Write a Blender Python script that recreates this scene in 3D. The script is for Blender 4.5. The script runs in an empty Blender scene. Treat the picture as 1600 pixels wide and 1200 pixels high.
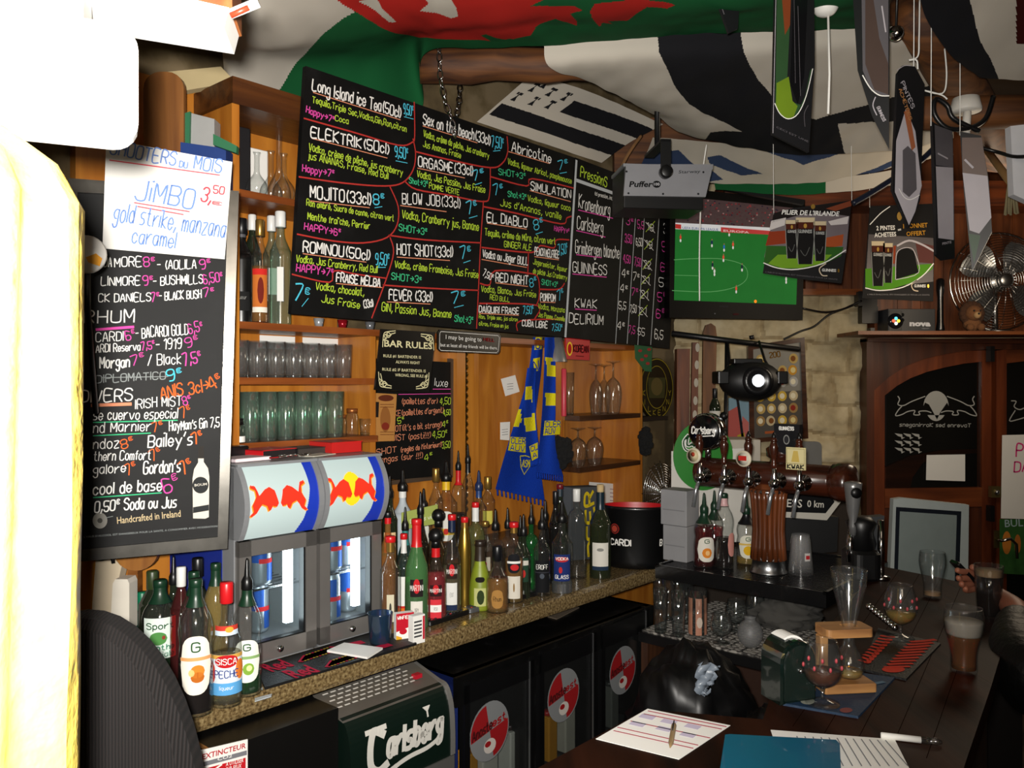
import bpy, math, random, unicodedata
from mathutils import Vector, Matrix, noise
from mathutils.geometry import tessellate_polygon

# ---------------------------------------------------------------- camera, world, lights, exposure
SC = bpy.context.scene
COL = SC.collection
F, CZ = 1300.0, 1.68                      # focal length in pixels of a 1600 px wide frame, eye height
cd = bpy.data.cameras.new('camera'); cam = bpy.data.objects.new('camera', cd); COL.objects.link(cam)
cam.location = (0, 0, CZ); cam.rotation_euler = (math.pi/2, 0, 0)
cd.sensor_width = 36; cd.lens = 36*F/1600; cd.clip_start = 0.02
SC.camera = cam
SC.view_settings.view_transform = 'Standard'; SC.view_settings.look = 'None'
SC.view_settings.exposure = 0.0; SC.view_settings.gamma = 1
SC.cycles.transparent_max_bounces = 40
SC.cycles.max_bounces = 6; SC.cycles.caustics_reflective = False; SC.cycles.caustics_refractive = False
SC.cycles.sample_clamp_indirect = 4
wd = bpy.data.worlds.new('world'); SC.world = wd; wd.use_nodes = True
wd.node_tree.nodes['Background'].inputs[0].default_value = (0.9, 0.78, 0.62, 1)
wd.node_tree.nodes['Background'].inputs[1].default_value = 0.05
def lamp(name, kind, loc, energy, color, size=.1, rot=None):
    l = bpy.data.lights.new(name, kind); l.energy = energy; l.color = color
    if kind == 'AREA': l.size = size
    else: l.shadow_soft_size = size
    o = bpy.data.objects.new(name, l); COL.objects.link(o); o.location = loc
    if rot: o.rotation_euler = rot
    return o
fl = lamp('camera_flash', 'SPOT', (-.026, -.02, CZ+.032), 400, (1, .96, .9), .022); fl.data.spot_size = math.radians(112); fl.data.spot_blend = 1
fl.rotation_euler = Vector(((560-800)/F, 1, (600-440)/F)).to_track_quat('-Z', 'Y').to_euler()
lamp('bar_lamp', 'POINT', (.95, 1.3, 2.45), 4.5, (1, .82, .62), .35)  # added fill over the bar, no visible fitting
lamp('far_lamp', 'POINT', (2.35, 3.75, 2.2), 20, (1, .82, .60), .3)  # added fill to brighten the stone wall and the far right
lamp('room_lamp', 'POINT', (.4, -.9, 2.3), 22, (1, .84, .66), .4)  # added fill behind the camera to lift the general level

# ---------------------------------------------------------------- frames
# the back bar runs along D; N points from it into the room; s, t, z are metres along D, along N and up
TH = math.atan2(.749, .6626); DX, DY = math.cos(TH), math.sin(TH)
def B(s, t, z): return Vector((-.29 + s*DX + t*DY, 2.516 + s*DY - t*DX, z))
ZC, ZB, ZT, ZG = .90, 1.02, .96, .72      # back counter, front bar, tap shelf, glass rack
def P(u, v, Y): return Vector(((u-800)/F*Y, Y, CZ+(600-v)/F*Y))
def Pz(u, v, z):
    return P(u, v, (CZ-z)*F/(v-600))
def Yt(u, t):
    k = (u-800)/F; ox, oy = -.29+t*DY, 2.516-t*DX
    s = (k*oy-ox)/(DX-k*DY); return oy+s*DY
def Pt(u, v, t): return P(u, v, Yt(u, t))
def st(p):
    dx, dy = p[0]+.29, p[1]-2.516
    return dx*DX+dy*DY, dx*DY-dy*DX

# ---------------------------------------------------------------- materials
MC = {}
def newmat(n):
    m = bpy.data.materials.new(n); m.use_nodes = True; nt = m.node_tree
    return m, nt, nt.nodes['Principled BSDF']
def rgb(c):
    if isinstance(c, str):
        c = [int(c[i:i+2], 16)/255 for i in (0, 2, 4)]
        c = [x/12.92 if x < .04045 else ((x+.055)/1.055)**2.4 for x in c]
    return tuple(c)[:3]+(1,)
def mat(c, rough=.55, metal=0, emit=0, spec=.5, var=.12, scale=14, bump=0, coat=0):
    """a plain surface with a faint procedural mottling"""
    k = ('p', str(c), rough, metal, emit, spec, var, scale, bump, coat)
    if k in MC: return MC[k]
    m, nt, b = newmat('mat_%d' % len(MC)); c = rgb(c)
    b.inputs['Roughness'].default_value = rough; b.inputs['Metallic'].default_value = metal
    b.inputs['Specular IOR Level'].default_value = spec; b.inputs['Coat Weight'].default_value = coat
    if var or bump:
        tc = nt.nodes.new('ShaderNodeTexCoord'); nz = nt.nodes.new('ShaderNodeTexNoise')
        nz.inputs['Scale'].default_value = scale; nz.inputs['Detail'].default_value = 4
        nt.links.new(tc.outputs['Object'], nz.inputs['Vector'])
    if var:
        mx = nt.nodes.new('ShaderNodeMix'); mx.data_type = 'RGBA'
        mx.inputs['A'].default_value = tuple(x*(1-var) for x in c[:3])+(1,)
        mx.inputs['B'].default_value = tuple(min(1, x*(1+var)) for x in c[:3])+(1,)
        nt.links.new(nz.outputs['Fac'], mx.inputs['Factor']); nt.links.new(mx.outputs['Result'], b.inputs['Base Color'])
    else: b.inputs['Base Color'].default_value = c
    if bump:
        bp = nt.nodes.new('ShaderNodeBump'); bp.inputs['Strength'].default_value = bump; bp.inputs['Distance'].default_value = .01
        nt.links.new(nz.outputs['Fac'], bp.inputs['Height']); nt.links.new(bp.outputs['Normal'], b.inputs['Normal'])
    if emit:
        b.inputs['Emission Color'].default_value = c; b.inputs['Emission Strength'].default_value = emit
    MC[k] = m; return m
def ink(c): return mat(c, .8, spec=.2, var=0)
def wood(c1, c2, scale=(2, 30, 30), rough=.4, coat=.15):
    k = ('w', str(c1), str(c2), scale, rough)
    if k in MC: return MC[k]
    m, nt, b = newmat('wood_%d' % len(MC))
    tc = nt.nodes.new('ShaderNodeTexCoord'); mp = nt.nodes.new('ShaderNodeMapping'); mp.inputs['Scale'].default_value = scale
    nz = nt.nodes.new('ShaderNodeTexNoise'); nz.inputs['Scale'].default_value = 1.0; nz.inputs['Detail'].default_value = 6; nz.inputs['Distortion'].default_value = .6
    cr = nt.nodes.new('ShaderNodeValToRGB'); cr.color_ramp.elements[0].position = .32; cr.color_ramp.elements[1].position = .68
    cr.color_ramp.elements[0].color = rgb(c1); cr.color_ramp.elements[1].color = rgb(c2)
    nt.links.new(tc.outputs['Object'], mp.inputs['Vector']); nt.links.new(mp.outputs['Vector'], nz.inputs['Vector'])
    nt.links.new(nz.outputs['Fac'], cr.inputs['Fac']); nt.links.new(cr.outputs['Color'], b.inputs['Base Color'])
    b.inputs['Roughness'].default_value = rough; b.inputs['Coat Weight'].default_value = coat; b.inputs['Coat Roughness'].default_value = .2
    bp = nt.nodes.new('ShaderNodeBump'); bp.inputs['Strength'].default_value = .15; bp.inputs['Distance'].default_value = .01
    nt.links.new(nz.outputs['Fac'], bp.inputs['Height']); nt.links.new(bp.outputs['Normal'], b.inputs['Normal'])
    MC[k] = m; return m
def speckle(c1, c2, c3, scale=60, rough=.25, lo=.4, hi=.6, bump=0):
    k = ('s', str(c1), str(c2), str(c3), scale, rough)
    if k in MC: return MC[k]
    m, nt, b = newmat('speckle_%d' % len(MC))
    tc = nt.nodes.new('ShaderNodeTexCoord'); nz = nt.nodes.new('ShaderNodeTexNoise'); nz.inputs['Scale'].default_value = scale; nz.inputs['Detail'].default_value = 7
    cr = nt.nodes.new('ShaderNodeValToRGB'); e = cr.color_ramp.elements
    e[0].position = lo; e[1].position = hi; e[0].color = rgb(c1); e[1].color = rgb(c3); n = e.new((lo+hi)/2); n.color = rgb(c2)
    nt.links.new(tc.outputs['Object'], nz.inputs['Vector']); nt.links.new(nz.outputs['Fac'], cr.inputs['Fac']); nt.links.new(cr.outputs['Color'], b.inputs['Base Color'])
    b.inputs['Roughness'].default_value = rough
    if bump:
        bp = nt.nodes.new('ShaderNodeBump'); bp.inputs['Strength'].default_value = bump; bp.inputs['Distance'].default_value = .02
        nt.links.new(nz.outputs['Fac'], bp.inputs['Height']); nt.links.new(bp.outputs['Normal'], b.inputs['Normal'])
    MC[k] = m; return m
def stripes(c1, c2, scale=90, axis='X', rough=.8):
    """ribbed knit or slotted metal"""
    k = ('r', str(c1), str(c2), scale, axis, rough)
    if k in MC: return MC[k]
    m, nt, b = newmat('ribs_%d' % len(MC))
    tc = nt.nodes.new('ShaderNodeTexCoord'); w = nt.nodes.new('ShaderNodeTexWave'); w.bands_direction = axis; w.inputs['Scale'].default_value = scale; w.inputs['Distortion'].default_value = .6
    mx = nt.nodes.new('ShaderNodeMix'); mx.data_type = 'RGBA'; mx.inputs['A'].default_value = rgb(c1); mx.inputs['B'].default_value = rgb(c2)
    nt.links.new(tc.outputs['Object'], w.inputs['Vector']); nt.links.new(w.outputs['Fac'], mx.inputs['Factor']); nt.links.new(mx.outputs['Result'], b.inputs['Base Color'])
    bp = nt.nodes.new('ShaderNodeBump'); bp.inputs['Strength'].default_value = .5; bp.inputs['Distance'].default_value = .004
    nt.links.new(w.outputs['Fac'], bp.inputs['Height']); nt.links.new(bp.outputs['Normal'], b.inputs['Normal'])
    b.inputs['Roughness'].default_value = rough
    MC[k] = m; return m
def glass(c=(.975, .985, .98), edge=(.52, .56, .55), gloss=.085, rough=.07, body=None):
    """thin clear or tinted glass: transmits its tint, darkens and mirrors towards the rim"""
    if body is None: body = .006 if min(rgb(c)[:3]) > .6 else .045
    k = ('g', str(c), str(edge), gloss, rough, body)
    if k in MC: return MC[k]
    m = bpy.data.materials.new('glass_%d' % len(MC)); m.use_nodes = True; nt = m.node_tree; nt.nodes.clear()
    out = nt.nodes.new('ShaderNodeOutputMaterial'); tr = nt.nodes.new('ShaderNodeBsdfTransparent'); gl = nt.nodes.new('ShaderNodeBsdfGlossy')
    gl.inputs['Roughness'].default_value = rough; gl.inputs['Color'].default_value = (1, 1, 1, 1)
    lw = nt.nodes.new('ShaderNodeLayerWeight'); lw.inputs['Blend'].default_value = .5
    pw = nt.nodes.new('ShaderNodeMath'); pw.operation = 'POWER'; pw.inputs[1].default_value = 3.0
    mx = nt.nodes.new('ShaderNodeMix'); mx.data_type = 'RGBA'; mx.inputs['A'].default_value = rgb(c); mx.inputs['B'].default_value = rgb(edge)
    ma = nt.nodes.new('ShaderNodeMath'); ma.operation = 'MULTIPLY_ADD'; ma.inputs[1].default_value = .32; ma.inputs[2].default_value = gloss
    nt.links.new(lw.outputs['Facing'], pw.inputs[0]); nt.links.new(pw.outputs[0], mx.inputs['Factor']); nt.links.new(mx.outputs['Result'], tr.inputs['Color'])
    nt.links.new(pw.outputs[0], ma.inputs[0])
    ms = nt.nodes.new('ShaderNodeMixShader'); nt.links.new(ma.outputs[0], ms.inputs['Fac']); nt.links.new(tr.outputs[0], ms.inputs[1]); nt.links.new(gl.outputs[0], ms.inputs[2])
    df = nt.nodes.new('ShaderNodeBsdfDiffuse'); q = [max(0, x)**.6 for x in rgb(c)[:3]]; df.inputs['Color'].default_value = (q[0], q[1], q[2], 1)
    m2 = nt.nodes.new('ShaderNodeMixShader'); m2.inputs['Fac'].default_value = body
    nt.links.new(ms.outputs[0], m2.inputs[1]); nt.links.new(df.outputs[0], m2.inputs[2]); nt.links.new(m2.outputs[0], out.inputs['Surface'])
    MC[k] = m; return m

# ---------------------------------------------------------------- scene objects
def props(o, label=None, cat=None, group=None, kind=None):
    if label: o['label'] = label
    if cat: o['category'] = cat
    if group: o['group'] = group
    if kind: o['kind'] = kind
    return o
def thing(name, label, cat, loc=(0, 0, 0), rz=0, group=None, rx=0, ry=0):
    o = bpy.data.objects.new(name, None); o.empty_display_size = .05; COL.objects.link(o)
    o.matrix_world = Matrix.Translation(Vector(loc)) @ Matrix.Rotation(rz, 4, 'Z') @ Matrix.Rotation(rx, 4, 'X') @ Matrix.Rotation(ry, 4, 'Y')
    return props(o, label, cat, group)
def kids(o): return [c for c in COL.objects if c.parent == o]
def copy_tree(o, loc, rz=None, label=None, rnd=0):
    ch = {}
    for c in COL.objects: ch.setdefault(c.parent, []).append(c)
    def cp(a, par):
        n = a.copy(); COL.objects.link(n)
        if par: n.parent = par
        for c in ch.get(a, []): cp(c, n)
        return n
    n = cp(o, None); z = rz if rz is not None else o.matrix_world.to_euler().z
    n.matrix_world = Matrix.Translation(Vector(loc)) @ Matrix.Rotation(z, 4, 'Z')
    if label: n['label'] = label
    return n

class MB:
    """collects vertices and faces in a thing's own frame; build() links them as one mesh object"""
    def __init__(s, M=None): s.v = []; s.f = []; s.m = []; s.sm = []; s.mats = []; s.M = M
    def add(s, vs, fs, m, smooth=False):
        if m not in s.mats: s.mats.append(m)
        k = len(s.v); mi = s.mats.index(m)
        s.v += [tuple(s.M @ Vector(p)) for p in vs] if s.M else [tuple(p) for p in vs]
        for f in fs: s.f.append([i+k for i in f]); s.m.append(mi); s.sm.append(smooth)
        return s
    def box(s, x0, x1, y0, y1, z0, z1, m, c=0):
        if c: return s.prism(rrect(x1-x0, y1-y0, c, 3, (x0+x1)/2, (y0+y1)/2), z0, z1, m, 'z', ch=min(c*.5, .004))
        v = [(x, y, z) for x in (x0, x1) for y in (y0, y1) for z in (z0, z1)]
        return s.add(v, [(0, 1, 3, 2), (4, 6, 7, 5), (0, 4, 5, 1), (2, 3, 7, 6), (0, 2, 6, 4), (1, 5, 7, 3)], m)
    def prism(s, pts, a0, a1, m, ax='z', ch=0, smooth=False):
        """extrude a 2-D outline along an axis; ch chamfers both rims"""
        g = {'z': lambda p, a: (p[0], p[1], a), 'y': lambda p, a: (p[0], a, p[1]), 'x': lambda p, a: (a, p[0], p[1])}[ax]
        n = len(pts); rings = []
        if ch:
            cx = sum(p[0] for p in pts)/n; cy = sum(p[1] for p in pts)/n
            w = max(1e-6, max(abs(p[0]-cx) for p in pts)); h = max(1e-6, max(abs(p[1]-cy) for p in pts))
            ins = [(cx+(p[0]-cx)*(1-ch/w), cy+(p[1]-cy)*(1-ch/h)) for p in pts]
            e = ch if a1 > a0 else -ch
            rings = [(ins, a0), (pts, a0+e), (pts, a1-e), (ins, a1)]
        else: rings = [(pts, a0), (pts, a1)]
        vs = [g(p, a) for r, a in rings for p in r]; fs = []
        for k in range(len(rings)-1):
            for i in range(n): j = (i+1) % n; fs.append((k*n+i, k*n+j, (k+1)*n+j, (k+1)*n+i))
        s.add(vs, fs, m, smooth)
        tri = tessellate_polygon([[Vector((p[0], p[1], 0)) for p in pts]])
        L = (len(rings)-1)*n
        s.add([vs[i] for i in range(n)], tri, m); s.add([vs[L+i] for i in range(n)], tri, m)
        return s
    def lathe(s, prof, m, seg=20, c=(0, 0, 0), ax='z', smooth=True, cap=True, arc=None):
        vs = []; fs = []; n = len(prof)
        for r, z in prof:
            for k in range(seg):
                a = 2*math.pi*k/seg; x, y = r*math.cos(a), r*math.sin(a)
                p = {'z': (x, y, z), 'y': (x, z, y), 'x': (z, x, y)}[ax]
                vs.append((p[0]+c[0], p[1]+c[1], p[2]+c[2]))
        for i in range(n-1):
            for k in range(seg): l = (k+1) % seg; fs.append((i*seg+k, i*seg+l, (i+1)*seg+l, (i+1)*seg+k))
        if cap:
            if prof[0][0] > 1e-5: fs.append(tuple(range(seg))[::-1])
            if prof[-1][0] > 1e-5: fs.append(tuple(range((n-1)*seg, n*seg)))
        return s.add(vs, fs, m, smooth)
    def tube(s, pts, r, m, seg=8, closed=False, cap=True):
        P_ = [Vector(p) for p in pts]; n = len(P_); vs = []; fs = []; up = None
        for i in range(n):
            a = P_[i-1] if (i > 0 or closed) else P_[0]; b = P_[(i+1) % n] if (i < n-1 or closed) else P_[-1]
            d = (b-a).normalized() if (b-a).length > 1e-9 else Vector((0, 0, 1))
            if up is None: up = Vector((0, 0, 1)) if abs(d.z) < .9 else Vector((1, 0, 0))
            x = d.cross(up); x = x.normalized() if x.length > 1e-6 else Vector((1, 0, 0)); up = x.cross(d).normalized()
            rr = r[i] if isinstance(r, (list, tuple)) else r
            for k in range(seg): t = 2*math.pi*k/seg; vs.append(P_[i]+x*rr*math.cos(t)+up*rr*math.sin(t))
        for i in range(n if closed else n-1):
            j = (i+1) % n
            for k in range(seg): l = (k+1) % seg; fs.append((i*seg+k, i*seg+l, j*seg+l, j*seg+k))
        if cap and not closed: fs.append(tuple(range(seg))[::-1]); fs.append(tuple(range((n-1)*seg, n*seg)))
        return s.add(vs, fs, m, True)
    def ball(s, c, r, m, seg=16, sq=(1, 1, 1)):
        n = seg//2; vs = []; fs = []
        for i in range(n+1):
            a = math.pi*i/n
            for k in range(seg):
                b = 2*math.pi*k/seg; vs.append((c[0]+r*sq[0]*math.sin(a)*math.cos(b), c[1]+r*sq[1]*math.sin(a)*math.sin(b), c[2]+r*sq[2]*math.cos(a)))
        for i in range(n):
            for k in range(seg): l = (k+1) % seg; fs.append((i*seg+k, (i+1)*seg+k, (i+1)*seg+l, i*seg+l))
        return s.add(vs, fs, m, True)
    def grid(s, rows, m, smooth=True):
        """rows of points; m may be a function of (i, j, centre)"""
        nr, nc = len(rows), len(rows[0]); vs = [p for r in rows for p in r]
        if not callable(m): return s.add(vs, [(i*nc+j, i*nc+j+1, (i+1)*nc+j+1, (i+1)*nc+j) for i in range(nr-1) for j in range(nc-1)], m, smooth)
        k = len(s.v); s.v += [tuple(p) for p in vs]
        for i in range(nr-1):
            for j in range(nc-1):
                q = m(i, j)
                if q not in s.mats: s.mats.append(q)
                s.f.append([k+i*nc+j, k+i*nc+j+1, k+(i+1)*nc+j+1, k+(i+1)*nc+j]); s.m.append(s.mats.index(q)); s.sm.append(smooth)
        return s
    def mesh(s, name):
        me = bpy.data.meshes.new(name); me.from_pydata(s.v, [], s.f)
        for m in s.mats: me.materials.append(m)
        me.polygons.foreach_set('material_index', s.m); me.polygons.foreach_set('use_smooth', s.sm); me.update(); return me
    def build(s, name, parent=None, label=None):
        o = bpy.data.objects.new(name, s.mesh(name)); COL.objects.link(o)
        if parent: o.parent = parent
        if label: o['label'] = label
        return o
    def obj(s, name, label, cat, loc=(0, 0, 0), rz=0, group=None, rx=0, ry=0):
        o = s.build(name)
        o.matrix_world = Matrix.Translation(Vector(loc)) @ Matrix.Rotation(rz, 4, 'Z') @ Matrix.Rotation(rx, 4, 'X') @ Matrix.Rotation(ry, 4, 'Y')
        return props(o, label, cat, group)
    def struct(s, name, label=None, parent=None):
        o = s.build(name, parent)
        if not parent: o['kind'] = 'structure'
        if label: o['label'] = label
        return o
def rrect(w, h, r, n=4, cx=0, cy=0):
    p = []
    for qx, qy, a in ((1, 1, 0), (-1, 1, 90), (-1, -1, 180), (1, -1, 270)):
        for i in range(n+1):
            t = math.radians(a+90*i/n); p.append((cx+qx*(w/2-r)+r*math.cos(t), cy+qy*(h/2-r)+r*math.sin(t)))
    return p
def catmull(pts, k=4, closed=False):
    n = len(pts)
    if n < 3: return pts
    o = []; D_ = len(pts[0])
    for i in range(n if closed else n-1):
        p = [pts[(i+q) % n] if closed else pts[min(max(i+q, 0), n-1)] for q in (-1, 0, 1, 2)]
        for j in range(k):
            t = j/k
            o.append(tuple(.5*((2*p[1][d])+(-p[0][d]+p[2][d])*t+(2*p[0][d]-5*p[1][d]+4*p[2][d]-p[3][d])*t*t+(-p[0][d]+3*p[1][d]-3*p[2][d]+p[3][d])*t**3) for d in range(D_)))
    if not closed: o.append(tuple(pts[-1]))
    return o

# ---------------------------------------------------------------- hand lettering: single-stroke glyphs, two digits per point
G = {}
for ln in """A 022842 1434|B 0208 083847463505 3544433202|C 4738180703123243|D 0208 082847432202|E 48080242 0535|F 480802 0535|G 473818070312324345 4525
H 0802 4842 0545|I 0802|J 4843321203|K 0802 480542|L 080242|M 0208244842|N 02084248|O 180703123243473818|P 02083847463505|Q 180703123243473818 2441
R 02083847463505 2542|S 4738180706354443321203|T 0848 2822|U 080312324348|V 082248|W 0812253248|X 0842 4802|Y 082548 2522|Z 08480242
a 36160503122234 3632|b 0802 0416263533221203|c 3526160503122233|d 3832 3426160503122233|e 04343526160503122233|f 281712 0626|g 361605041323 34 3631201001
h 0802 0416263532|i 0602 0808|j 16111000 1818|k 0802 360432|l 0802|m 0602 05162522 25364542|n 0602 0416263532|o 160503122233352616|p 0600 0516263533221203
q 3630 3526160503122233|r 0602 04152636|s 3616051424332202|t 18132232 0626|u 0603122234 3632|v 062246|w 0612253246|x 0632 3602|y 0623 4610|z 06360232
0 180703123243473818|1 072822|2 07183847460242|3 07183847463525 354443321203|4 32380444|5 480805354443321203|6 474718070312324344351504|7 084812
8 15060718384746351504031232434435|9 4635150607183847443212|, 1301|. 0303|' 1806|- 0535|( 28161422|) 08161402|! 1804 1202|+ 0535 2327|= 0636 0434|/ 0238|: 0606 0303
> 0535 274523|# 1812 3832 0646 0444|€ 4738180703123243 0636 0434|_ 0242|ç 3526160503122233 2120""".replace('|', '\n').split('\n'):
    a = ln.split(' '); G[a[0]] = [[(int(t[i]), int(t[i+1])-2) for i in range(0, len(t)-1, 2)] for t in a[1:]]
ACC = {'\u0301': [(1, 5), (2.3, 6.4)], '\u0300': [(1, 6.4), (2.3, 5)], '\u0302': [(.8, 5), (1.7, 6.4), (2.8, 5)], '\u0308': [(.6, 5.7), (.7, 5.7)]}
rj = random.Random(5)
def glyph(ch):
    if ch in G: return G[ch]
    d = unicodedata.normalize('NFD', ch); g = list(G.get(d[0], [[(0, 0), (2, 0)]]))
    if len(d) > 1 and d[1] in ACC:
        up = 2 if d[0].isupper() else 0
        g = g+[[(x, y+up) for x, y in ACC[d[1]]]]
    return g
FONT = {}
def fontmesh(s, bold):
    k = (s, bold)
    if k not in FONT:
        c = bpy.data.curves.new('t', 'FONT'); c.body = s; c.offset = bold; c.resolution_u = 2
        o = bpy.data.objects.new('t', c); COL.objects.link(o)
        me = bpy.data.meshes.new_from_object(o.evaluated_get(bpy.context.evaluated_depsgraph_get()))
        FONT[k] = ([tuple(v.co)[:2] for v in me.vertices], [tuple(p.vertices) for p in me.polygons])
        bpy.data.objects.remove(o); bpy.data.curves.remove(c); bpy.data.meshes.remove(me)
    return FONT[k]

class CV:
    """a flat drawing surface: a along its width, b up, drawn shapes in thin layers on it, in the frame of the thing that carries it"""
    LO = .0005
    def __init__(s, root, O, ex, up, mb=None, off=0):
        s.O = Vector(O); s.ex = Vector(ex).normalized(); s.up = Vector(up).normalized(); s.en = s.ex.cross(s.up)
        s.inv = root.matrix_world.inverted() if root else Matrix(); s.mb = mb or MB(); s.off = off
    def w(s, a, b, l): return s.inv @ (s.O+s.ex*a+s.up*b+s.en*(l*s.LO+s.off))
    def px(s, u, v):
        d = Vector(((u-800)/F, 1, (600-v)/F)); c = Vector((0, 0, CZ)); O = s.O+s.en*s.off
        q = c+d*((O-c).dot(s.en)/d.dot(s.en))-O
        return (q.dot(s.ex), q.dot(s.up))
    def k(s, u, v):
        a, b = s.px(u, v-5), s.px(u, v+5); return math.hypot(a[0]-b[0], a[1]-b[1])/10
    def pp(s, pts): return [s.px(*p) for p in pts]
    def poly(s, ab, m, l=1):
        s.mb.add([s.w(a, b, l) for a, b in ab], tessellate_polygon([[Vector((a, b, 0)) for a, b in ab]]), m); return s
    def ppoly(s, pts, m, l=1): return s.poly(s.pp(pts), m, l)
    def ell(s, a, b, ra, rb, m, l=1, n=24, rot=0):
        c, d = math.cos(rot), math.sin(rot)
        return s.poly([(a+ra*math.cos(t)*c-rb*math.sin(t)*d, b+ra*math.cos(t)*d+rb*math.sin(t)*c) for t in [2*math.pi*i/n for i in range(n)]], m, l)
    def pell(s, u, v, ru, rv, m, l=1, n=24): return s.ppoly([(u+ru*math.cos(2*math.pi*i/n), v+rv*math.sin(2*math.pi*i/n)) for i in range(n)], m, l)
    def stroke(s, ab, w, m, l=2, smooth=True, closed=False):
        if len(ab) == 2 and math.dist(ab[0], ab[1]) < 1e-6: ab = [ab[0], (ab[0][0]+w*.8, ab[0][1]+w*.2)]
        p = catmull(ab, 4, closed) if smooth else list(ab)
        if closed: p = p+[p[0]]
        n = len(p); L_ = []; h = w/2
        for i in range(n):
            a = p[max(i-1, 0)]; b = p[min(i+1, n-1)]; dx, dy = b[0]-a[0], b[1]-a[1]; q = math.hypot(dx, dy) or 1e-9; dx /= q; dy /= q
            e = (-h*.6 if i == 0 else h*.6 if i == n-1 else 0) if not closed else 0
            c = (p[i][0]+dx*e, p[i][1]+dy*e)
            L_ += [s.w(c[0]-dy*h, c[1]+dx*h, l), s.w(c[0]+dy*h, c[1]-dx*h, l)]
        s.mb.add(L_, [(2*i, 2*i+1, 2*i+3, 2*i+2) for i in range(n-1)], m); return s
    def pstroke(s, pts, w, m, l=2, smooth=True, closed=False):
        return s.stroke(s.pp(pts), w*s.k(*pts[len(pts)//2]), m, l, smooth, closed)
    def at(s, txt, a0, a1, h, w, m, l=2, jit=.05, slant=.08):
        tot = 0; pos = []
        for ch in txt:
            if ch == ' ': pos.append(None); tot += 3; continue
            g = glyph(ch); mw = max(p[0] for st_ in g for p in st_)*(.6 if ch == '€' else 1); pos.append((g, tot)); tot += mw+1.6
        tot -= 1.6; d = math.dist(a0, a1); dx, dy = (a1[0]-a0[0])/d, (a1[1]-a0[1])/d; sx = d/max(tot, .5); sy = h/6
        for q in pos:
            if not q: continue
            g, x0 = q; oy = rj.uniform(-jit, jit)*6; sc = 1+rj.uniform(-jit, jit)*1.5
            for st_ in g:
                if g is G['€']: st_ = [(x*.6, 3.6+y*.42) for x, y in st_]
                s.stroke([(a0[0]+((x0+x)*sx+slant*y*sy)*dx-(y*sc+oy)*sy*dy, a0[1]+((x0+x)*sx+slant*y*sy)*dy+(y*sc+oy)*sy*dx) for x, y in st_], w*.62 if g is G['€'] else w, m, l)
        return s
    def text(s, txt, p0, p1, h, w, m, l=2, jit=.05, slant=.08):
        """hand lettering along a baseline; p0, p1, h and w as they measure in the picture"""
        k = s.k((p0[0]+p1[0])/2, (p0[1]+p1[1])/2); return s.at(txt, s.px(*p0), s.px(*p1), h*k, w*k, m, l, jit, slant)
    def bt(s, txt, a0, a1, h, m, l=2, bold=.01, slant=0):
        vs, fs = fontmesh(txt, bold); xs = [v[0] for v in vs]; x0, x1 = min(xs), max(xs)
        d = math.dist(a0, a1); dx, dy = (a1[0]-a0[0])/d, (a1[1]-a0[1])/d; sx = d/(x1-x0); sy = h/.73
        s.mb.add([s.w(a0[0]+((x-x0)*sx+slant*y*sy)*dx-y*sy*dy, a0[1]+((x-x0)*sx+slant*y*sy)*dy+y*sy*dx, l) for x, y in vs], fs, m); return s
    def print(s, txt, p0, p1, h, m, l=2, bold=.01, slant=0):
        """printed lettering along a baseline"""
        k = s.k((p0[0]+p1[0])/2, (p0[1]+p1[1])/2); return s.bt(txt, s.px(*p0), s.px(*p1), h*k, m, l, bold, slant)
class WV(CV):
    """a drawing surface wrapped round an upright cylinder of radius r, in local coordinates; a = arc length from the side facing -Y"""
    def __init__(s, r, mb=None, rot=0): s.r = r; s.mb = mb or MB(); s.rot = rot
    def w(s, a, b, l): t = a/s.r+s.rot; q = s.r+l*s.LO; return (q*math.sin(t), -q*math.cos(t), b)
    def cols(s, a0, a1, top, bot, m, l=1, n=10):
        vs = []
        for i in range(n+1): a = a0+(a1-a0)*i/n; vs += [s.w(a, bot(a), l), s.w(a, top(a), l)]
        s.mb.add(vs, [(2*i, 2*i+2, 2*i+3, 2*i+1) for i in range(n)], m, True); return s
    def rect(s, a0, a1, b0, b1, m, l=1): return s.cols(a0, a1, lambda a: b1, lambda a: b0, m, l, max(2, int(abs(a1-a0)/s.r*6)))
    def oval(s, a, b, ra, rb, m, l=1, sq=2):
        f = lambda x: rb*max(0, 1-abs((x-a)/ra)**sq)**(1/sq)
        return s.cols(a-ra, a+ra, lambda x: b+f(x), lambda x: b-f(x), m, l, 12)

def vplane(root, O, yaw, mb=None, off=0): return CV(root, O, (math.cos(yaw), math.sin(yaw), 0), (0, 0, 1), mb, off)
def inside(p, poly):
    x, y = p; c = False; n = len(poly); j = n-1
    for i in range(n):
        xi, yi = poly[i]; xj, yj = poly[j]
        if (yi > y) != (yj > y) and x < (xj-xi)*(y-yi)/(yj-yi)+xi: c = not c
        j = i
    return c
def proj(p): return (800+F*p[0]/p[1], 600-F*(p[2]-CZ)/p[1])

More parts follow.
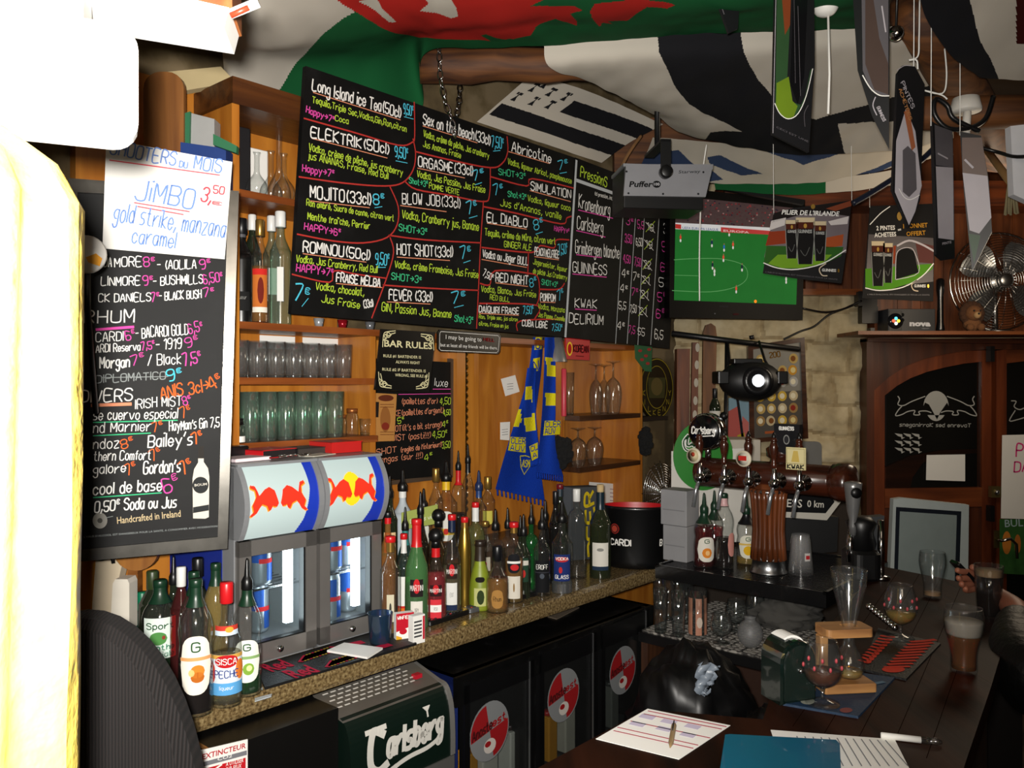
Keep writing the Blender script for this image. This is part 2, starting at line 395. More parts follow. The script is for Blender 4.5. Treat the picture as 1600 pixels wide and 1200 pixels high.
# common materials
WHITE = mat('E8E6DF', .5); PAPER = mat('ECEAE4', .7, var=.03); BLACK = mat('0B0B0C', .4); DARK = mat('151515', .5); BOARD = speckle('040404', '080808', '161616', 9, .62, .3, .8); BOARD.node_tree.nodes['Principled BSDF'].inputs['Specular IOR Level'].default_value = .25
CHROME = mat('C8C8C8', .12, 1, var=0); STEEL = mat('A9AAAB', .3, 1); GREYM = mat('8C8E90', .38, .35); RED = mat('C3161C', .4); BLUE = mat('16398F', .4)
YEL = mat('EFC21A', .5); GOLD = mat('C79A3B', .25, .9); RUBBER = mat('0A0A0A', .55, bump=.2, scale=200)
OAK = wood('5E3414', 'A2662B', (3, 3, 24), .38); OAKH = wood('6A3312', '94501F', (2, 26, 26), .4); PINE = wood('9C5A1C', 'C4802F', (14, 14, 1.6), .35); MAHOG = wood('331509', '552811', (14, 14, 1.5), .45); MAHOGH = wood('331509', '552811', (1.5, 14, 14), .45)
BEAM = wood('3A1E0D', '7A4A22', (1.6, 22, 22), .7, 0); TRAYW = wood('7C5330', 'B5844E', (3, 20, 20), .5)
BARTOP = wood('0F0603', '2E150A', (16, 1.2, 10), .55, .0); BARTOP.node_tree.nodes['Principled BSDF'].inputs['Specular IOR Level'].default_value = .1
GRANITE = speckle('33281A', '6E5A3A', '93805A', 120, .22, .30, .66)
CLEAR = glass(); GREENG = glass((.16, .62, .14), (.02, .2, .03), body=.14); DGREEN = glass((.12, .2, .08), (.02, .04, .02)); BROWNG = glass((.35, .16, .04), (.05, .02, .01))
PALEG = glass((.84, .95, .89), (.28, .58, .44), .14, .10, body=.03); SHELFG = glass((.97, .98, .98), (.55, .58, .58), .15, .10, body=.02)

# ================================================================ the room
def slab(cv, ab, d, m, front=0):
    """a solid panel: outline ab on the drawing surface, front face at `front`, thickness d"""
    n = len(ab); vs = [cv.inv @ (cv.O+cv.ex*a+cv.up*b+cv.en*q) for q in (front, front-d) for a, b in ab]
    tri = tessellate_polygon([[Vector((a, b, 0)) for a, b in ab]])
    cv.mb.add(vs, [(i, (i+1) % n, n+(i+1) % n, n+i) for i in range(n)]+[tuple(t) for t in tri]+[tuple(n+i for i in t)[::-1] for t in tri], m); return cv
def pslab(cv, pts, d, m, front=0): return slab(cv, cv.pp(pts), d, m, front)
def scan(cv, ab, m, l=1, n=40, rows=True):
    """fill an outline with thin strips so that it follows a curved surface"""
    k = 1 if rows else 0; lo = min(p[k] for p in ab); hi = max(p[k] for p in ab); st_ = (hi-lo)/n; vs = []; fs = []; N = len(ab)
    for i in range(n):
        y = lo+(i+.5)*st_; xs = []
        for j in range(N):
            p, q = ab[j], ab[(j+1) % N]
            if (p[k] > y) != (q[k] > y): xs.append(p[1-k]+(q[1-k]-p[1-k])*(y-p[k])/(q[k]-p[k]))
        xs.sort()
        for a, b in zip(xs[::2], xs[1::2]):
            e = len(vs); y0, y1 = lo+i*st_, lo+(i+1)*st_
            for (x, yy) in ((a, y0), (b, y0), (b, y1), (a, y1)): vs.append(cv.w(*((x, yy) if rows else (yy, x)), l))
            fs.append((e, e+1, e+2, e+3))
    cv.mb.add(vs, fs, m); return cv

PLASTER = speckle('4A3D26', '5E4F33', '75654A', 5, .9); CREAM = mat('B8A67C', .85); DARKW = mat('1C130D', .7)
YF = 4.95                                                       # the far stone wall
MB().box(-2.4, 3.4, -2.4, 6.2, -.06, 0, speckle('15110E', '241C17', '3A2E26', 6, .6)).struct('floor')
MB().box(-2.4, 3.4, -2.4, 6.2, 3.36, 3.42, mat('3A2C1E', .9)).struct('ceiling')
MB().box(-2.46, -2.4, -2.4, 6.2, 0, 3.36, mat('2C2219', .9)).struct('wall_left')
MB().box(3.4, 3.46, -2.4, 6.2, 0, 3.36, mat('2C2219', .9)).struct('wall_right')
MB().box(-2.4, 3.4, -2.46, -2.4, 0, 3.36, mat('2C2219', .9)).struct('wall_rear')
o = MB().box(-2.3, 2.72, -.04, .04, 0, 3.36, PLASTER).struct('wall_back'); o.location = B(0, -.70, 0); o.rotation_euler.z = TH
# stone wall: courses of rounded blocks
STONE = speckle('8A7A5C', 'B5A582', 'CDBE9C', 7, .95, .25, .7, .4)
def stone_h(x, z):
    z += .05*noise.noise(Vector((x*2.3, z*1.4, 5))); x += .05*noise.noise(Vector((x*2.1, z*2.6, 9)))
    row = math.floor(z/.175); zz = z/.175-row; w_ = .26+.12*math.sin(row*4.7); bx = x/w_+.37*row; fx = bx-math.floor(bx); e = min(min(fx, 1-fx)*w_, min(zz, 1-zz)*.175)
    global EDGE; EDGE = e
    return .034*min(1, max(0, e)/.045)**.7*(.7+.6*noise.noise(Vector((math.floor(bx)*3.3, row*5.1, 0))))+.022*noise.noise(Vector((x*5, z*5, 1)))+.011*noise.noise(Vector((x*16, z*16, 4)))+.005*noise.noise(Vector((x*40, z*40, 4)))
MORTAR = speckle('7E6E50', '9A8866', 'AE9E7C', 14, .95, .25, .7, .4); rows = []; ED = []
for j in range(190):
    z = .35+j*2.05/189; row = []; ed = []
    for i in range(150):
        x = .93+i*1.16/149; row.append((x, YF-max(-.03, stone_h(x, z)), z)); ed.append(EDGE)
    rows.append(row); ED.append(ed)
w = MB().grid(rows, lambda i, j: MORTAR if ED[i][j] < .011 else STONE); w.box(.6, 2.06, YF+.04, YF+.1, 0, 3.36, STONE).box(2.06, 3.4, YF+.04, YF+.1, 1.95, 3.36, STONE); w.struct('wall_far')
# timber cladding on the upper right of the far wall
c = MB()
for i in range(12):
    x = 1.72+i*.135; c.box(x, x+.132, YF-.075, YF+.03, 2.235 if x < 2.05 else 1.99, 3.2, wood('4A2410', '7E4420', (30, 30, 2), .5))
c.box(1.7, 3.38, YF-.12, YF+.03, 2.235, 2.26, OAKH) if 0 else None
c.struct('trim_1')
MB().box(1.68, 2.12, YF-.10, YF+.0, 2.20, 2.235, OAKH).struct('trim_2')

# ------------------------------------------------ doors in the far wall
YD = 4.86
def rr(n, Y): return thing(n, None, None, (0, Y, 0))
def dframe(): cv = CV(None, (0, YD, 0), (1, 0, 0), (0, 0, 1)); return cv
def structbuild(cv, name, parent=None, label=None): return cv.mb.struct(name, label, parent)
cv = dframe()       # frame and jamb
pslab(cv, [(1352, 530), (1362, 530), (1362, 960), (1352, 960)], .10, MAHOG, .02)
ar = [(1366, 610), (1388, 590), (1415, 572), (1446, 560), (1478, 553), (1510, 548), (1542, 546)]
pslab(cv, [(1361, 530), (1361, 960), (1366, 960)]+ar+[(1620, 546), (1620, 528)], .06, MAHOG, 0)
pslab(cv, [(1352, 528), (1640, 533), (1640, 538), (1352, 534)], .12, MAHOGH, .035)
fr = structbuild(cv, 'trim_3')
inn = [(1385, 618), (1403, 603), (1424, 591), (1450, 581), (1478, 574), (1508, 568), (1536, 565)]
cv = dframe()
pslab(cv, [(1366, 960), (1383, 960), (1384, 618)]+inn[1:]+[(1536, 960), (1551, 960), (1551, 547)]+ar[::-1][1:], .05, OAK.copy() if 0 else wood('4A1F0E', '7A3B1C', (14, 14, 1.5), .4), -.012)
pslab(cv, [(1384, 764), (1536, 762), (1536, 792), (1384, 794)], .05, wood('4A2210', '7A3E1E', (1.5, 14, 14), .4), -.012)
d1 = structbuild(cv, 'door_1')
cv = dframe(); pslab(cv, [(1384, 792), (1536, 790), (1536, 960), (1384, 960)], .03, MAHOG, -.02); structbuild(cv, 'panel', d1)
WET = ink('A9A9A4')
DGL = glass((.6, .6, .56), (.25, .25, .22), .025, body=.004)
cv = dframe(); cv.off = -.03; cv.ppoly(inn+[(1536, 764), (1384, 764)], DGL, 0); structbuild(cv, 'glass', d1)
# the transfers on the pane: two bulls and a disc, mirrored lettering, three bolts
cv = dframe(); cv.off = -.026
def q5(x, y): return (1320+x/3.158, 480+y/3.158)
cv.ppoly([q5(390+5, 470)]+[q5(450+62*math.cos(t), 488-75*math.sin(t)) for t in [math.pi*(1-i/14) for i in range(15)]]+[q5(505, 470), q5(470, 520), q5(455, 555), q5(440, 525), q5(415, 480)], WET)
cv.ppoly([q5(450+52*math.cos(t), 490-72*math.sin(t)) for t in [math.pi*(1.2+.6*i/10) for i in range(11)]], WET)
lb = [(395, 440), (330, 465), (290, 485), (262, 480), (270, 455), (262, 440)]
lb2 = [(280, 490), (262, 510), (250, 535), (280, 530), (310, 515), (345, 510), (340, 530), (370, 530), (365, 515), (400, 512), (425, 520)]
for L_ in (lb, lb2):
    cv.pstroke([q5(*p) for p in L_], 1.6, WET); cv.pstroke([q5(900-x, y) for x, y in L_], 1.6, WET)
cv.text('sneganirroK sed enrevaT', q5(270, 588), q5(620, 592), 5.5, .9, WET, jit=.02)
for i in range(3):
    for j in range(3):
        x, y = 245+j*42, 622+i*35
        cv.ppoly([q5(x, y), q5(x+38, y+5), q5(x+40, y+20), q5(x+52, y+20), q5(x+35, y+38-8), q5(x+32, y+18), q5(x+18, y+14)], WET)
cv.mb.struct('decal', None, d1)
# what is seen through the pane: porch panelling, a dark backing and a curved reflection shaped in wood
cv = CV(None, (0, YD+.5, 0), (1, 0, 0), (0, 0, 1))
pslab(cv, [(1300, 500), (1640, 500), (1640, 1000), (1300, 1000)], .04, mat('120C0A', .8), -.02)  # dark sheet standing in for the darkness outside
pslab(cv, [(1330, 765)]+[(1370, 735), (1420, 712), (1470, 703), (1560, 700), (1560, 706), (1475, 710), (1440, 722), (1424, 745), (1420, 762), (1560, 762), (1560, 900), (1330, 900)], .03, MAHOGH, .02)  # the curved sweep above the panel is a reflection built as wood
structbuild(cv, 'trim_4')
cv = dframe()       # second leaf
pslab(cv, [(1555, 548), (1571, 546), (1571, 960), (1555, 960)], .06, wood('4A1F0E', '7A3B1C', (14, 14, 1.5), .4), .012)
pslab(cv, [(1571, 546), (1640, 540), (1640, 560), (1571, 568)], .05, wood('4A2210', '7A3E1E', (1.5, 14, 14), .4), -.012)
d2 = structbuild(cv, 'door_2')
cv = dframe(); cv.off = -.03; cv.ppoly([(1571, 566), (1640, 558), (1640, 960), (1571, 960)], DGL, 0); structbuild(cv, 'glass', d2)
cv = dframe(); cv.off = -.026
for L_ in ([(822, 462), (845, 465), (835, 490), (860, 505), (884, 498)], [(840, 510), (812, 560), (850, 555), (884, 545)]): cv.pstroke([q5(*p) for p in L_], 1.6, WET)
cv.mb.struct('decal', None, d2)
m = MB(); c0 = P(1553, 768, YD-.02)
m.box(c0.x-.028, c0.x+.028, YD-.045, YD-.012, c0.z-.032, c0.z+.032, mat('8A7A4C', .35, .8)); m.ball((c0.x, YD-.05, c0.z), .014, STEEL)
for v in (552, 800): p = P(1545, v, YD-.02); m.box(p.x-.012, p.x+.012, YD-.06, YD-.012, p.z-.05, p.z+.04, BLACK)
m.struct('lock', None, d1)
m = MB(); p = P(1549, 840, YD); m.box(p.x-.014, p.x+.014, YD-.055, YD-.045, p.z-.05, p.z+.05, mat('8A7A4C', .3, .9))
m.tube([(p.x, YD-.055, p.z), (p.x, YD-.10, p.z), (p.x+.05, YD-.105, p.z+.012), (p.x+.085, YD-.10, p.z-.02), (p.x+.09, YD-.10, p.z-.1)], .009, CHROME); m.struct('handle', None, d2)
# notices on the doors
def notice(name, label, cat, pts, Y, d, m, group=None, yaw=0, front=0, x=None):
    """a flat rectangular thing hung on or standing against a plane at depth Y; returns its root and drawing surface"""
    c = [sum(p[i] for p in pts)/len(pts) for i in (0, 1)]; q = P(c[0], max(p[1] for p in pts), Y)
    r = thing(name, label, cat, q, yaw, group); cv = vplane(r, q, yaw); pslab(cv, pts, d, m); cv.mb.build('sheet' if d < .004 else 'panel', r)
    cv.mb = MB(); cv.off = .0006; return r, cv
r, cv = notice('notice', 'small blank white square notice stuck on the arched glass door', 'notice', [(1448, 711), (1508, 710), (1508, 752), (1447, 750)], YD+.012, .003, PAPER)
r, cv = notice('poster', 'white sheet with pink felt pen writing taped to the pane at the frame edge', 'poster', [(1566, 680), (1640, 678), (1640, 812), (1564, 810)], YD-.035, .002, PAPER)
PK = ink('D8357E')
cv.text('PAR', q5(845, 735), q5(960, 735), 20, 2.4, PK); cv.text('DART', q5(835, 810), q5(985, 808), 15, 2.2, PK); cv.mb.build('lettering', r)
r, cv = notice('poster', 'green and orange poster with pale capitals on the door below the white sheet', 'poster', [(1562, 811), (1640, 813), (1640, 900), (1562, 896)], YD-.033, .002, mat('2C5A24', .6, var=.5, scale=20))
cv.print('BUL', q5(790, 1085), q5(880, 1080), 12, ink('9FB4B8')); cv.pell(1573, 848, 7, 18, ink('C77A2C')); cv.pell(1590, 850, 5, 15, ink('B5692A')); cv.mb.build('print', r)
# shelf over the door
sh = MB(); a, b = P(1326, 519, YF-.25), P(1660, 530, YF-.25)
sh.box(a.x, 3.38, YF-.38, YF-.08, 1.952, 1.972, wood('4A2410', '84491F', (1.5, 20, 20), .5)); ZSH = 1.972
sh.obj('wall_shelf', 'long thin wooden shelf running across the top of the arched doorway', 'shelf')

# ================================================================ back bar: counter, shelving
ct = MB()       # granite top with a thick rounded front
pr = [(-.64, 0), (-.64, -.045), (-.02, -.062), (-.004, -.056), (0, -.045), (0, -.014), (-.004, -.003), (-.014, 0)]
def along(prof, s0, s1, m, mb):
    n = len(prof); vs = [(s, -t, z) for s in (s0, s1) for t, z in prof]
    mb.add(vs, [(i, (i+1) % n, n+(i+1) % n, n+i) for i in range(n)]+[tuple(range(n)), tuple(range(n, 2*n))[::-1]], m); return mb
along(pr, -.74, 2.35, GRANITE, ct)
ct.obj('back_counter', 'speckled brown granite counter top running along the back bar under the bottles', 'counter', B(0, 0, ZC), TH)
base = thing('counter_base', 'plain black panelled counter base under the left end of the granite top', 'cabinet', B(-.72, .10, 0), TH)
MB().box(.012, .358, 0, .60, .0, .832, mat('0D0C0B', .35)).build('body', base)
MB().box(0, .012, 0, .67, 0, .832, wood('8A5A2C', 'B98046', (20, 20, 2), .5)).build('end_panel', base)
MB().box(.0, .95, .64, .70, 0, .835, mat('17120E', .6)).build('back_panel', base)
MB().box(2.05, 3.2, .64, .70, 0, .835, PINE).build('side_panel', base)
S_ = thing('safety_sign', 'red and white fire extinguisher sign on the black counter front', 'sign', B(-.60, .103, .70), TH)
cv = vplane(S_, B(0, .103, 0), TH); sp = [(311, 1173), (387, 1155), (387, 1290), (311, 1310)]; pslab(cv, sp, .002, PAPER); cv.mb.build('plate', S_); cv.mb = MB(); cv.off = .0008
def e2(x, y): return (240+x/3.077, 1000+y/3.077)
cv.print('EXTINCTEUR', e2(232, 575), e2(442, 518), 8.5, ink('B0202A'), bold=.02)
cv.ppoly([e2(225, 590), e2(448, 530), e2(448, 552), e2(225, 612)], ink('77777C')); cv.print('CO2', e2(305, 580), e2(375, 562), 5, PAPER, 3)
cv.ppoly([e2(232, 622), e2(442, 565), e2(442, 850), e2(232, 905)], ink('C01A22')); cv.print('A UTILISER', e2(345, 607), e2(430, 585), 6.5, PAPER, 3); cv.print('SUR FEUX', e2(345, 632), e2(420, 612), 6.5, PAPER, 3)
cv.pstroke([e2(262, 660), e2(290, 625), e2(325, 598)], 3, PAPER, 3); cv.mb.build('print', S_)

bb = thing('back_bar_shelving', 'varnished pine back bar with open shelves and panelled back above the counter', 'shelving', B(0, -.62, ZC), TH)
ob = lambda s0, s1, t0, t1, z0, z1, m, nm: MB().box(s0, s1, -t1-.62, -t0-.62, z0-ZC, z1-ZC, m).build(nm, bb)
ob(-.74, .17, -.66, -.62, ZC, 2.62, PINE, 'back_panel'); ob(.17, 1.33, -.66, -.62, ZC, 1.88, PINE, 'back_panel'); ob(1.33, 1.86, -.66, -.62, ZC, 1.88, PINE, 'back_panel')
for z in (1.50, 1.70, 1.87, 2.27): ob(-.36, .18, -.62, -.40, z-.022, z, OAKH, 'shelf')
ob(.18, 1.86, -.62, -.40, 1.848, 1.87, OAKH, 'cornice'); ob(-.385, .18, -.62, -.385, 2.52, 2.60, wood('3A1E0C', '5E3514', (2, 26, 26), .4), 'cornice')
ob(-.385, -.36, -.62, -.39, 1.478, 2.53, PINE, 'side_panel'); ob(.17, .195, -.62, -.43, 1.0, 1.87, PINE, 'side_panel')
ob(1.84, 1.865, -.64, -.39, ZC, 1.87, PINE, 'side_panel'); ob(1.315, 1.335, -.62, -.47, 1.30, 1.87, PINE, 'side_panel')
for z in (1.30, 1.535): ob(1.335, 1.84, -.62, -.385, z-.022, z, wood('2A160B', '4A2C16', (2, 26, 26), .35), 'shelf')
ob(.20, 1.30, -.62, -.36, ZC, ZC+.12, wood('3A2210', '5E3C1C', (2, 20, 20), .4), 'bottle_step')
u0 = st(Pt(706, 600, -.6))[0]; ob(u0, u0+.05, -.62, -.57, ZC, 1.85, PINE, 'pilaster')
u1 = st(Pt(733, 600, -.6))[0]; ob(u1, u1+.03, -.62, -.57, ZC, 1.85, PINE, 'pilaster')
m = MB()
for k in range(24): m.ball(((u0+.05+u1)/2, -.02, .25+k*.03), .016, mat('6A5A30', .15, .9), 8)
m.box(u0+.052, u1-.002, -.008, .002, .1, .95, mat('2A2A26', .08, .9)); m.build('beading', bb)
for k, (a, b) in enumerate(((406, 461), (473, 531))):  # white cards stand in for bright reflections behind the tumblers
    p0, p1 = Pt(a, 530, -.615), Pt(b, 514, -.615); s0, s1 = st(p0)[0], st(p1)[0]
    MB().box(0, s1-s0, -.001, .001, 0, .045, PAPER).obj('paper_strip', ['blank white paper strip behind the tumblers, left of the pair under the middle shelf', 'blank white paper strip behind the tumblers, right of the pair under the middle shelf'][k], 'paper', B(s0, -.616, 1.80), TH)

# ================================================================ cocktail board, draught board
CW, CGn, CP, CB, CT, CR, CO, CPe = ink('E9E7E2'), ink('B4D23C'), ink('D84AA0'), ink('4FC3DD'), ink('3FBF84'), ink('B5322C'), ink('F0652A'), ink('D98A68')
TB = -.36
def board(name, label, pts, t):
    q = Pt(sum(p[0] for p in pts)/len(pts), max(p[1] for p in pts), t); r = thing(name, label, 'menu board', q, TH)
    cv = vplane(r, B(0, t, 0), TH); pslab(cv, pts, .018, BOARD); cv.mb.build('panel', r); cv.mb = MB(); cv.off = .0008; return r, cv
r, cv = board('cocktail_board', 'long black chalkboard with coloured cocktail list, hung from chains over the back bar', [(478, 103), (897, 246), (885, 527), (455, 490)], TB)
def x5(x, y): return (450+x/2.791, 90+y/2.791)
def T(c, txt, x0, y0, x1, y1, h, w=1.5): cv.text(txt, x5(x0, y0), x5(x1, y1), h/2.791, w, c)
def S(c, *p, w=2.2): cv.pstroke([x5(*q) for q in p], w, c, 1)
for L_ in """W|Long Island ice Tea(50cl)|105 142 490 262 48|2.2
B|9,50€|503 245 545 255 42|1.5
G|Tequila,Triple Sec,Vodka,Gin,Ron,citron|105 195 515 325 26|1.3
G|Coca|205 275 262 290 24|1.3
P|Happy>7€|78 238 200 283 27|1.7
W|ELEKTRIK(50cl)|100 345 438 422 45|2.3
G|Vodka, crème de pêche, jus cranberry|90 405 498 515 30|1.4
G|jus ANANAS, Fraise, Red Bull|88 440 435 530 28|1.4
B|9,50€|465 432 522 442 45|1.7
P|Happy>7€|62 495 200 522 30|1.7
W|MOJITO(33cl)|97 610 360 642 50|2.4
B|8€|372 638 420 640 46|2
G|Ron ambré, Sucre de canne, citron vert|80 645 460 713 26|1.3
G|Menthe fraîche, Perrier|85 705 355 748 28|1.4
P|HAPPY>6€|70 750 228 778 30|1.7
W|ROMINOU(50cl)|65 845 355 883 45|2.3
B|9,50€|380 900 440 905 50|1.7
G|Vodka, Jus Cranberry, Red Bull|35 890 388 940 30|1.4
P|HAPPY>7€|35 930 195 955 32|1.8
W|FRAISE MELBA|210 975 400 1000 36|2.2
G|Vodka, chocolat,|120 1010 330 1040 32|1.5
G|Jus Fraise|145 1065 310 1095 32|1.5
W|(33cl)|330 1095 372 1085 32|1.5
B|7€|25 1060 88 1070 70|2.4
W|Sex on the beach(33cl)|588 290 880 382 45|2
B|7,50€|888 390 940 398 45|1.6
G|Vodka, crème de pêche, Jus cranberry|590 345 875 440 26|1.2
G|Jus Ananas, Fraise|588 388 752 438 26|1.2
W|ORGASME(33cl)|568 475 805 515 40|2
B|7€|810 540 858 522 40|1.8
G|Vodka, Jus Passion, Jus Fraise|562 520 858 590 28|1.4
T|Shot>3€|527 545 608 565 24|1.4
G|POMME VERTE|615 570 745 598 22|1.2
W|BLOW JOB(33cl)|498 635 750 655 45|1.7
B|7€|785 685 828 672 50|1.9
G|Vodka, Cranberry jus, Banane|497 700 830 755 35|1.5
T|SHOT>3€|483 755 605 775 28|1.5
W|HOT SHOT(33cl)|475 860 718 870 46|2
B|7€|755 880 800 870 50|1.9
G|Vodka, crème Framboise, Jus Fraise|465 915 828 960 30|1.4
T|SHOT>3€|450 965 580 985 28|1.5
W|FEVER (33cl)|440 1055 628 1065 42|2
B|7€|715 1075 775 1065 50|1.9
G|GIN, Passion Jus, Banane|408 1105 710 1135 34|1.5
T|Shot>3€|725 1150 805 1160 28|1.4
W|Abricotine|975 405 1145 460 42|1.9
B|7€|1180 490 1222 482 35|1.5
G|Vodka, liqueur Abricot, pamplemousse|958 465 1235 550 24|1.1
T|SHOT>3€|918 510 1035 530 26|1.3
W|SIMULATION|1058 575 1232 612 34|1.8
B|7€|900 600 940 588 40|1.6
T|Shot>3€|958 605 1038 620 24|1.3
G|Vodka, liqueur coco|1045 625 1230 668 24|1.3
G|Jus d'Ananas, vanille|925 645 1190 705 28|1.3
W|EL DIABLO|868 715 1042 738 38|2
B|8€|1075 755 1115 742 40|1.6
P|HAPPY>€|1160 755 1225 770 22|1.2
G|Tequila, crème de Mûre, citron vert|858 775 1165 815 28|1.3
G|GINGER ALE|942 825 1060 840 26|1.3
W|Vodka ou Jäger BULL|848 870 1045 905 32|1.6
W|7,50€|848 950 890 975 30|1.4
W|PEACH MELFREE|1075 860 1180 875 30|1.6
B|7,50€|1180 860 1220 852 40|1.4
G|Jägermeister, liqueur|1068 900 1215 935 22|1
G|de pêche Jus Cranberry|1068 940 1215 970 22|1
T|SHOT>3€|1105 990 1175 1000 22|1.2
W|RED NIGHT|905 975 1045 990 36|1.9
B|8€|1055 1000 1085 992 35|1.4
G|Vodka, Blanco, Jus Fraise|842 1020 1080 1045 26|1.2
G|RED BULL|880 1055 965 1065 20|1
W|POMPOM|1100 1060 1165 1062 30|1.7
B|7€|1180 1060 1205 1045 40|1.4
G|Vodka, Manzana|1090 1095 1205 1112 22|1
G|Jus Pomme, Cannelle|1090 1130 1205 1150 20|1
W|DAÏQUIRI FRAISE|832 1110 1005 1118 26|1.6
B|7,50€|1025 1118 1070 1115 32|1.4
G|Ron, Triple sec, jus citron|832 1137 1000 1150 16|.9
G|citron, Fraise en jus|832 1167 960 1180 16|.9
W|CUBA LIBRE|1020 1170 1130 1180 26|1.6
B|7,50€|1150 1190 1195 1190 28|1.3""".split('\n'):
    c, tx, xy, wd_ = L_.split('|'); T({'W': CW, 'G': CGn, 'P': CP, 'B': CB, 'T': CT}[c], tx, *map(float, xy.split()), float(wd_))
cv.mb.build('lettering', r); cv.mb = MB()
for L_ in """70 265 300 330 480 382 540 370 552 340 550 195|48 520 250 548 420 560 500 545 545 490 556 420 545 355|40 770 200 800 330 808 430 785 475 730 480 650 445 565|18 945 180 980 202 930 300 945 425 962
445 785 460 850 430 960 365 1135|556 410 700 445 880 480 935 460 958 410 955 345|510 540 560 575 700 600 850 628 878 600 882 485|440 775 600 795 840 808|415 992 600 1005 830 1015|852 625 840 800 830 1015 822 1180
885 520 1040 560 1065 528 1248 570|852 650 1000 680 1190 725 1215 700 1235 692|845 828 1060 850 1100 820 1160 830 1170 795 1225 795|1048 850 1045 950|838 985 880 990 902 930 1045 940 1090 960 1095 1040 1085 1075|835 1072 1085 1080 1075 1140|1095 1010 1180 1010 1205 985|1000 1190 1015 1148 1200 1140""".replace('\n', '|').split('|'):
    q = list(map(float, L_.split())); S(CR, *zip(q[::2], q[1::2]))
for L_ in """110 152 490 272|103 352 432 438|97 625 355 655|65 855 340 892|210 985 410 1003|588 298 825 372|565 482 770 525|490 645 690 672|475 870 705 885|432 1065 620 1075|962 410 1140 462|1055 580 1232 628|868 722 1040 748|845 880 1040 915|905 982 1045 998|1075 868 1180 882|1100 1066 1165 1068|832 1115 1005 1124""".split('|'):
    q = list(map(float, L_.split())); S(CPe, *zip(q[::2], q[1::2]), w=1.3)
for L_ in "506 258 546 268|470 450 520 460|378 655 410 650|385 915 425 915|60 1085 88 1050|895 408 925 405|815 555 845 545|790 700 825 690|765 895 795 885|725 1090 765 1080|1185 505 1215 500|1080 770 1110 760".split('|'):
    q = list(map(float, L_.split())); S(CB, *zip(q[::2], q[1::2]), w=1.1)
cv.mb.build('divider', r)

r, cv = board('draught_board', 'narrow black chalkboard of draught beer prices ruled in white columns', [(899, 246), (1056, 306), (1046, 545), (886, 527)], TB)
def x6(x, y): return (740+x/2.553, 90+y/2.553)
WT = ink('B9BDC0')
for L_ in "410 412 366 1112 5|412 490 600 556 5|600 556 566 1140 1.6|648 600 612 1140 1.6|682 605 655 1145 1.6|742 602 706 1145 1.6|690 600 806 642 4".split('|'):
    q = list(map(float, L_.split())); cv.pstroke([x6(q[0], q[1]), x6(q[2], q[3])], q[4], WT, 1, False)
def T(c, txt, x0, y0, x1, y1, h, w=1.5): cv.text(txt, x6(x0, y0), x6(x1, y1), h/2.553, w, c)
T(CGn, 'PressionS', 425, 475, 530, 515, 40, 1.8); T(CW, '(cl pression, international)', 482, 548, 598, 582, 14, .8)
for tx, a, b, u in (('Kronenbourg', (418, 600, 542, 634, 50), 1.5, (418, 608, 555, 641)), ('Carlsberg', (412, 683, 515, 702, 50), 1.5, (410, 690, 525, 716)), ('Grimbergen blanche', (405, 780, 580, 802, 48), 1.4, (410, 786, 510, 798)),
                    ('GUINNESS', (395, 855, 530, 867, 40), 1.6, (395, 863, 530, 876)), ('KWAK', (403, 995, 490, 1002, 34), 1.6, (405, 1003, 490, 1008)), ('DELIRIUM', (380, 1058, 515, 1066, 36), 1.6, None)):
    T(CW, tx, *a, b)
    if u: cv.pstroke([x6(u[0], u[1]), x6(u[2], u[3])], 1.4, CP, 1, False)
for k, (a, b, e, f) in enumerate(zip('3€|3,50|4,50|4€|4€|5,5|4€'.split('|'), '5,5|6,50|7,50|7€|7€|7,50|7,5'.split('|'), '18|19|22|21|21|21|55'.split('|'), '3,5€|5€|6€|5€|5€|6€|6,5'.split('|'))):
    y = (665, 735, 815, 875, 935, 1000, 1083)[k]; d = -6*k
    T(CP if k < 3 else CW, a, 608+d, y, 636+d, y+6, 30, 1.3); T(CP if k % 2 == 0 else CW, b, 653+d, y+14, 678+d, y+18, 30, 1.2)
    T(CW, e, 690+d, y+22, 716+d, y+28, 28, 1.1); T(CP if k % 3 else CW, f, 757+d, y+36, 790+d, y+40, 36, 1.4)
    if k < 6: cv.pstroke([x6(686+d, y+30), x6(722+d, y-12)], 1, CGn, 3); cv.pstroke([x6(686+d, y-8), x6(722+d, y+34)], 1, CW, 3)
cv.mb.build('lettering', r)

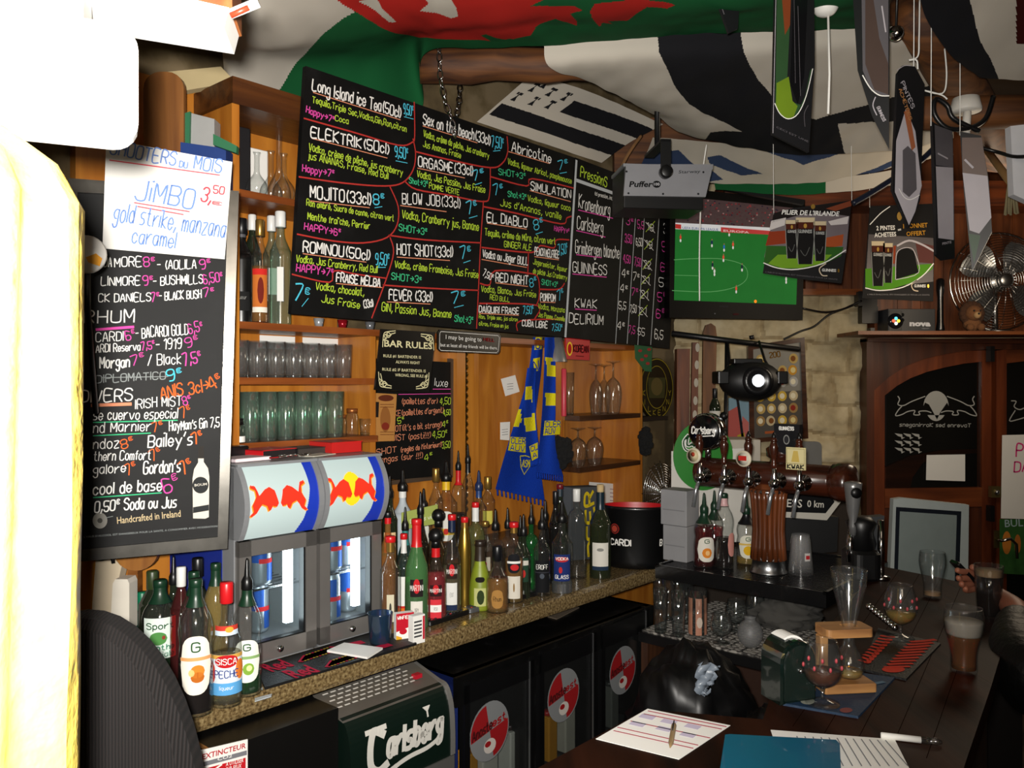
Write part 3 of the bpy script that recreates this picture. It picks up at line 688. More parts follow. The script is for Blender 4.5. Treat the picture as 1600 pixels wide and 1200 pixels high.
# ================================================================ tall chalkboard in a steel frame
YW = math.radians(20.7); OW = P(360, 600, 2.12)
bp = [(120, 292), (371, 305), (352, 848), (118, 868)]
q = P(240, 860, 2.06); r = thing('spirits_board', 'tall black chalkboard of spirit prices in a dented steel frame', 'menu board', q, YW)
cv = vplane(r, OW, YW); pslab(cv, bp, .014, BOARD); cv.mb.build('panel', r); cv.mb = MB()
fr = [(108, 280), (373, 300), (355, 856), (104, 878)]; fi = [(122, 302), (356, 314), (340, 838), (120, 858)]
for i in range(4): j = (i+1) % 4; pslab(cv, [fr[i], fr[j], fi[j], fi[i]], .026, mat('77746E', .22, .95, scale=30, var=.35), .012)
cv.mb.build('frame', r); cv.mb = MB(); cv.off = .0008
def x2(x, y): return (100+x/2.4, 360+y/2.4)
GRY = ink('8A8F8E')
tok = """W|MORE|190 137 290 135 34|W|ULDA|118 137 178 137 34|P|8€|300 137 342 133 34|W|- [AOLILA|350 146 495 143 32|P|9€|512 145 552 138 34|W|LINMORE|140 207 285 205 32|P|9€|298 207 335 203 34|W|- BUSHMILLS|335 206 520 198 32|P|6,50€|525 202 597 190 34
W|CK DANIELS|130 268 325 264 30|P|7€|328 267 360 262 32|W|- BLACK BUSH|358 262 515 254 30|P|7€|525 250 565 243 30|W|RHUM|75 347 262 343 46|W|CARDI|120 418 222 413 34|P|6€|235 414 270 405 36|W|- BACARDI GOLD|270 405 465 388 38|P|6,5€|470 388 522 376 36
W|ARDI Reserva|120 458 285 450 28|P|7,5€|292 450 342 440 30|W|- 1919|345 446 440 442 36|P|9€|458 440 506 428 36|W|Morgan|135 518 245 512 40|P|7€|255 507 305 494 36|W|/ Black|315 508 438 498 38|P|7,5€|452 508 517 490 42
g|DIPLOMATICO|120 572 380 556 28|T|9€|390 568 445 555 42|W|DIVERS|62 645 255 638 44|O|ANIS 3cl>|365 632 545 600 44|O|4€|555 598 597 572 44|W|IRISH MIST|268 668 440 655 34|P|8€|450 656 480 645 30|W|se cuervo especial|110 710 425 704 36|O|7€|445 706 482 690 36
W|nd Marnier|110 758 325 750 36|O|7€|335 757 375 743 34|W|HayMan's Gin 7,5|395 752 582 735 34|W|ndoz|110 820 205 814 36|O|8€|218 820 264 805 34|W|Bailey's|315 812 480 802 46|O|7€|492 803 527 785 40
W|thern Comfort|112 864 325 858 34|O|7€|332 864 370 845 36|W|galore|110 914 230 906 34|O|7€|238 918 277 900 36|W|Gordon's|298 914 435 906 44|O|7€|448 915 488 890 44|W|cool de base|110 992 365 974 40|P|6€|380 988 437 965 56|W|0,50€ Soda ou Jus|115 1056 420 1036 40""".replace('\n', '|').split('|')
for c, tx, xy in zip(tok[::3], tok[1::3], tok[2::3]):
    q = list(map(float, xy.split())); cv.text(tx.replace('[', '('), x2(q[0], q[1]), x2(q[2], q[3]), q[4]/2.4, 1.5 if q[4] < 40 else 2.0, {'W': CW, 'P': CP, 'O': CO, 'T': CB, 'g': GRY}[c])
for c, w_, L_ in ((CP, 4, '122 372 260 362'), (CPe, 5, '105 656 250 651'), (CT, 1.6, '110 720 425 712'), (CT, 1.6, '110 770 325 760'), (CT, 1.6, '110 1002 365 984'), (GRY, 1.2, '140 552 390 548')):
    q = list(map(float, L_.split())); cv.pstroke([x2(q[0], q[1]), x2(q[2], q[3])], w_, c, 1, False)
TAN = ink('C9B48C'); cv.print('Handcrafted in Ireland', x2(200, 1100), x2(438, 1073), 11, TAN, bold=.005)
cv.print("L'ABUS D'ALCOOL EST DANGEREUX POUR LA SANTE, A CONSOMMER AVEC MODERATION", x2(75, 1153), x2(575, 1112), 3, GRY, bold=0)
cv.pell(*x2(135, 1088), 11.5, 12.5, ink('8E8B84')); cv.pell(*x2(135, 1088), 4, 4, ink('4A4844'), 2); cv.pstroke([x2(155, 1078), x2(183, 1072)], 1, GRY)
cv.mb.build('lettering', r); cv.mb = MB()
cv.ppoly([x2(*p) for p in ((484, 1080), (482, 930), (488, 895), (503, 870), (503, 855), (524, 855), (524, 868), (540, 892), (545, 925), (543, 1075), (530, 1081))], ink('CFC9BC'), 1)
cv.ppoly([x2(*p) for p in ((503, 855), (503, 812), (524, 808), (524, 853))], ink('2E2B28'), 2); cv.pell(*x2(512, 955), 12.5, 13, ink('2A2C2C'), 2); cv.print('BOUM', x2(490, 960), x2(536, 955), 4, ink('CFC9BC'), 3)
cv.ppoly([x2(484, 1038), x2(543, 1028), x2(543, 1050), x2(484, 1060)], ink('2A2C2C'), 2); cv.mb.build('printed_bottle', r)
# sheet taped over its top
q = P(262, 400, 2.05); r = thing('paper_sign', 'white paper sign in blue felt pen taped over the top of the tall chalkboard', 'sign', q, YW)
cv = vplane(r, OW, YW, off=0); cv.O = OW+cv.en*.016
n = 14; pts = []
def lerp(a, b, t): return tuple(x+(y-x)*t for x, y in zip(a, b))
tp = [lerp((166, 217), (363, 253), i/n) for i in range(n+1)]; bt = [lerp((160, 388), (351, 405), i/n) for i in range(n+1)]
pslab(cv, tp+bt[::-1], .0015, PAPER); cv.mb.build('sheet', r); cv.mb = MB(); cv.off = .0006
def x1(x, y): return (x/2.857, y/2.857)
BI, RI = ink('6F8FD0'), ink('DE4A58')
for c, tx, xy, w_ in ((BI, 'SHOOTERS', '490 685 780 740 60', 2.2), (BI, 'DU', '800 745 835 750 26', 1.8), (BI, 'MOIS', '865 752 985 772 58', 2.2), (BI, 'JiMBO', '600 888 858 932 88', 2.6), (RI, '3,', '895 895 938 906 62', 2.6), (RI, '50', '952 862 998 868 34', 2), (RI, '€', '945 932 985 938 32', 2),
                      (BI, 'gold strike, manzana', '505 985 1000 1060 78', 2.2), (BI, 'caramel', '588 1085 780 1107 66', 2.2)):
    q = list(map(float, xy.split())); cv.text(tx, x1(q[0], q[1]), x1(q[2], q[3]), q[4]/2.857, w_, c, jit=.03)
for a in ((490, 715, 980, 782), (600, 905, 845, 945), (615, 922, 818, 958)): cv.pstroke([x1(a[0], a[1]), x1(a[2], a[3])], 1.8, RI, 1, False)
cv.mb.build('lettering', r)

# ================================================================ bottles
PROF = {'wine': [(.93, 0), (1, .012), (1, .6), (.94, .66), (.62, .75), (.4, .81), (.36, .86), (.36, 1)],
        'spirit': [(.92, 0), (1, .015), (1, .6), (.93, .66), (.55, .74), (.38, .79), (.35, .84), (.35, .96), (.42, .97), (.42, 1)],
        'martini': [(.93, 0), (1, .015), (.97, .5), (.84, .6), (.5, .72), (.38, .79), (.36, .86), (.36, 1)],
        'syrup': [(.95, 0), (1, .02), (1, .36), (.95, .44), (.9, .5), (.97, .57), (.98, .64), (.84, .72), (.5, .81), (.34, .87), (.32, 1)],
        'pear': [(.85, 0), (1, .04), (1, .3), (.8, .52), (.5, .68), (.44, .8), (.42, 1)],
        'squat': [(.94, 0), (1, .03), (1, .42), (.88, .54), (.45, .66), (.36, .72), (.36, 1)],
        'slim': [(.95, 0), (1, .01), (.92, .3), (1, .62), (.78, .78), (.5, .88), (.46, 1)],
        'dome': [(.9, 0), (1, .03), (1, .55), (.96, .66), (.75, .74), (.36, .78), (.32, .83), (.32, 1)]}
RUBB = mat('0D0D0E', .35)
def prof_r(kind, f):
    p = PROF[kind]
    for (r0, z0), (r1, z1) in zip(p, p[1:]):
        if z0 <= f <= z1: return r0+(r1-r0)*(f-z0)/(z1-z0+1e-9)
    return p[-1][0]
def bottle(label, u, vt, w, kind, g, cap, t=None, vb=None, z=ZC, liq=None, fill=.3, labs=(), name='liquor_bottle', grp='bottles along the back counter', turn=0, Y=None):
    """cap: (type, colour[, sleeve colour, sleeve length]); labs: (z0, z1, colour, half angle, decoration)"""
    if vb: p = Pz(u, vb, z)
    else: Y = Y or Yt(u, t); p = P(u, 0, Y); p.z = z
    h = CZ+(600-vt)/F*p.y-z; R_ = w/2/F*p.y
    r = thing(name, label, 'bottle', p, -math.atan2(p.x, p.y)+turn, grp)
    ct_, cc = cap[0], cap[1]; ch = {'pour': .058, 'screw': .0, 'ball': .055, 'tall': .0, 'cork': .03, 'none': 0}[ct_]; hg = h-ch
    pr = catmull([(a*R_, b*hg) for a, b in PROF[kind]], 3); pr = [(max(a, .002), b) for a, b in pr]
    MB().lathe(pr, g, 24).build('glass_body', r)
    nr = PROF[kind][-1][0]*R_*1.08+.001
    if liq:
        lp = [(max(.002, prof_r(kind, f)*R_*.955), f*hg) for f in [.015+(fill-.015)*i/8 for i in range(9)]]
        MB().lathe(lp, liq, 24).build('liquid', r)
    m = MB()
    if ct_ == 'pour':
        m.lathe([(nr, hg-.022), (nr*1.08, hg-.02), (nr*1.08, hg), (nr*.8, hg+.008), (nr*.55, hg+.014), (nr*.3, hg+h-hg-.006), (nr*.15, h)], cc, 14); m.build('pour_spout', r)
    elif ct_ == 'ball':
        m.ball((0, 0, hg+.02), nr*1.7, cc, 14); m.lathe([(nr, hg-.02), (nr, hg+.01)], cc, 14); m.build('pour_spout', r)
    elif ct_ == 'cork': m.lathe([(nr*.8, hg-.01), (nr*.8, h)], cc, 14); m.build('cork', r)
    elif ct_ != 'none':
        q = .018 if ct_ == 'screw' else .05
        m.lathe([(nr, h-q), (nr*1.06, h-q+.001), (nr*1.06, h-.002), (nr*.95, h+.001)], cc, 18); m.build('cap', r)
    if len(cap) > 2:
        top = hg-(.02 if ct_ == 'pour' else .018 if ct_ == 'screw' else 0); f = lambda zz: prof_r(kind, zz/hg)*R_*1.04+.0008
        zs = [top-cap[3]*i/6 for i in range(7)][::-1]; MB().lathe([(f(q), q) for q in zs], cap[2], 20, cap=False).build('neck_sleeve', r)
    for z0, z1, c, ha, dec in labs:
        zm = (z0+z1)/2*hg; rr_ = max(prof_r(kind, z0), prof_r(kind, z1), prof_r(kind, (z0+z1)/2))*R_+.0012
        wv = WV(rr_); A = ha*rr_
        if dec and dec[0][0] == 'oval': wv.oval(0, zm, A, (z1-z0)*hg/2, c, 0, 2.6)
        else: wv.rect(-A, A, z0*hg, z1*hg, c, 0)
        for d in dec:
            H = (z1-z0)*hg; k = d[0]
            if k == 't': wv.at(d[1], (-A*d[5], z0*hg+H*d[3]), (A*d[5], z0*hg+H*d[3]), H*d[4], min(H*d[4]*.2, 2*A*d[5]/len(d[1])*.2), d[2], 3, .01, 0)
            elif k == 'b': wv.rect(-A, A, z0*hg+H*d[2], z0*hg+H*d[3], d[1], 1)
            elif k == 'o': wv.oval(A*d[2], z0*hg+H*d[3], A*d[4], H*d[5], d[1], 2)
        wv.mb.build('label', r)
    return r
K = ink; CAPR, CAPG, CAPB, CAPW = mat('C4191E', .35), mat('12301F', .35), mat('101114', .35), mat('DADAD6', .4); CAPY = mat('E0B322', .4); BRASS = mat('B08A45', .3, .8)
AMBER = glass((.85, .40, .05), (.35, .1, .01), body=.12); DARKL = glass((.05, .025, .02), (.01, .005, .005)); REDL = glass((.7, .02, .03), (.25, .0, .0), body=.16); GOLDL = glass((.9, .66, .12), (.45, .25, .03), body=.12); GRNL = glass((.06, .4, .08), (.01, .12, .02)); STRAW = glass((.85, .8, .5), (.5, .42, .15))
PALEY = glass((.75, .8, .3), (.4, .42, .08)); TEAL = mat('2E7A78', .4)
FROST = mat('AEB7BD', .6, spec=.4); LIMEF = mat('7E8C22', .45, var=.2)
gf = 'bottles at the left end of the counter'
OR = K('D9822B'); GT = K('1E4D2B'); BT = K('20307A')
# left end group
bottle('clear wavy syrup bottle with pale green sport mint label, left end of the counter', 250, 906, 54, 'syrup', CLEAR, ('screw', CAPG, CAPG, .04), vb=1062, liq=GRNL, fill=.42, grp=gf,
       labs=[(.26, .66, K('D9E6DD'), .95, [('t', 'Sport', GT, .74, .14, .75), ('o', K('4E8A46'), -.1, .5, .5, .16), ('o', K('8A3A2A'), .2, .52, .1, .05), ('t', 'menthe', K('2C7D5C'), .22, .12, .8), ('t', 'glaciale', K('2C7D5C'), .05, .12, .8)])])
bottle('dark caramel syrup bottle with green neck and toffee cube label, front of the left group', 306, 905, 52, 'syrup', CLEAR, ('screw', CAPG, CAPG, .045), vb=1110, liq=DARKL, fill=.36, grp=gf,
       labs=[(.16, .60, K('E9E4D6'), .95, [('oval',), ('t', 'G', GT, .74, .15, .22), ('b', K('DFA066'), .58, .64), ('o', OR, .1, .4, .42, .11), ('o', K('B8641C'), .1, .3, .4, .09), ('o', K('EDC27B'), -.25, .38, .18, .06)])])
bottle('peach liqueur bottle with red cap and bright fruit label, right of the caramel syrup', 354, 910, 46, 'squat', CLEAR, ('tall', CAPR), vb=1097, liq=STRAW, fill=.42, grp=gf,
       labs=[(.10, .43, K('D8E2EA'), 1.25, [('b', K('D4A24A'), .9, 1), ('o', K('E27B2A'), .75, .6, .3, .25), ('o', K('C8402A'), -.8, .55, .22, .25), ('b', K('5AA2D8'), 0, .3), ('o', K('B8161E'), 0, .84, .62, .16), ('t', 'SISCA', PAPER, .77, .14, .5), ('t', 'PECHE', BT, .44, .17, .6), ('t', 'liqueur', PAPER, .14, .09, .35, .12)]),
             (.58, .66, K('C23B2E'), 1.2, [('b', K('CFE0EE'), 0, .5), ('o', K('E8A03A'), .2, .6, .3, .3)])])
bottle('green syrup bottle with pourer and lime label, right of the peach liqueur', 386, 872, 44, 'syrup', CLEAR, ('pour', RUBB, CAPG, .04), vb=1080, liq=GRNL, fill=.2, grp=gf,
       labs=[(.12, .5, K('E6E8DC'), .95, [('oval',), ('t', 'G', GT, .76, .14, .22), ('b', K('86A86A'), .55, .62), ('o', K('7FA63C'), .1, .32, .4, .14), ('o', K('D9E2A0'), .15, .34, .2, .07)])])
bottle('red bottle with white capsule, standing behind the left group', 283, 886, 32, 'wine', glass((.55, .06, .06), (.2, .01, .01)), ('tall', CAPW, CAPW, .035), t=-.20, grp=gf)
bottle('yellow syrup bottle with dark green capped neck, behind the peach liqueur', 337, 880, 40, 'syrup', CLEAR, ('screw', CAPG, CAPG, .04), t=-.17, liq=GOLDL, fill=.84, grp=gf)
bottle('black capped dark bottle, farthest back of the left group', 309, 872, 34, 'spirit', DGREEN, ('tall', CAPB), t=-.27, grp=gf)
bottle('dark bottle with black pourer, behind the white capsule bottle', 271, 868, 30, 'wine', DGREEN, ('pour', RUBB), t=-.34, grp=gf)
bottle('green capped syrup bottle with empty shoulders, behind the caramel syrup', 303, 893, 44, 'syrup', CLEAR, ('screw', CAPG, CAPG, .04), t=-.12, liq=DARKL, fill=.3, grp=gf)
bottle('dark green bottle with gold script on its neck, behind the mint syrup', 238, 892, 40, 'wine', DGREEN, ('tall', mat('2E3B1E', .4), mat('5C5A2A', .4), .03), t=-.41, grp=gf)
bottle('green plastic capped bottle at the far left, partly behind a board', 222, 925, 36, 'squat', glass((.05, .4, .28), (.01, .15, .1)), ('tall', mat('0E6B4A', .4)), t=-.50, liq=REDL, fill=.25, grp=gf)
# front row
bottle('clear gin bottle with brass collar and red pourer, first bottle right of the cooler', 610, 838, 32, 'spirit', CLEAR, ('screw', CAPR, BRASS, .03), t=-.13, liq=AMBER, fill=.1, labs=[(.14, .42, K('C9C1A6'), .35, [('o', K('3A3A32'), 0, .5, .3, .2)])])
bottle('clear bottle with red cap and white neck, beside the brass collared gin', 631, 834, 22, 'spirit', CLEAR, ('screw', CAPR, CAPW, .045), t=-.205, labs=[(.1, .52, K('E3E3DD'), .9, [('b', K('D86A20'), .02, .14), ('b', K('C6281E'), .14, .2)])])
bottle('green vermouth bottle with red neck, tallest of the three vermouths', 651, 811, 37, 'martini', GREENG, ('screw', CAPR, CAPR, .07), t=-.12, liq=glass((.03, .2, .03), (.0, .05, .01)), fill=.4,
       labs=[(.06, .26, K('DCD8CE'), .5, [('b', K('A61A24'), 0, .28), ('t', 'DRY', K('33332F'), .5, .18, .3)]), (.30, .46, K('1C1414'), .55, [('o', K('C01E26'), 0, .62, .5, .42), ('t', 'MARTINI', PAPER, .36, .32, .95)])])
bottle('red vermouth bottle with a red capsule and pink label, middle of the three vermouths', 681, 820, 34, 'martini', CLEAR, ('ball', RUBB, CAPR, .05), t=-.12, liq=REDL, fill=.62,
       labs=[(.06, .30, K('D2333C'), .5, [('b', PAPER, .35, .72), ('t', 'RSO', K('33332F'), .45, .16, .3)]), (.34, .48, K('2A1012'), .55, [('o', K('C01E26'), 0, .62, .5, .42), ('t', 'MARTINI', PAPER, .36, .32, .95)])])
bottle('pale vermouth bottle with navy neck and red cap, right of the red vermouth', 706, 804, 30, 'martini', CLEAR, ('screw', CAPR, mat('14203C', .35), .04), t=-.13, liq=STRAW, fill=.5,
       labs=[(.07, .34, K('DCDDD8'), .55, [('b', K('1C2A48'), 0, .2), ('t', 'EXT', K('33332F'), .5, .14, .3)]), (.38, .52, K('2A1A14'), .55, [('o', K('C01E26'), 0, .62, .5, .42), ('t', 'MARTINI', PAPER, .36, .32, .95)])])
bottle('slim metallic gold bottle with red cap', 726, 808, 21, 'slim', mat('A98838', .3, .9), ('screw', CAPR, BRASS, .02), t=-.18)
bottle('olive green pear shaped bottle with brown neck sleeve', 750, 845, 34, 'pear', LIMEF, ('screw', mat('241A14', .4), mat('2E241A', .4), .05), t=-.11, labs=[(.08, .34, K('B9BC7A'), .55, [('o', K('2C3A1C'), .1, .5, .6, .4)]), (.42, .5, K('17140F'), .5, [('oval',)])])
bottle('round amber rum flask with black cap and tan arched label', 777, 853, 35, 'squat', CLEAR, ('tall', CAPB), t=-.05, liq=AMBER, fill=.5, labs=[(.08, .36, K('A5793E'), .55, [('oval',), ('t', 'Rhum', K('3A2412'), .4, .24, .6)])])
bottle('whiskey bottle with red cap and slanted white label', 803, 816, 29, 'spirit', CLEAR, ('screw', CAPR, BRASS, .02), t=-.09, liq=AMBER, fill=.55, labs=[(.06, .34, K('D8D2C4'), .7, [('o', K('8A6A3A'), 0, .5, .12, .2)]), (.38, .62, K('15161A'), .75, [('oval',), ('o', K('C02428'), .1, .3, .6, .16), ('b', PAPER, .5, .62)])])
bottle('dark herb liqueur bottle with pourer beside the whiskey', 818, 803, 22, 'spirit', DGREEN, ('pour', RUBB), t=-.10, labs=[(.25, .6, K('1E3A2A'), .7, [('b', K('C9C6BA'), .7, .9), ('o', K('B02A24'), 0, .35, .4, .16)])])
bottle('bright green ribbed bottle with black pourer', 830, 786, 24, 'dome', glass((.04, .7, .12), (.01, .2, .03)), ('pour', RUBB), t=-.16, liq=glass((.05, .6, .08), (.0, .2, .02)), fill=.55)
bottle('clear vodka bottle with black lettered label and black pourer', 847, 793, 26, 'spirit', CLEAR, ('pour', RUBB), t=-.07, labs=[(.06, .5, K('101114'), .9, [('b', K('3A3C44'), .62, .64), ('t', 'EROFF', PAPER, .74, .13, .75), ('o', K('4A505A'), 0, .52, .3, .08)])])
bottle('vodka bottle with blue and red label and silver foot', 878, 783, 32, 'spirit', CLEAR, ('pour', RUBB), t=-.045, labs=[(.01, .13, mat('B9BBBC', .2, .9), 3.1, []), (.17, .52, K('1A2C66'), .85, [('o', K('B8282C'), 0, .82, .8, .1), ('t', 'VODKA', PAPER, .8, .1, .7), ('o', K('B8282C'), -.15, .42, .2, .12), ('t', 'GLASS', PAPER, .1, .13, .75)])])
bottle('clear spirit bottle with white and red capsule, behind the blue labelled vodka', 901, 764, 30, 'dome', CLEAR, ('tall', CAPW, CAPR, .05), t=-.14)
bottle('dark bottle with red foil cap behind the blue labelled vodka', 875, 757, 24, 'wine', DGREEN, ('screw', mat('6A1018', .4), mat('24303A', .4), .03), t=-.22)
bottle('black wine bottle standing left of the red foil bottle', 868, 768, 20, 'wine', glass((.04, .04, .04), (.01, .01, .01)), ('tall', CAPB), t=-.15)
bottle('green white wine bottle with cork and white label, alone before the ice bucket', 938, 757, 33, 'wine', glass((.18, .25, .08), (.03, .05, .01)), ('cork', mat('C2A878', .8), mat('10242E', .35), .07), t=-.08, liq=glass((.25, .3, .06), (.05, .06, .01)), fill=.45, labs=[(.1, .42, K('D9D6CB'), .8, [('b', K('1C2F44'), 0, .14), ('o', K('8A8A84'), 0, .75, .4, .06)])], name='wine_bottle')
# rear rows: on the step and behind the front row
ZS = ZC+.12
bottle('frosted grey vodka bottle with upright dark lettering and pourer, top row', 629, 733, 30, 'spirit', FROST, ('pour', RUBB, CAPW, .025), t=-.42, z=ZS, labs=[(.2, .5, FROST, .3, [('t', 'Three', K('23242A'), .3, .3, .9)])])
bottle('dark bottle with pourer against the cooler side', 609, 742, 24, 'wine', DGREEN, ('pour', RUBB), t=-.38, z=ZS, labs=[(.25, .5, K('D9B98A'), .8, [])])  # tan front patch paints the bright reflection on its body
bottle('dark bottle with rounded white label, right of the frosted vodka', 662, 763, 26, 'spirit', CLEAR, ('pour', RUBB), t=-.50, z=ZS, labs=[(.2, .62, K('D5D6CC'), .8, [('oval',)])])
bottle('clear bottle with gold screw cap, top row', 681, 732, 22, 'spirit', CLEAR, ('tall', BRASS), t=-.42, z=ZS, liq=STRAW, fill=.3)
bottle('clear rum bottle with yellow neck band and arched white label, top row', 697, 720, 34, 'spirit', CLEAR, ('pour', RUBB, CAPY, .035), t=-.46, z=ZS, labs=[(.18, .56, K('DAD9D0'), .8, [('oval',), ('b', K('D9B02E'), .2, .42), ('o', K('B93028'), 0, .32, .3, .1)])])
bottle('clear bottle with red neck label, top row beside the beaded pillar', 716, 704, 22, 'dome', CLEAR, ('pour', RUBB, CAPR, .06), t=-.505, z=ZS, liq=DARKL, fill=.42)
bottle('bottle with the tallest black pourer, top row beside the beaded pillar', 731, 694, 20, 'wine', CLEAR, ('pour', RUBB, CAPB, .04), t=-.54, z=ZS)
bottle('clear bottle with blue neck and dark pourer on the back step', 748, 735, 24, 'spirit', CLEAR, ('pour', mat('1B2C54', .35), mat('1B3C74', .4), .03), t=-.42, z=ZS)
bottle('clear bottle with gold cap right of the blue necked one', 762, 745, 22, 'spirit', CLEAR, ('tall', BRASS), t=-.48, z=ZS, labs=[(.3, .5, K('C9BE52'), .7, [])])
bottle('yellow green liqueur bottle with red cap over a white neck', 743, 785, 30, 'dome', PALEY, ('screw', CAPR, CAPW, .05), t=-.22, liq=PALEY, fill=.55)
bottle('clear bottle with orange gold cap, second row', 758, 815, 24, 'spirit', CLEAR, ('screw', BRASS), t=-.28, liq=AMBER, fill=.4, labs=[(.3, .5, K('C9C0AE'), .7, [('o', K('B93028'), 0, .5, .3, .2)])])
bottle('clear dome shouldered bottle with short pourer, second row', 774, 795, 30, 'dome', CLEAR, ('pour', RUBB), t=-.23)
bottle('clear bottle with slim black pourer above the whiskey', 793, 793, 24, 'dome', CLEAR, ('pour', RUBB), t=-.25)
bottle('amber bottle with black ball stopper, behind the red vermouth', 685, 790, 26, 'spirit', BROWNG, ('ball', RUBB), t=-.26)
bottle('dark bottle with long black pourer behind the green vermouth', 657, 768, 24, 'wine', glass((.1, .06, .03), (.03, .02, .01)), ('pour', RUBB, CAPB, .06), t=-.27)
bottle('teal necked bottle with black pourer behind the white necked one', 633, 792, 24, 'wine', glass((.1, .35, .3), (.02, .1, .08)), ('pour', RUBB, TEAL, .05), t=-.25)
bottle('small dark bottle with pourer in the middle of the second row', 813, 805, 18, 'spirit', DGREEN, ('pour', RUBB), t=-.21)
bottle('black bottle with long pourer behind the lettered vodka', 852, 781, 22, 'wine', glass((.05, .05, .05), (.01, .01, .01)), ('pour', RUBB), t=-.22)
bottle('amber bottle with bright neck between cooler and gin', 606, 800, 26, 'spirit', AMBER, ('screw', CAPB, CAPR, .02), t=-.25, liq=AMBER, fill=.6)
# cards and box behind the bottles
def cut(name, label, cat, pts, t, d, m, group=None):
    q = Pt(sum(p[0] for p in pts)/len(pts), max(p[1] for p in pts), t); r = thing(name, label, cat, q, TH, group); cv = vplane(r, B(0, t, 0), TH)
    pslab(cv, pts, d, m); cv.mb.build('sheet' if d < .004 else 'panel', r); cv.mb = MB(); cv.off = .0008; return r, cv
r, cv = cut('beer_box', 'tall grey carton with yellow upright BEER lettering behind the clear vodka bottles', 'box', [(893, 762), (943, 760), (940, 872), (891, 876)], -.30, .08, mat('4A4E52', .6))
cv.text('BEER', (932, 862), (926, 768), 22, 5.2, K('D8BE1E'), slant=0, jit=0, l=3); cv.mb.build('lettering', r)
r, cv = cut('card', 'white handwritten card leaning on the back panel right of the grey carton', 'card', [(921, 753), (989, 758), (987, 800), (921, 798)], -.55, .002, PAPER)
for i in range(6): cv.pstroke([(953, 764+i*6), (975+4*(i % 2), 766+i*6)], 1, K('8A5A6A'))
cv.mb.build('lettering', r)
r, cv = cut('card', 'lime green card standing behind the front bottles near the cooler', 'card', [(628, 801), (684, 788), (684, 818), (628, 828)], -.325, .003, mat('A7B45C', .6))
cv.text('tous les vins', (640, 818), (680, 809), 6, 1, K('E8ECD0')); cv.mb.build('lettering', r)

# ================================================================ the two illuminated can coolers
def bull(x, y, w, h, flip):
    U = [(0, .04), (.13, .16), (.08, .37), (.16, .5), (.23, .63), (.21, .83), (.07, .91), (.08, 1), (.23, .96), (.3, .77), (.33, .65), (.54, .83), (.71, .9), (.88, .77), (.93, .57), (.99, .35), (.93, .24), (.77, .28), (.73, .17), (.65, .13), (.58, .3), (.42, .37), (.33, .26), (.23, .1), (.08, 0)]
    return [(x+(1-a if flip else a)*w, y+b*h) for a, b in U]
SIGN = mat('AEBFBE', .3, emit=.32, var=0); SIGNR = mat('D8301C', .4, emit=.30, var=0); SIGNY = mat('F2C81E', .4, emit=.35, var=0); SIGNB = mat('1B35A8', .4, emit=.16, var=0); ORL = mat('F08A1E', .4, emit=.4, var=0)
GREYP = mat('8F9194', .35, .25); FRAMEG = mat('8E8A86', .3, .6); INS = mat('C9D6DA', .4, emit=.05); TUBE = mat('F4FBFF', .3, emit=9, var=0)  # INS, the cooler lining, has a faint added glow of its own
class SV(CV):
    """drawing surface of the bowed sign: local frame, a right, b up from the sign's foot"""
    def __init__(s, y0, z0, H, bow): s.y0, s.z0, s.H, s.bow = y0, z0, H, bow; s.mb = MB()
    def w(s, a, b, l): q = (b-s.H*.45)/(s.H*.55); return (a, s.y0-s.bow*(1-q*q)-l*.0006, s.z0+b)
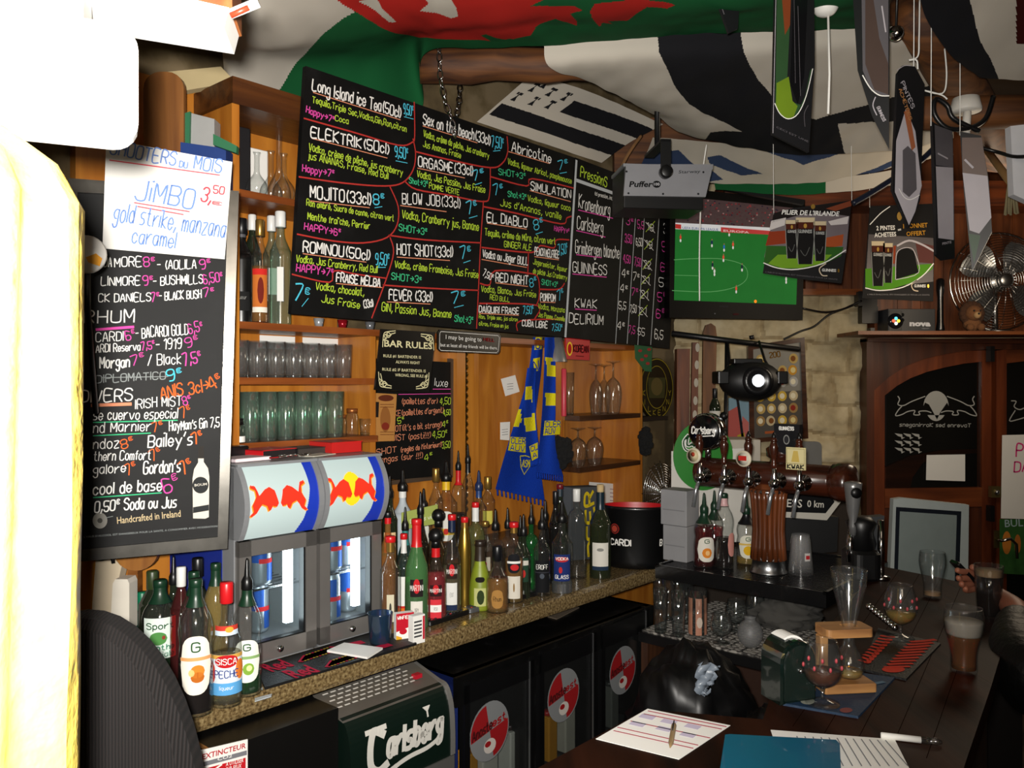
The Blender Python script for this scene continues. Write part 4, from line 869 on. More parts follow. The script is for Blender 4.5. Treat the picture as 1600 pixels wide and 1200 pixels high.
def cooler(label, s0, s1, sun, zt):
    r = thing('can_cooler', label, 'cooler', B((s0+s1)/2, -.18, ZC), TH, 'illuminated can coolers on the counter'); w = s1-s0; hw = w/2; H = zt-ZC; zd = H-.205
    m = MB()        # shell: sides, back, top, floor
    for x in (-hw, hw-.014): m.box(x, x+.014, .0, .36, 0, H-.01, GREYP)
    m.box(-hw, hw, .34, .36, 0, H-.01, INS); m.box(-hw, hw, 0, .36, 0, .05, GREYP); m.box(-hw+.004, hw-.004, 0.01, .36, zd, H, GREYP)
    m.box(-hw+.014, hw-.014, .30, .34, .05, zd, INS); m.build('body', r)
    if s0 < -.4:
        MB().box(-hw-.002, -hw, .06, .36, 0, H-.02, mat('1A2F8C', .4)).build('side_panel', r, 'bright blue side')
    sv = SV(0, zd, .205, .05); N_ = 14     # grey surround with its curved cheeks
    cheek = [(sv.w(0, b, 0)[1]-.006, zd+b) for b in [.205*i/N_ for i in range(N_+1)]]+[(.03, zd+.205), (.03, zd)]
    m = MB()
    for x in (-hw, hw-.016): m.prism(cheek, x, x+.016, GREYP, 'x')
    m.box(-hw, hw, -.02, .12, H-.006, H+.002, GREYP); m.build('sign_surround', r)
    sv.mb.grid([[sv.w(a, .205*i/N_, 0) for a in (-hw+.016, hw-.016)] for i in range(N_+1)], SIGN)
    e = hw-.016; scan(sv, [(e, 0), (e, .205), (e-.032, .205), (e-.028, .13), (e-.045, .04), (e-.062, 0)], SIGNB, 1, 30)
    cx = -.018
    if sun: scan(sv, [(cx+.036*math.cos(t*.3142), .11+.05*math.sin(t*.3142)) for t in range(20)], SIGNY, 1, 30)
    for fl, x in ((0, cx-.092), (1, cx+.002)):
        o = bull(x, .065, .09, .085, fl); scan(sv, [(a+(.003 if fl else -.003), b-.003) for a, b in o], ORL, 2, 40); scan(sv, o, SIGNR, 3, 46)
    sv.mb.build('light_panel', r)
    d = MB(); fw = .036        # door frame
    zb, ztp = .012, zd-.004
    for a in ((-hw+.004, -hw+.004+fw, zb, ztp), (hw-.004-fw, hw-.004, zb, ztp), (-hw+.004, hw-.004, zb, zb+.05), (-hw+.004, hw-.004, ztp-.042, ztp)): d.box(a[0], a[1], -.022, .012, a[2], a[3], FRAMEG)
    dr = d.build('door', r)
    MB().box(-hw+fw, hw-fw, -.008, -.004, zb+.045, ztp-.04, glass((.86, .92, .93), (.4, .45, .46), .04)).build('glass', dr)
    g = MB()
    for a in ((-hw+.038, -hw+.042, zb+.05, ztp-.042), (hw-.046, hw-.040, zb+.05, ztp-.042), (-hw+.04, hw-.04, zb+.048, zb+.053)): g.box(a[0], a[1], -.018, .006, a[2], a[3], BLACK)
    g.build('seal', dr)
    MB().lathe([(.009, -.03), (.009, -.02), (.007, -.031)], CHROME, 14, (0, 0, zb+.024), 'y').build('lock', dr)
    MB().box(hw-.085, hw-.062, .012, .03, .09, zd-.05, TUBE).build('light_tube', r)
    s_ = MB()
    for z in (.2,):
        for k in range(9): s_.tube([(-hw+.02, .03+k*.03, z), (hw-.02, .03+k*.03, z)], .0018, CHROME, 5)
        s_.tube([(-hw+.02, .025, z), (hw-.02, .025, z)], .003, CHROME, 6)
    s_.build('wire_shelf', r); return r, w, H
ca, wa, Ha = cooler('left can cooler with lit sign of two red bulls, beside the tall chalkboard', -.50, -.243, False, 1.46)
cb, wb, Hb = cooler('right can cooler with lit sign of two red bulls before a yellow sun', -.239, .0, True, 1.46)
def can(label, u, t, z):
    s = st(Pt(u, 0, t))[0]
    r = thing('drink_can', label, 'can', B(s, t, z), TH, 'energy drink cans in the coolers'); SIL, BLU = mat('AEB4BC', .3, .7), mat('1A55B0', .35, .3)
    MB(Matrix.Scale(1.1, 4)).lathe([(.022, 0), (.026, .006), (.0265, .01), (.0265, .118), (.023, .130), (.0235, .133), (.021, .133)], SIL, 24).build('body', r)
    wv = WV(.0268, MB(Matrix.Scale(1.1, 4)))
    for a0, a1, b0, b1 in ((-.042, 0, .06, .118), (0, .042, .012, .06)): wv.rect(a0, a1, b0, b1, BLU, 1)
    wv.rect(-.02, .02, .058, .07, K('C8242A'), 2); wv.mb.build('print', r); return r
for k, (lb, s, t, z) in enumerate((('blue and silver can on the wire shelf of the left cooler', 408, -.245, ZC+.204), ('upper can nearest the hinge in the right cooler', 519, -.24, ZC+.204), ('upper can second from the hinge in the right cooler', 543, -.27, ZC+.204),
        ('lower can at the front of the right cooler', 517, -.235, ZC+.052), ('lower can behind the front one in the right cooler', 543, -.29, ZC+.052), ('lower can in the shadowed corner of the left cooler', 404, -.30, ZC+.052))): can(lb, s, t, z)
# things lying on the coolers
ZF = 1.4635
def flat(name, label, cat, u, v, z, sx, sy, h, m, rz=TH, grp=None, m2=None, part=('cover', 'pages')):
    p = Pz(u, v, z) if abs(v-600) > 30 else None
    r = thing(name, label, cat, p, rz, grp)
    if m2: MB().box(-sx/2, sx/2, -sy/2, sy/2, 0, .002, m).box(-sx/2, sx/2, -sy/2, sy/2, h-.002, h, m).box(-sx/2, -sx/2+.003, -sy/2, sy/2, 0, h, m).build(part[0], r); MB().box(-sx/2+.004, sx/2-.003, -sy/2+.003, sy/2-.003, .002, h-.002, m2).build(part[1], r)
    else: MB().box(-sx/2, sx/2, -sy/2, sy/2, 0, h, m).build('body', r)
    return r
def onf(s, t, z=ZF): return B(s, t, z)
def flat2(name, label, cat, s, t, z, sx, sy, h, m, dr=0, m2=None, part=('cover', 'pages'), grp=None):
    r = thing(name, label, cat, B(s, t, z), TH+dr, grp)
    if m2: MB().box(-sx/2, sx/2, -sy/2, sy/2, 0, .002, m).box(-sx/2, sx/2, -sy/2, sy/2, h-.002, h, m).box(-sx/2, -sx/2+.003, -sy/2, sy/2, 0, h, m).build(part[0], r); MB().box(-sx/2+.004, sx/2-.003, -sy/2+.003, sy/2-.003, .002, h-.002, m2).build(part[1], r)
    else: MB().box(-sx/2, sx/2, -sy/2, sy/2, 0, h, m, .004).build('body', r)
    return r
flat2('notebook', 'white and pink notebook lying on the left cooler', 'notebook', -.43, -.25, ZF, .12, .09, .010, mat('D9C9CE', .6), .1, PAPER)
flat2('pouch', 'small black pouch on the left cooler against the tall chalkboard', 'pouch', -.42, -.345, ZF, .10, .05, .035, RUBB, 0)
flat2('book', 'red and black book on the left cooler, under the green glasses', 'book', -.315, -.31, ZF, .13, .11, .024, mat('C2181E', .4), .15, mat('1A1416', .6), grp='books on the coolers')
flat2('book', 'red boxed book with pale letters at the right end of the coolers', 'book', -.065, -.31, ZF, .12, .12, .034, mat('C4201C', .4), 0, mat('B81C1A', .5), grp='books on the coolers')
flat2('book', 'dark thin book lying between the two red ones', 'book', -.175, -.33, ZF, .12, .10, .02, mat('1C1A1C', .5), .05, mat('3A3430', .6), grp='books on the coolers')
flat2('paper', 'loose cream paper slip at the front of the cooler tops', 'paper', -.19, -.235, ZF, .11, .06, .002, mat('CFC8B8', .7), .3)
m = MB()
for k in range(9):
    a = math.radians(40*k); m.tube([(.012*k-.05+.008*math.cos(t*.7854), .004*math.sin(k)+.005*math.sin(t*.7854), .004+.003*math.sin(t*.7854+k)) for t in range(8)], .0014, CHROME, 5, True)
m.obj('key_chain', 'short silver chain lying over the front edge of the left cooler', 'chain', B(-.28, -.215, ZF+.003), TH)

# ================================================================ glasses on the shelves
def tumbler_proto(name, label, h, r0, r1, m, p, grp, base=.012):
    o = thing(name, label, 'glass', p, TH, grp)
    MB().lathe([(r0*.9, 0), (r0, .004), (r0+(r1-r0)*.5, h*.5), (r1, h), (r1-.002, h), (r0+(r1-r0)*.5-.002, h*.5), (r0-.003, base), (.001, base)], m, 22, cap=False).build('bowl', o)
    MB().lathe([(r0*.9, .0005), (r0*.97, .004), (r0*.97, base*.8), (.001, base*.8)], glass((.8, .84, .82), (.25, .28, .27), .12), 18).build('base', o); return o
ORD = 'first second third fourth fifth sixth seventh eighth ninth tenth eleventh twelfth'.split()
g1 = 'clear tumblers on the middle shelf'; pr0 = None
for row, (t, nm) in enumerate(((-.44, 'front'), (-.53, 'rear'))):
    for k in range(7):
        s = -.335+k*.066+row*.02; lb = '%s clear tumbler from the left in the %s row on the middle shelf' % (ORD[k], nm)
        if not pr0: pr0 = tumbler_proto('tumbler', lb, .115, .027, .031, SHELFG, B(s, t, 1.70), g1)
        else: copy_tree(pr0, B(s, t, 1.70), TH, lb)
g2 = 'tall green glasses on the lower shelf'; pr1 = None
for row, (t, nm) in enumerate(((-.435, 'front'), (-.53, 'rear'))):
    for k in range(6):
        s = -.298+k*.064+row*.012; lb = '%s tall green tinted glass from the left in the %s row on the lower shelf' % (ORD[k], nm)
        if not pr1: pr1 = tumbler_proto('highball_glass', lb, .155, .027, .031, PALEG, B(s, t, 1.50), g2)
        else: copy_tree(pr1, B(s, t, 1.50), TH, lb)
for k, (u, h, r_, lb) in enumerate(((533, .075, .019, 'small jar with copper lid beside the green glasses, left of the two'), (550, .095, .022, 'taller jar with copper lid near the shelf end, right of the two'))):
    p = Pt(u, 690, -.45); p.z = 1.50; o = thing('jar', lb, 'jar', p, TH, 'lidded jars on the lower shelf'); MB().lathe([(r_*.9, 0), (r_, .004), (r_, h*.7), (r_*.8, h*.8), (r_*.8, h*.86)], CLEAR, 18).build('body', o); MB().lathe([(r_*.86, h*.84), (r_*.86, h)], mat('B06A38', .35, .7), 18).build('lid', o)
p = Pt(571, 690, -.45); p.z = 1.50; tumbler_proto('shot_glass', 'short clear shot glass at the right end of the lower shelf', .058, .019, .023, CLEAR, p, None)
p = Pt(372, 690, -.41); p.z = 1.50; o = thing('jar', 'small jar with dark lid and white label, left end of the lower shelf', 'jar', p, TH); MB().lathe([(.018, 0), (.02, .004), (.02, .05), (.015, .058)], CLEAR, 18).build('body', o); MB().lathe([(.016, .056), (.016, .075)], BLACK, 18).build('lid', o); wv = WV(.0205); wv.rect(-.03, .03, .004, .022, PAPER); wv.mb.build('label', o)
# upper shelf bottles and decanters
gu = 'bottles on the upper shelf'
def ub(label, u, vt, w, kind, g, cap, t, **k): return bottle(label, u, vt, w, kind, g, cap, t=t, z=1.87, grp=gu, **k)
ub('amber bottle with gold cap and red striped label on the upper shelf', 406, 344, 26, 'spirit', CLEAR, ('tall', BRASS, mat('B0201E', .4), .02), -.43, liq=AMBER, fill=.55, labs=[(.1, .52, K('C06A2A'), .9, [('b', K('E2DCCE'), 0, .12), ('b', K('C3261F'), .86, 1), ('o', K('6A1C12'), .1, .5, .4, .3)])])
ub('green tinted rum bottle with white capsule, right of the amber bottle', 438, 331, 32, 'spirit', PALEG, ('tall', CAPW), -.44, labs=[(.2, .5, K('DADAD4'), .3, [])])
ub('green tinted rum bottle with white capsule, behind its twin', 424, 338, 26, 'spirit', PALEG, ('tall', CAPW), -.52, labs=[(.28, .52, K('D8D6CF'), .8, [])])
ub('dark bottle with white capsule behind the amber bottle', 394, 336, 28, 'wine', DGREEN, ('tall', CAPW), -.52)
ub('black liqueur bottle with grey shoulders at the left of the upper shelf', 377, 342, 36, 'spirit', mat('101010', .3), ('tall', CAPB, mat('55555A', .4), .06), -.51, labs=[(.12, .3, K('1A1A1A'), .7, [('t', 'liqueur', K('8A8A86'), .6, .2, .6)])])
def decanter(label, u, vt, t, z, w, name='decanter'):
    p = Pt(u, 0, t); p.z = z; h = CZ+(600-vt)/F*p.y-z; R_ = w/2/F*p.y; o = thing(name, label, 'decanter', p, TH, 'glass decanters on the top shelf')
    MB().lathe(catmull([(R_*.7, 0), (R_, h*.12), (R_*.9, h*.3), (R_*.3, h*.5), (R_*.24, h*.7), (R_*.24, h*.92), (R_*.36, h)], 3), CLEAR, 22).build('body', o)
    return o
for lb, u, vt, t, w in (('bulbous clear decanter at the left of the top shelf trio', 401, 238, -.44, 32), ('middle round bellied clear decanter on the top shelf', 423, 236, -.51, 34), ('clear decanter right of the trio, beside the cocktail board', 443, 240, -.44, 34), ('tall clear decanter with banded neck behind the other decanters', 436, 209, -.575, 36)): decanter(lb, u, vt, t, 2.27, w)
flat2('speaker_box', 'black upright box on the top shelf left of the decanters', 'box', -.325, -.50, 2.27, .09, .08, .21, mat('17171A', .5))
flat2('card', 'white card standing behind the decanters beside the cocktail board', 'card', -.185, -.58, 2.27, .08, .006, .19, PAPER)
# small stuff on the cornice under the cocktail board
for k, (u, c, lb) in enumerate(((498, 'C9CCD0', 'silver shot measure on the cornice under the cocktail board'), (535, 'B01C28', 'red shot cup on the cornice under the cocktail board'), (578, '8A8C90', 'grey shot cup on the cornice near the bar rules sign'))):
    p = Pt(u, 0, -.45); p.z = 1.87; MB().lathe([(.012, 0), (.018, .03), (.017, .03), (.011, .003)], mat(c, .2, .6), 16).obj('shot_cup', lb, 'cup', p)
# things left of the shelves
def left(name, label, cat, pts, Y, d, m, part='body', grp=None):
    q = P(sum(p[0] for p in pts)/len(pts), max(p[1] for p in pts), Y); r = thing(name, label, cat, q, 0, grp); cv = vplane(r, q, 0); pslab(cv, pts, d, m); cv.mb.build(part, r); cv.mb = MB(); cv.off = .0008; return r, cv
def rpx(u0, v0, u1, v1, r): return [(a, b) for a, b in rrect(u1-u0, v1-v0, r, 5, (u0+u1)/2, (v0+v1)/2)]
left('cutting_board', 'tall rounded wooden board hanging behind the paper sign', 'board', rpx(224, 112, 287, 300, 26), 2.42, .02, wood('6A3F1C', '9A6430', (16, 16, 2), .5))
left('carton', 'grey carton with green end, standing on the blue box', 'carton', [(296, 176), (335, 186), (335, 232), (296, 226)], 2.44, .05, mat('9A9A98', .6))
left('file_box', 'green slanting file with white marks beside the grey carton', 'box', [(284, 178), (297, 174), (296, 224), (284, 222)], 2.43, .05, mat('2A6A48', .5))
left('folder', 'green folder sticking out over the blue box', 'folder', [(333, 209), (370, 228), (369, 239), (333, 226)], 2.36, .02, mat('2C6B48', .5))
left('storage_box', 'dark blue box behind the top right of the paper sign', 'box', [(282, 222), (353, 232), (353, 300), (282, 300)], 2.41, .06, mat('1E3A78', .5))
MB().box(-1.1, -.83, 2.42, 2.54, 2.21, 2.235, OAKH).obj('wall_shelf', 'short wooden shelf behind the tall chalkboard carrying the blue box', 'shelf')
left('trim_board', 'pale cream board over the top of the pine shelving', 'board', [(262, 112), (345, 104), (368, 128), (286, 142)], 2.58, .03, mat('B7A57B', .8))
r, cv = left('cutting_board', 'round wooden chopping board with handle hanging under the tall chalkboard', 'board', [(212+34*math.cos(t*.2618)+0, 862+30*math.sin(t*.2618)) for t in range(24)], 2.36, .02, wood('7A4A1E', 'A9712F', (16, 16, 2), .5))
left('plank', 'narrow upright wooden plank behind the syrup bottles', 'plank', [(199, 858), (215, 858), (215, 1040), (199, 1040)], 2.40, .03, OAK)
r, cv = left('plastic_bottle', 'white plastic cleaning bottle standing under the tall chalkboard', 'bottle', [(176, 912), (180, 905), (199, 905), (202, 912), (202, 985), (172, 985)], 2.30, .05, mat('D9D2C4', .5))
r, cv = left('paper_bag', 'cream paper bag hanging left of the chopping board', 'bag', [(150, 868), (172, 864), (190, 885), (182, 920), (198, 975), (168, 1010), (140, 1000)], 2.36, .04, mat('CBBBA0', .8))
p = P(160, 880, 2.28); MB().tube([(.03*math.cos(t*.449), .004*t*.3, .022*math.sin(t*.449)+.003*t) for t in range(24)], .005, RUBB).obj('cable_loop', 'black looped cable hanging before the cream paper bag', 'cable', p)

# ================================================================ on the counter
def hplane(root, p, ex, mb=None, off=0):
    ex = Vector(ex).normalized(); return CV(root, p, ex, Vector((0, 0, 1)).cross(ex), mb, off)
DV = (DX, DY, 0)
def lay(name, label, cat, pts, z, h, m, part='body', grp=None, ex=DV):
    q = sum((Pz(u, v, z) for u, v in pts), Vector())/len(pts); r = thing(name, label, cat, q, math.atan2(ex[1], ex[0]), grp)
    cv = hplane(r, (q.x, q.y, z+h), ex); slab(cv, [((lambda w_: ((w_-cv.O).dot(cv.ex), (w_-cv.O).dot(cv.up)))(Pz(u, v, z))) for u, v in pts], h, m); cv.mb.build(part, r); cv.mb = MB(); cv.off = .0005; return r, cv
r, cv = lay('bar_mat', 'black rubber bar mat with red lettering before the can coolers', 'bar mat', [(406, 1060), (414, 1078), (651, 1008), (617, 989), (590, 988), (412, 1040)], ZC, .007, RUBBER, 'mat')
MR, MY = K('B3183A'), K('A8882A')
for a, b, h in (((425, 1050), (460, 1040), 15), ((462, 1060), (500, 1049), 15)):
    cv.print('Red', a, b, h, MR, bold=.03)
for a in ((470, 1034), (512, 1042)):
    for k in range(10): cv.pstroke([(a[0]+k*4.6, a[1]-k*1.5), (a[0]+k*4.6+7, a[1]-k*1.5-9)], 2.6, MY if k % 3 else MR)
cv.pstroke([(545, 1008), (563, 1004)], 5, MR, smooth=False); cv.pstroke([(585, 1014), (606, 1008)], 5, MR, smooth=False)
cv.mb.build('lettering', r)
r, cv = lay('note_pad', 'white note pad with curled corner on the red lettered bar mat', 'note pad', [(511, 1019), (538, 1007), (598, 1015), (574, 1030)], ZC+.0085, .006, PAPER, 'sheets')
p = Pz(594, 1003, ZC+.008); r = thing('plastic_cup', 'translucent blue plastic cup on the bar mat before the right cooler', 'cup', p)
MB().lathe([(.029, 0), (.031, .004), (.037, .085), (.038, .088), (.036, .088), (.03, .006), (.001, .006)], glass((.08, .30, .62), (.01, .08, .25), .06, .15), 26, cap=False).build('body', r)
def pack(label, u, v, rz, z=ZC):
    p = Pz(u, v, z); r = thing('cigarette_pack', label, 'cigarette pack', p, rz, 'cigarette packs'); MB().box(-.028, .028, -.011, .011, 0, .085, PAPER).build('box', r)
    cv = CV(r, p, (math.cos(rz), math.sin(rz), 0), (0, 0, 1)); cv.O = p+cv.en*.0112; rd = K('B51226')
    cv.poly([(-.028, .03), (.028, .045), (.028, .085), (-.028, .085)], rd); cv.ell(-.006, .03, .012, .009, rd, 2); cv.at('WINFIELD', (-.024, .068), (.024, .068), .009, .0018, PAPER, 3, .01, 0)
    cv.poly([(-.028, 0), (-.01, 0), (-.01, .012), (-.028, .02)], K('D8A01E')); cv.mb.build('print', r); return r
pack('red and white cigarette pack standing beside the blue cup', 631, 1000, .45)
r = thing('carton', 'small white box with red printed edge leaning on the cigarette pack', 'carton', Pz(651, 1004, ZC), .75); MB().box(-.022, .022, -.012, .012, 0, .085, PAPER).build('box', r)
m = MB()
for k in range(5): m.box(-.018, .01, -.0126, -.012, .02+k*.011, .025+k*.011, K('3A3A3C'))
m.box(.014, .021, -.0126, -.012, .01, .08, K('B51226')); m.build('print', r)
def remote(label, a, b, w, m, grp='remote controls on the counter'):
    A, Bp = Pz(*a, ZC), Pz(*b, ZC); L = (Bp-A).length; rz = math.atan2(Bp.y-A.y, Bp.x-A.x); r = thing('remote_control', label, 'remote control', (A+Bp)/2, rz, grp)
    MB().prism(rrect(L, w, w*.3, 5), 0, .018, m, 'z', ch=.003).build('body', r); k = MB()
    for i in range(9):
        for j in range(3): k.lathe([(.004, .0178), (.004, .0198), (.003, .0204)], mat('2A2A2C' if (i+j) % 5 else '9A2A2A', .5), 8, (-L*.4+i*L*.09, (j-1)*w*.25, 0))
    k.build('buttons', r)
remote('black remote control lying before the vermouth bottles', (664, 978), (728, 958), .045, mat('0E0E10', .35)); remote('silver grey remote control before the amber flask', (728, 958), (782, 944), .042, mat('6E7074', .3, .5)); remote('black remote control farthest along the counter before the vodkas', (786, 942), (836, 929), .042, mat('101012', .35))
r, cv = lay('scraper', 'thin clear plastic strip on the counter before the syrup bottles', 'strip', [(398, 1092), (425, 1085), (424, 1089), (398, 1097)], ZC, .002, mat('B9BDBD', .3), 'strip')
# ice bucket
p = Pz(993, 884, ZC); r = thing('ice_bucket', 'large oval black ice bucket with red inside and white lettering', 'ice bucket', p, -.15)
rb, rt_ = .125, .136; MB(Matrix.Diagonal((1, .62, 1, 1))).lathe([(rb*.93, 0), (rb, .006), (rb, .03), (rt_, .245), (rt_*1.02, .25), (rt_*1.02, .262), (rt_*.97, .262)], mat('0A0A0B', .3, coat=.3), 40, cap=False).build('shell', r)
MB(Matrix.Diagonal((1, .62, 1, 1))).lathe([(rt_*.97, .262), (rt_*.95, .25), (rb*.94, .02), (.001, .02)], mat('B0141A', .4), 40, cap=False).build('liner', r)
class EV(CV):
    def __init__(s): s.mb = MB()
    def w(s, a, b, l): t = a/.131; q = (rb+(rt_-rb)*b/.25)+.0015+l*.0006; return (q*math.sin(t), -.62*q*math.cos(t), b)
ev = EV(); ev.at('BACARDI', (-.165, .10), (-.02, .10), .024, .0055, PAPER, 2, .01, 0); ev.at('B', (.115, .10), (.13, .10), .024, .0055, PAPER, 2, .01, 0)
for rr_, c in ((.022, '8A2018'), (.018, '1A0E0E'), (.014, 'A03A2A')): scan(ev, [(-.092+rr_*math.cos(t*.3927), .168+rr_*math.sin(t*.3927)) for t in range(16)], K(c), 1+int((.022-rr_)*500), 16, False)
ev.mb.build('lettering', r)

# ================================================================ signs and things on the back panel
r, cv = cut('bar_sign', 'square black BAR RULES sign with cream lettering and corner scrolls', 'sign', [(596, 514), (680, 519), (671, 613), (586, 609)], -.365, .008, mat('0A0A0A', .3))
def x9(x, y): return (560+x/4, 500+y/4)
CRM = K('D6CFA2')
cv.print('BAR RULES', x9(160, 165), x9(460, 182), 10.5, CRM, bold=.02)
for tx, a, b in (('RULE #1 BARTENDER IS', (155, 232), (390, 242)), ('ALWAYS RIGHT', (232, 270), (383, 277)), ('RULE #2 IF BARTENDER IS', (148, 316), (420, 328)), ('WRONG, SEE RULE #1', (228, 352), (430, 360))): cv.print(tx, x9(*a), x9(*b), 4.6, CRM, bold=.008)
for (cx, cy), sx, sy in (((150, 68), 1, 1), ((470, 88), -1, 1), ((125, 425), 1, -1), ((440, 430), -1, -1)):
    for q in ([(0, 100), (4, 40), (12, 12), (40, 4), (80, 0)], [(12, 90), (20, 50), (8, 30), (30, 20), (24, 48)], [(80, 12), (50, 20), (34, 8), (22, 32), (50, 26)], [(4, 60), (26, 40), (40, 40), (60, 16)]): cv.pstroke([x9(cx+sx*a, cy+sy*b) for a, b in q], 1.4, CRM)
cv.mb.build('lettering', r)
r, cv = cut('bar_sign', 'wide black sign with white serif joke and thin white border', 'sign', [(687, 515), (780, 521), (783, 526), (781, 549), (778, 553), (688, 549), (684, 545), (684, 519)], -.365, .006, mat('0A0A0A', .3))
cv.print('I may be going to', x9(545, 118), x9(768, 135), 7, PAPER, bold=0); cv.print('HELL', x9(780, 130), x9(850, 138), 5.5, K('7A1818'), bold=.02); cv.print('but at least all my friends will be there.', x9(512, 165), x9(868, 185), 5.5, PAPER, bold=0)
cv.pstroke([x9(*p) for p in ((515, 72), (872, 98), (880, 110), (872, 195), (862, 205), (515, 190), (505, 180), (508, 82))], .7, PAPER, 2, False, True); cv.mb.build('lettering', r)
r, cv = cut('shots_board', 'small black chalkboard of shots with peach writing under the bar rules sign', 'menu board', [(590, 560), (705, 566), (704, 744), (600, 750), (588, 752)], -.59, .012, BOARD)
for tx, a, b, h, c in (('luxe', (475, 410), (555, 415), 46, CW), ("(paillettes d'or)", (268, 525), (492, 522), 34, CPe), ('4,50', (508, 528), (574, 525), 40, CGn), ("KE(paillettes d'argent)", (228, 600), (530, 578), 34, CPe), ('4,50', (530, 598), (575, 590), 34, CGn), ('5€', (245, 648), (285, 640), 34, CGn),
                       ("SHOT(it's a bit strong!)", (190, 700), (520, 668), 34, CPe), ('4€', (524, 670), (560, 664), 36, CGn), ('TWIST (pasti!!!)', (185, 758), (450, 735), 36, CPe), ('4,50€', (462, 738), (552, 728), 40, CGn), ('SHOT', (112, 845), (235, 825), 36, CPe), ("(regles de l'interieur!)", (262, 828), (520, 790), 30, CPe), ('3,50', (522, 802), (572, 795), 38, CGn), ('Mangas (sur !!!)', (110, 895), (400, 860), 34, CPe), ('4€', (412, 880), (462, 865), 40, CGn)):
    cv.text(tx, x9(*a), x9(*b), h/4, 1.1, c)
cv.pstroke([x9(465, 432), x9(575, 432)], 1.2, CP); cv.pstroke([x9(250, 465), x9(575, 460)], 1, CP); cv.mb.build('lettering', r)
cv.mb = MB(); pslab(cv, [(602, 752), (704, 741), (704, 747), (602, 759)], .02, mat('4A3A2C', .5)); pslab(cv, [(704, 560), (709, 561), (708, 746), (704, 747)], .02, mat('4A3A2C', .5)); cv.mb.build('frame', r)
r, cv = cut('beer_plaque', 'narrow tan wooden plaque with brown printing left of the small chalkboard', 'plaque', [(586, 614), (620, 616), (616, 689), (583, 690)], -.50, .004, mat('B07A3C', .6))
BRN = K('5C2814'); cv.pell(603, 622, 12, 5, BRN); cv.pell(602, 655, 8, 20, K('8E5A2A')); cv.pell(602, 666, 6, 6, K('7A2818'), 2); cv.ppoly([(585, 628), (592, 628), (591, 652), (585, 652)], K('1C1410'), 2)
for v in (632, 636, 675, 679): cv.pstroke([(594, v), (615, v)], .9, BRN)
cv.mb.build('print', r)
for pts, lb in (([(783, 592), (805, 586), (812, 612), (790, 619)], 'tilted white note pinned on the pine panel left of the scarf'), ([(782, 660), (797, 659), (796, 688), (782, 687)], 'small white note half hidden by the scarf')):
    r, cv = cut('note', lb, 'note', pts, -.61, .002, PAPER); c = [sum(p[i] for p in pts)/4 for i in (0, 1)]
    for k in range(3): cv.pstroke([(c[0]-5, c[1]+k*4-2), (c[0]+4, c[1]+k*4-3)], .8, K('7C7C80'))
    cv.mb.build('writing', r)
# scarf
SB, SY = mat('1238A0', .95, spec=.1, bump=.5, scale=260), mat('D8CB1E', .95, spec=.1, bump=.5, scale=260)
q = Pt(838, 780, -.50); scf = thing('scarf', 'blue and yellow knitted supporter scarf hanging from the cornice', 'scarf', q, TH)
def tail(rows, t, bands, amp, ph):
    L = [[q for q in r_] for r_ in rows]; n = 40; m = 12; cL = catmull([r_[0] for r_ in L], 10); cR = catmull([r_[1] for r_ in L], 10); inv = scf.matrix_world.inverted(); G_ = []; UV = []
    for a, b in zip(cL, cR):
        row = []; uv = []
        for j in range(m+1):
            f = j/m; u, v = a[0]+(b[0]-a[0])*f, a[1]+(b[1]-a[1])*f; row.append(inv @ Pt(u, v, t+amp*math.sin(f*5+ph+v*.02))); uv.append((u, v))
        G_.append(row); UV.append(uv)
    def col(i, j):
        u, v = (UV[i][j][0]+UV[i+1][j+1][0])/2, (UV[i][j][1]+UV[i+1][j+1][1])/2
        return SY if any(inside((u, v), b) for b in bands) else SB
    mb = MB().grid(G_, col); mb.build('tail', scf)
    fr_ = MB(); last = G_[-1]
    for j in range(0, m): a = last[j].lerp(last[j+1], .5); fr_.tube([a, a+Vector((.002*math.sin(j), -.002, -.025))], .004, SB, 5)
    fr_.build('fringe', scf)
def x8(x, y): return (780+x/4, 500+y/4)
def Q8(*p): return [x8(*a) for a in p]
tail([((833, 527), (849, 527)), ((824, 590), (845, 585)), ((804, 660), (836, 662)), ((786, 720), (843, 722)), ((774, 764), (851, 782))], -.47, [Q8((225, 110), (268, 110), (266, 190), (222, 190)), Q8((214, 250), (255, 245), (250, 320), (210, 330)), Q8((135, 400), (160, 395), (150, 470), (125, 480)), Q8((105, 568), (140, 566), (138, 655), (95, 655))], .012, 0)
tail([((851, 527), (866, 527)), ((850, 575), (868, 577)), ((847, 640), (868, 640)), ((842, 700), (868, 698)), ((838, 738), (880, 744))], -.372, [Q8((290, 240), (330, 240), (335, 270), (290, 270)), Q8((300, 280), (390, 275), (385, 355), (300, 360)), Q8((290, 452), (400, 448), (395, 538), (288, 538))], .008, 2)
tail([((824, 575), (838, 575)), ((819, 620), (836, 618)), ((820, 675), (839, 672)), ((829, 720), (845, 716))], -.385, [Q8((165, 415), (205, 412), (205, 505), (160, 510)), Q8((155, 608), (222, 590), (230, 688), (165, 700))], .006, 1)
def patch_text(polys, t):
    cv = vplane(scf, B(0, t, 0), TH)
    for pts, txs in polys:
        cv.ppoly(Q8(*pts), SY, 0)
        for tx, a, b, h in txs: cv.text(tx, x8(*a), x8(*b), h/4, 1.5, SB, 2, .02, 0)
    return cv
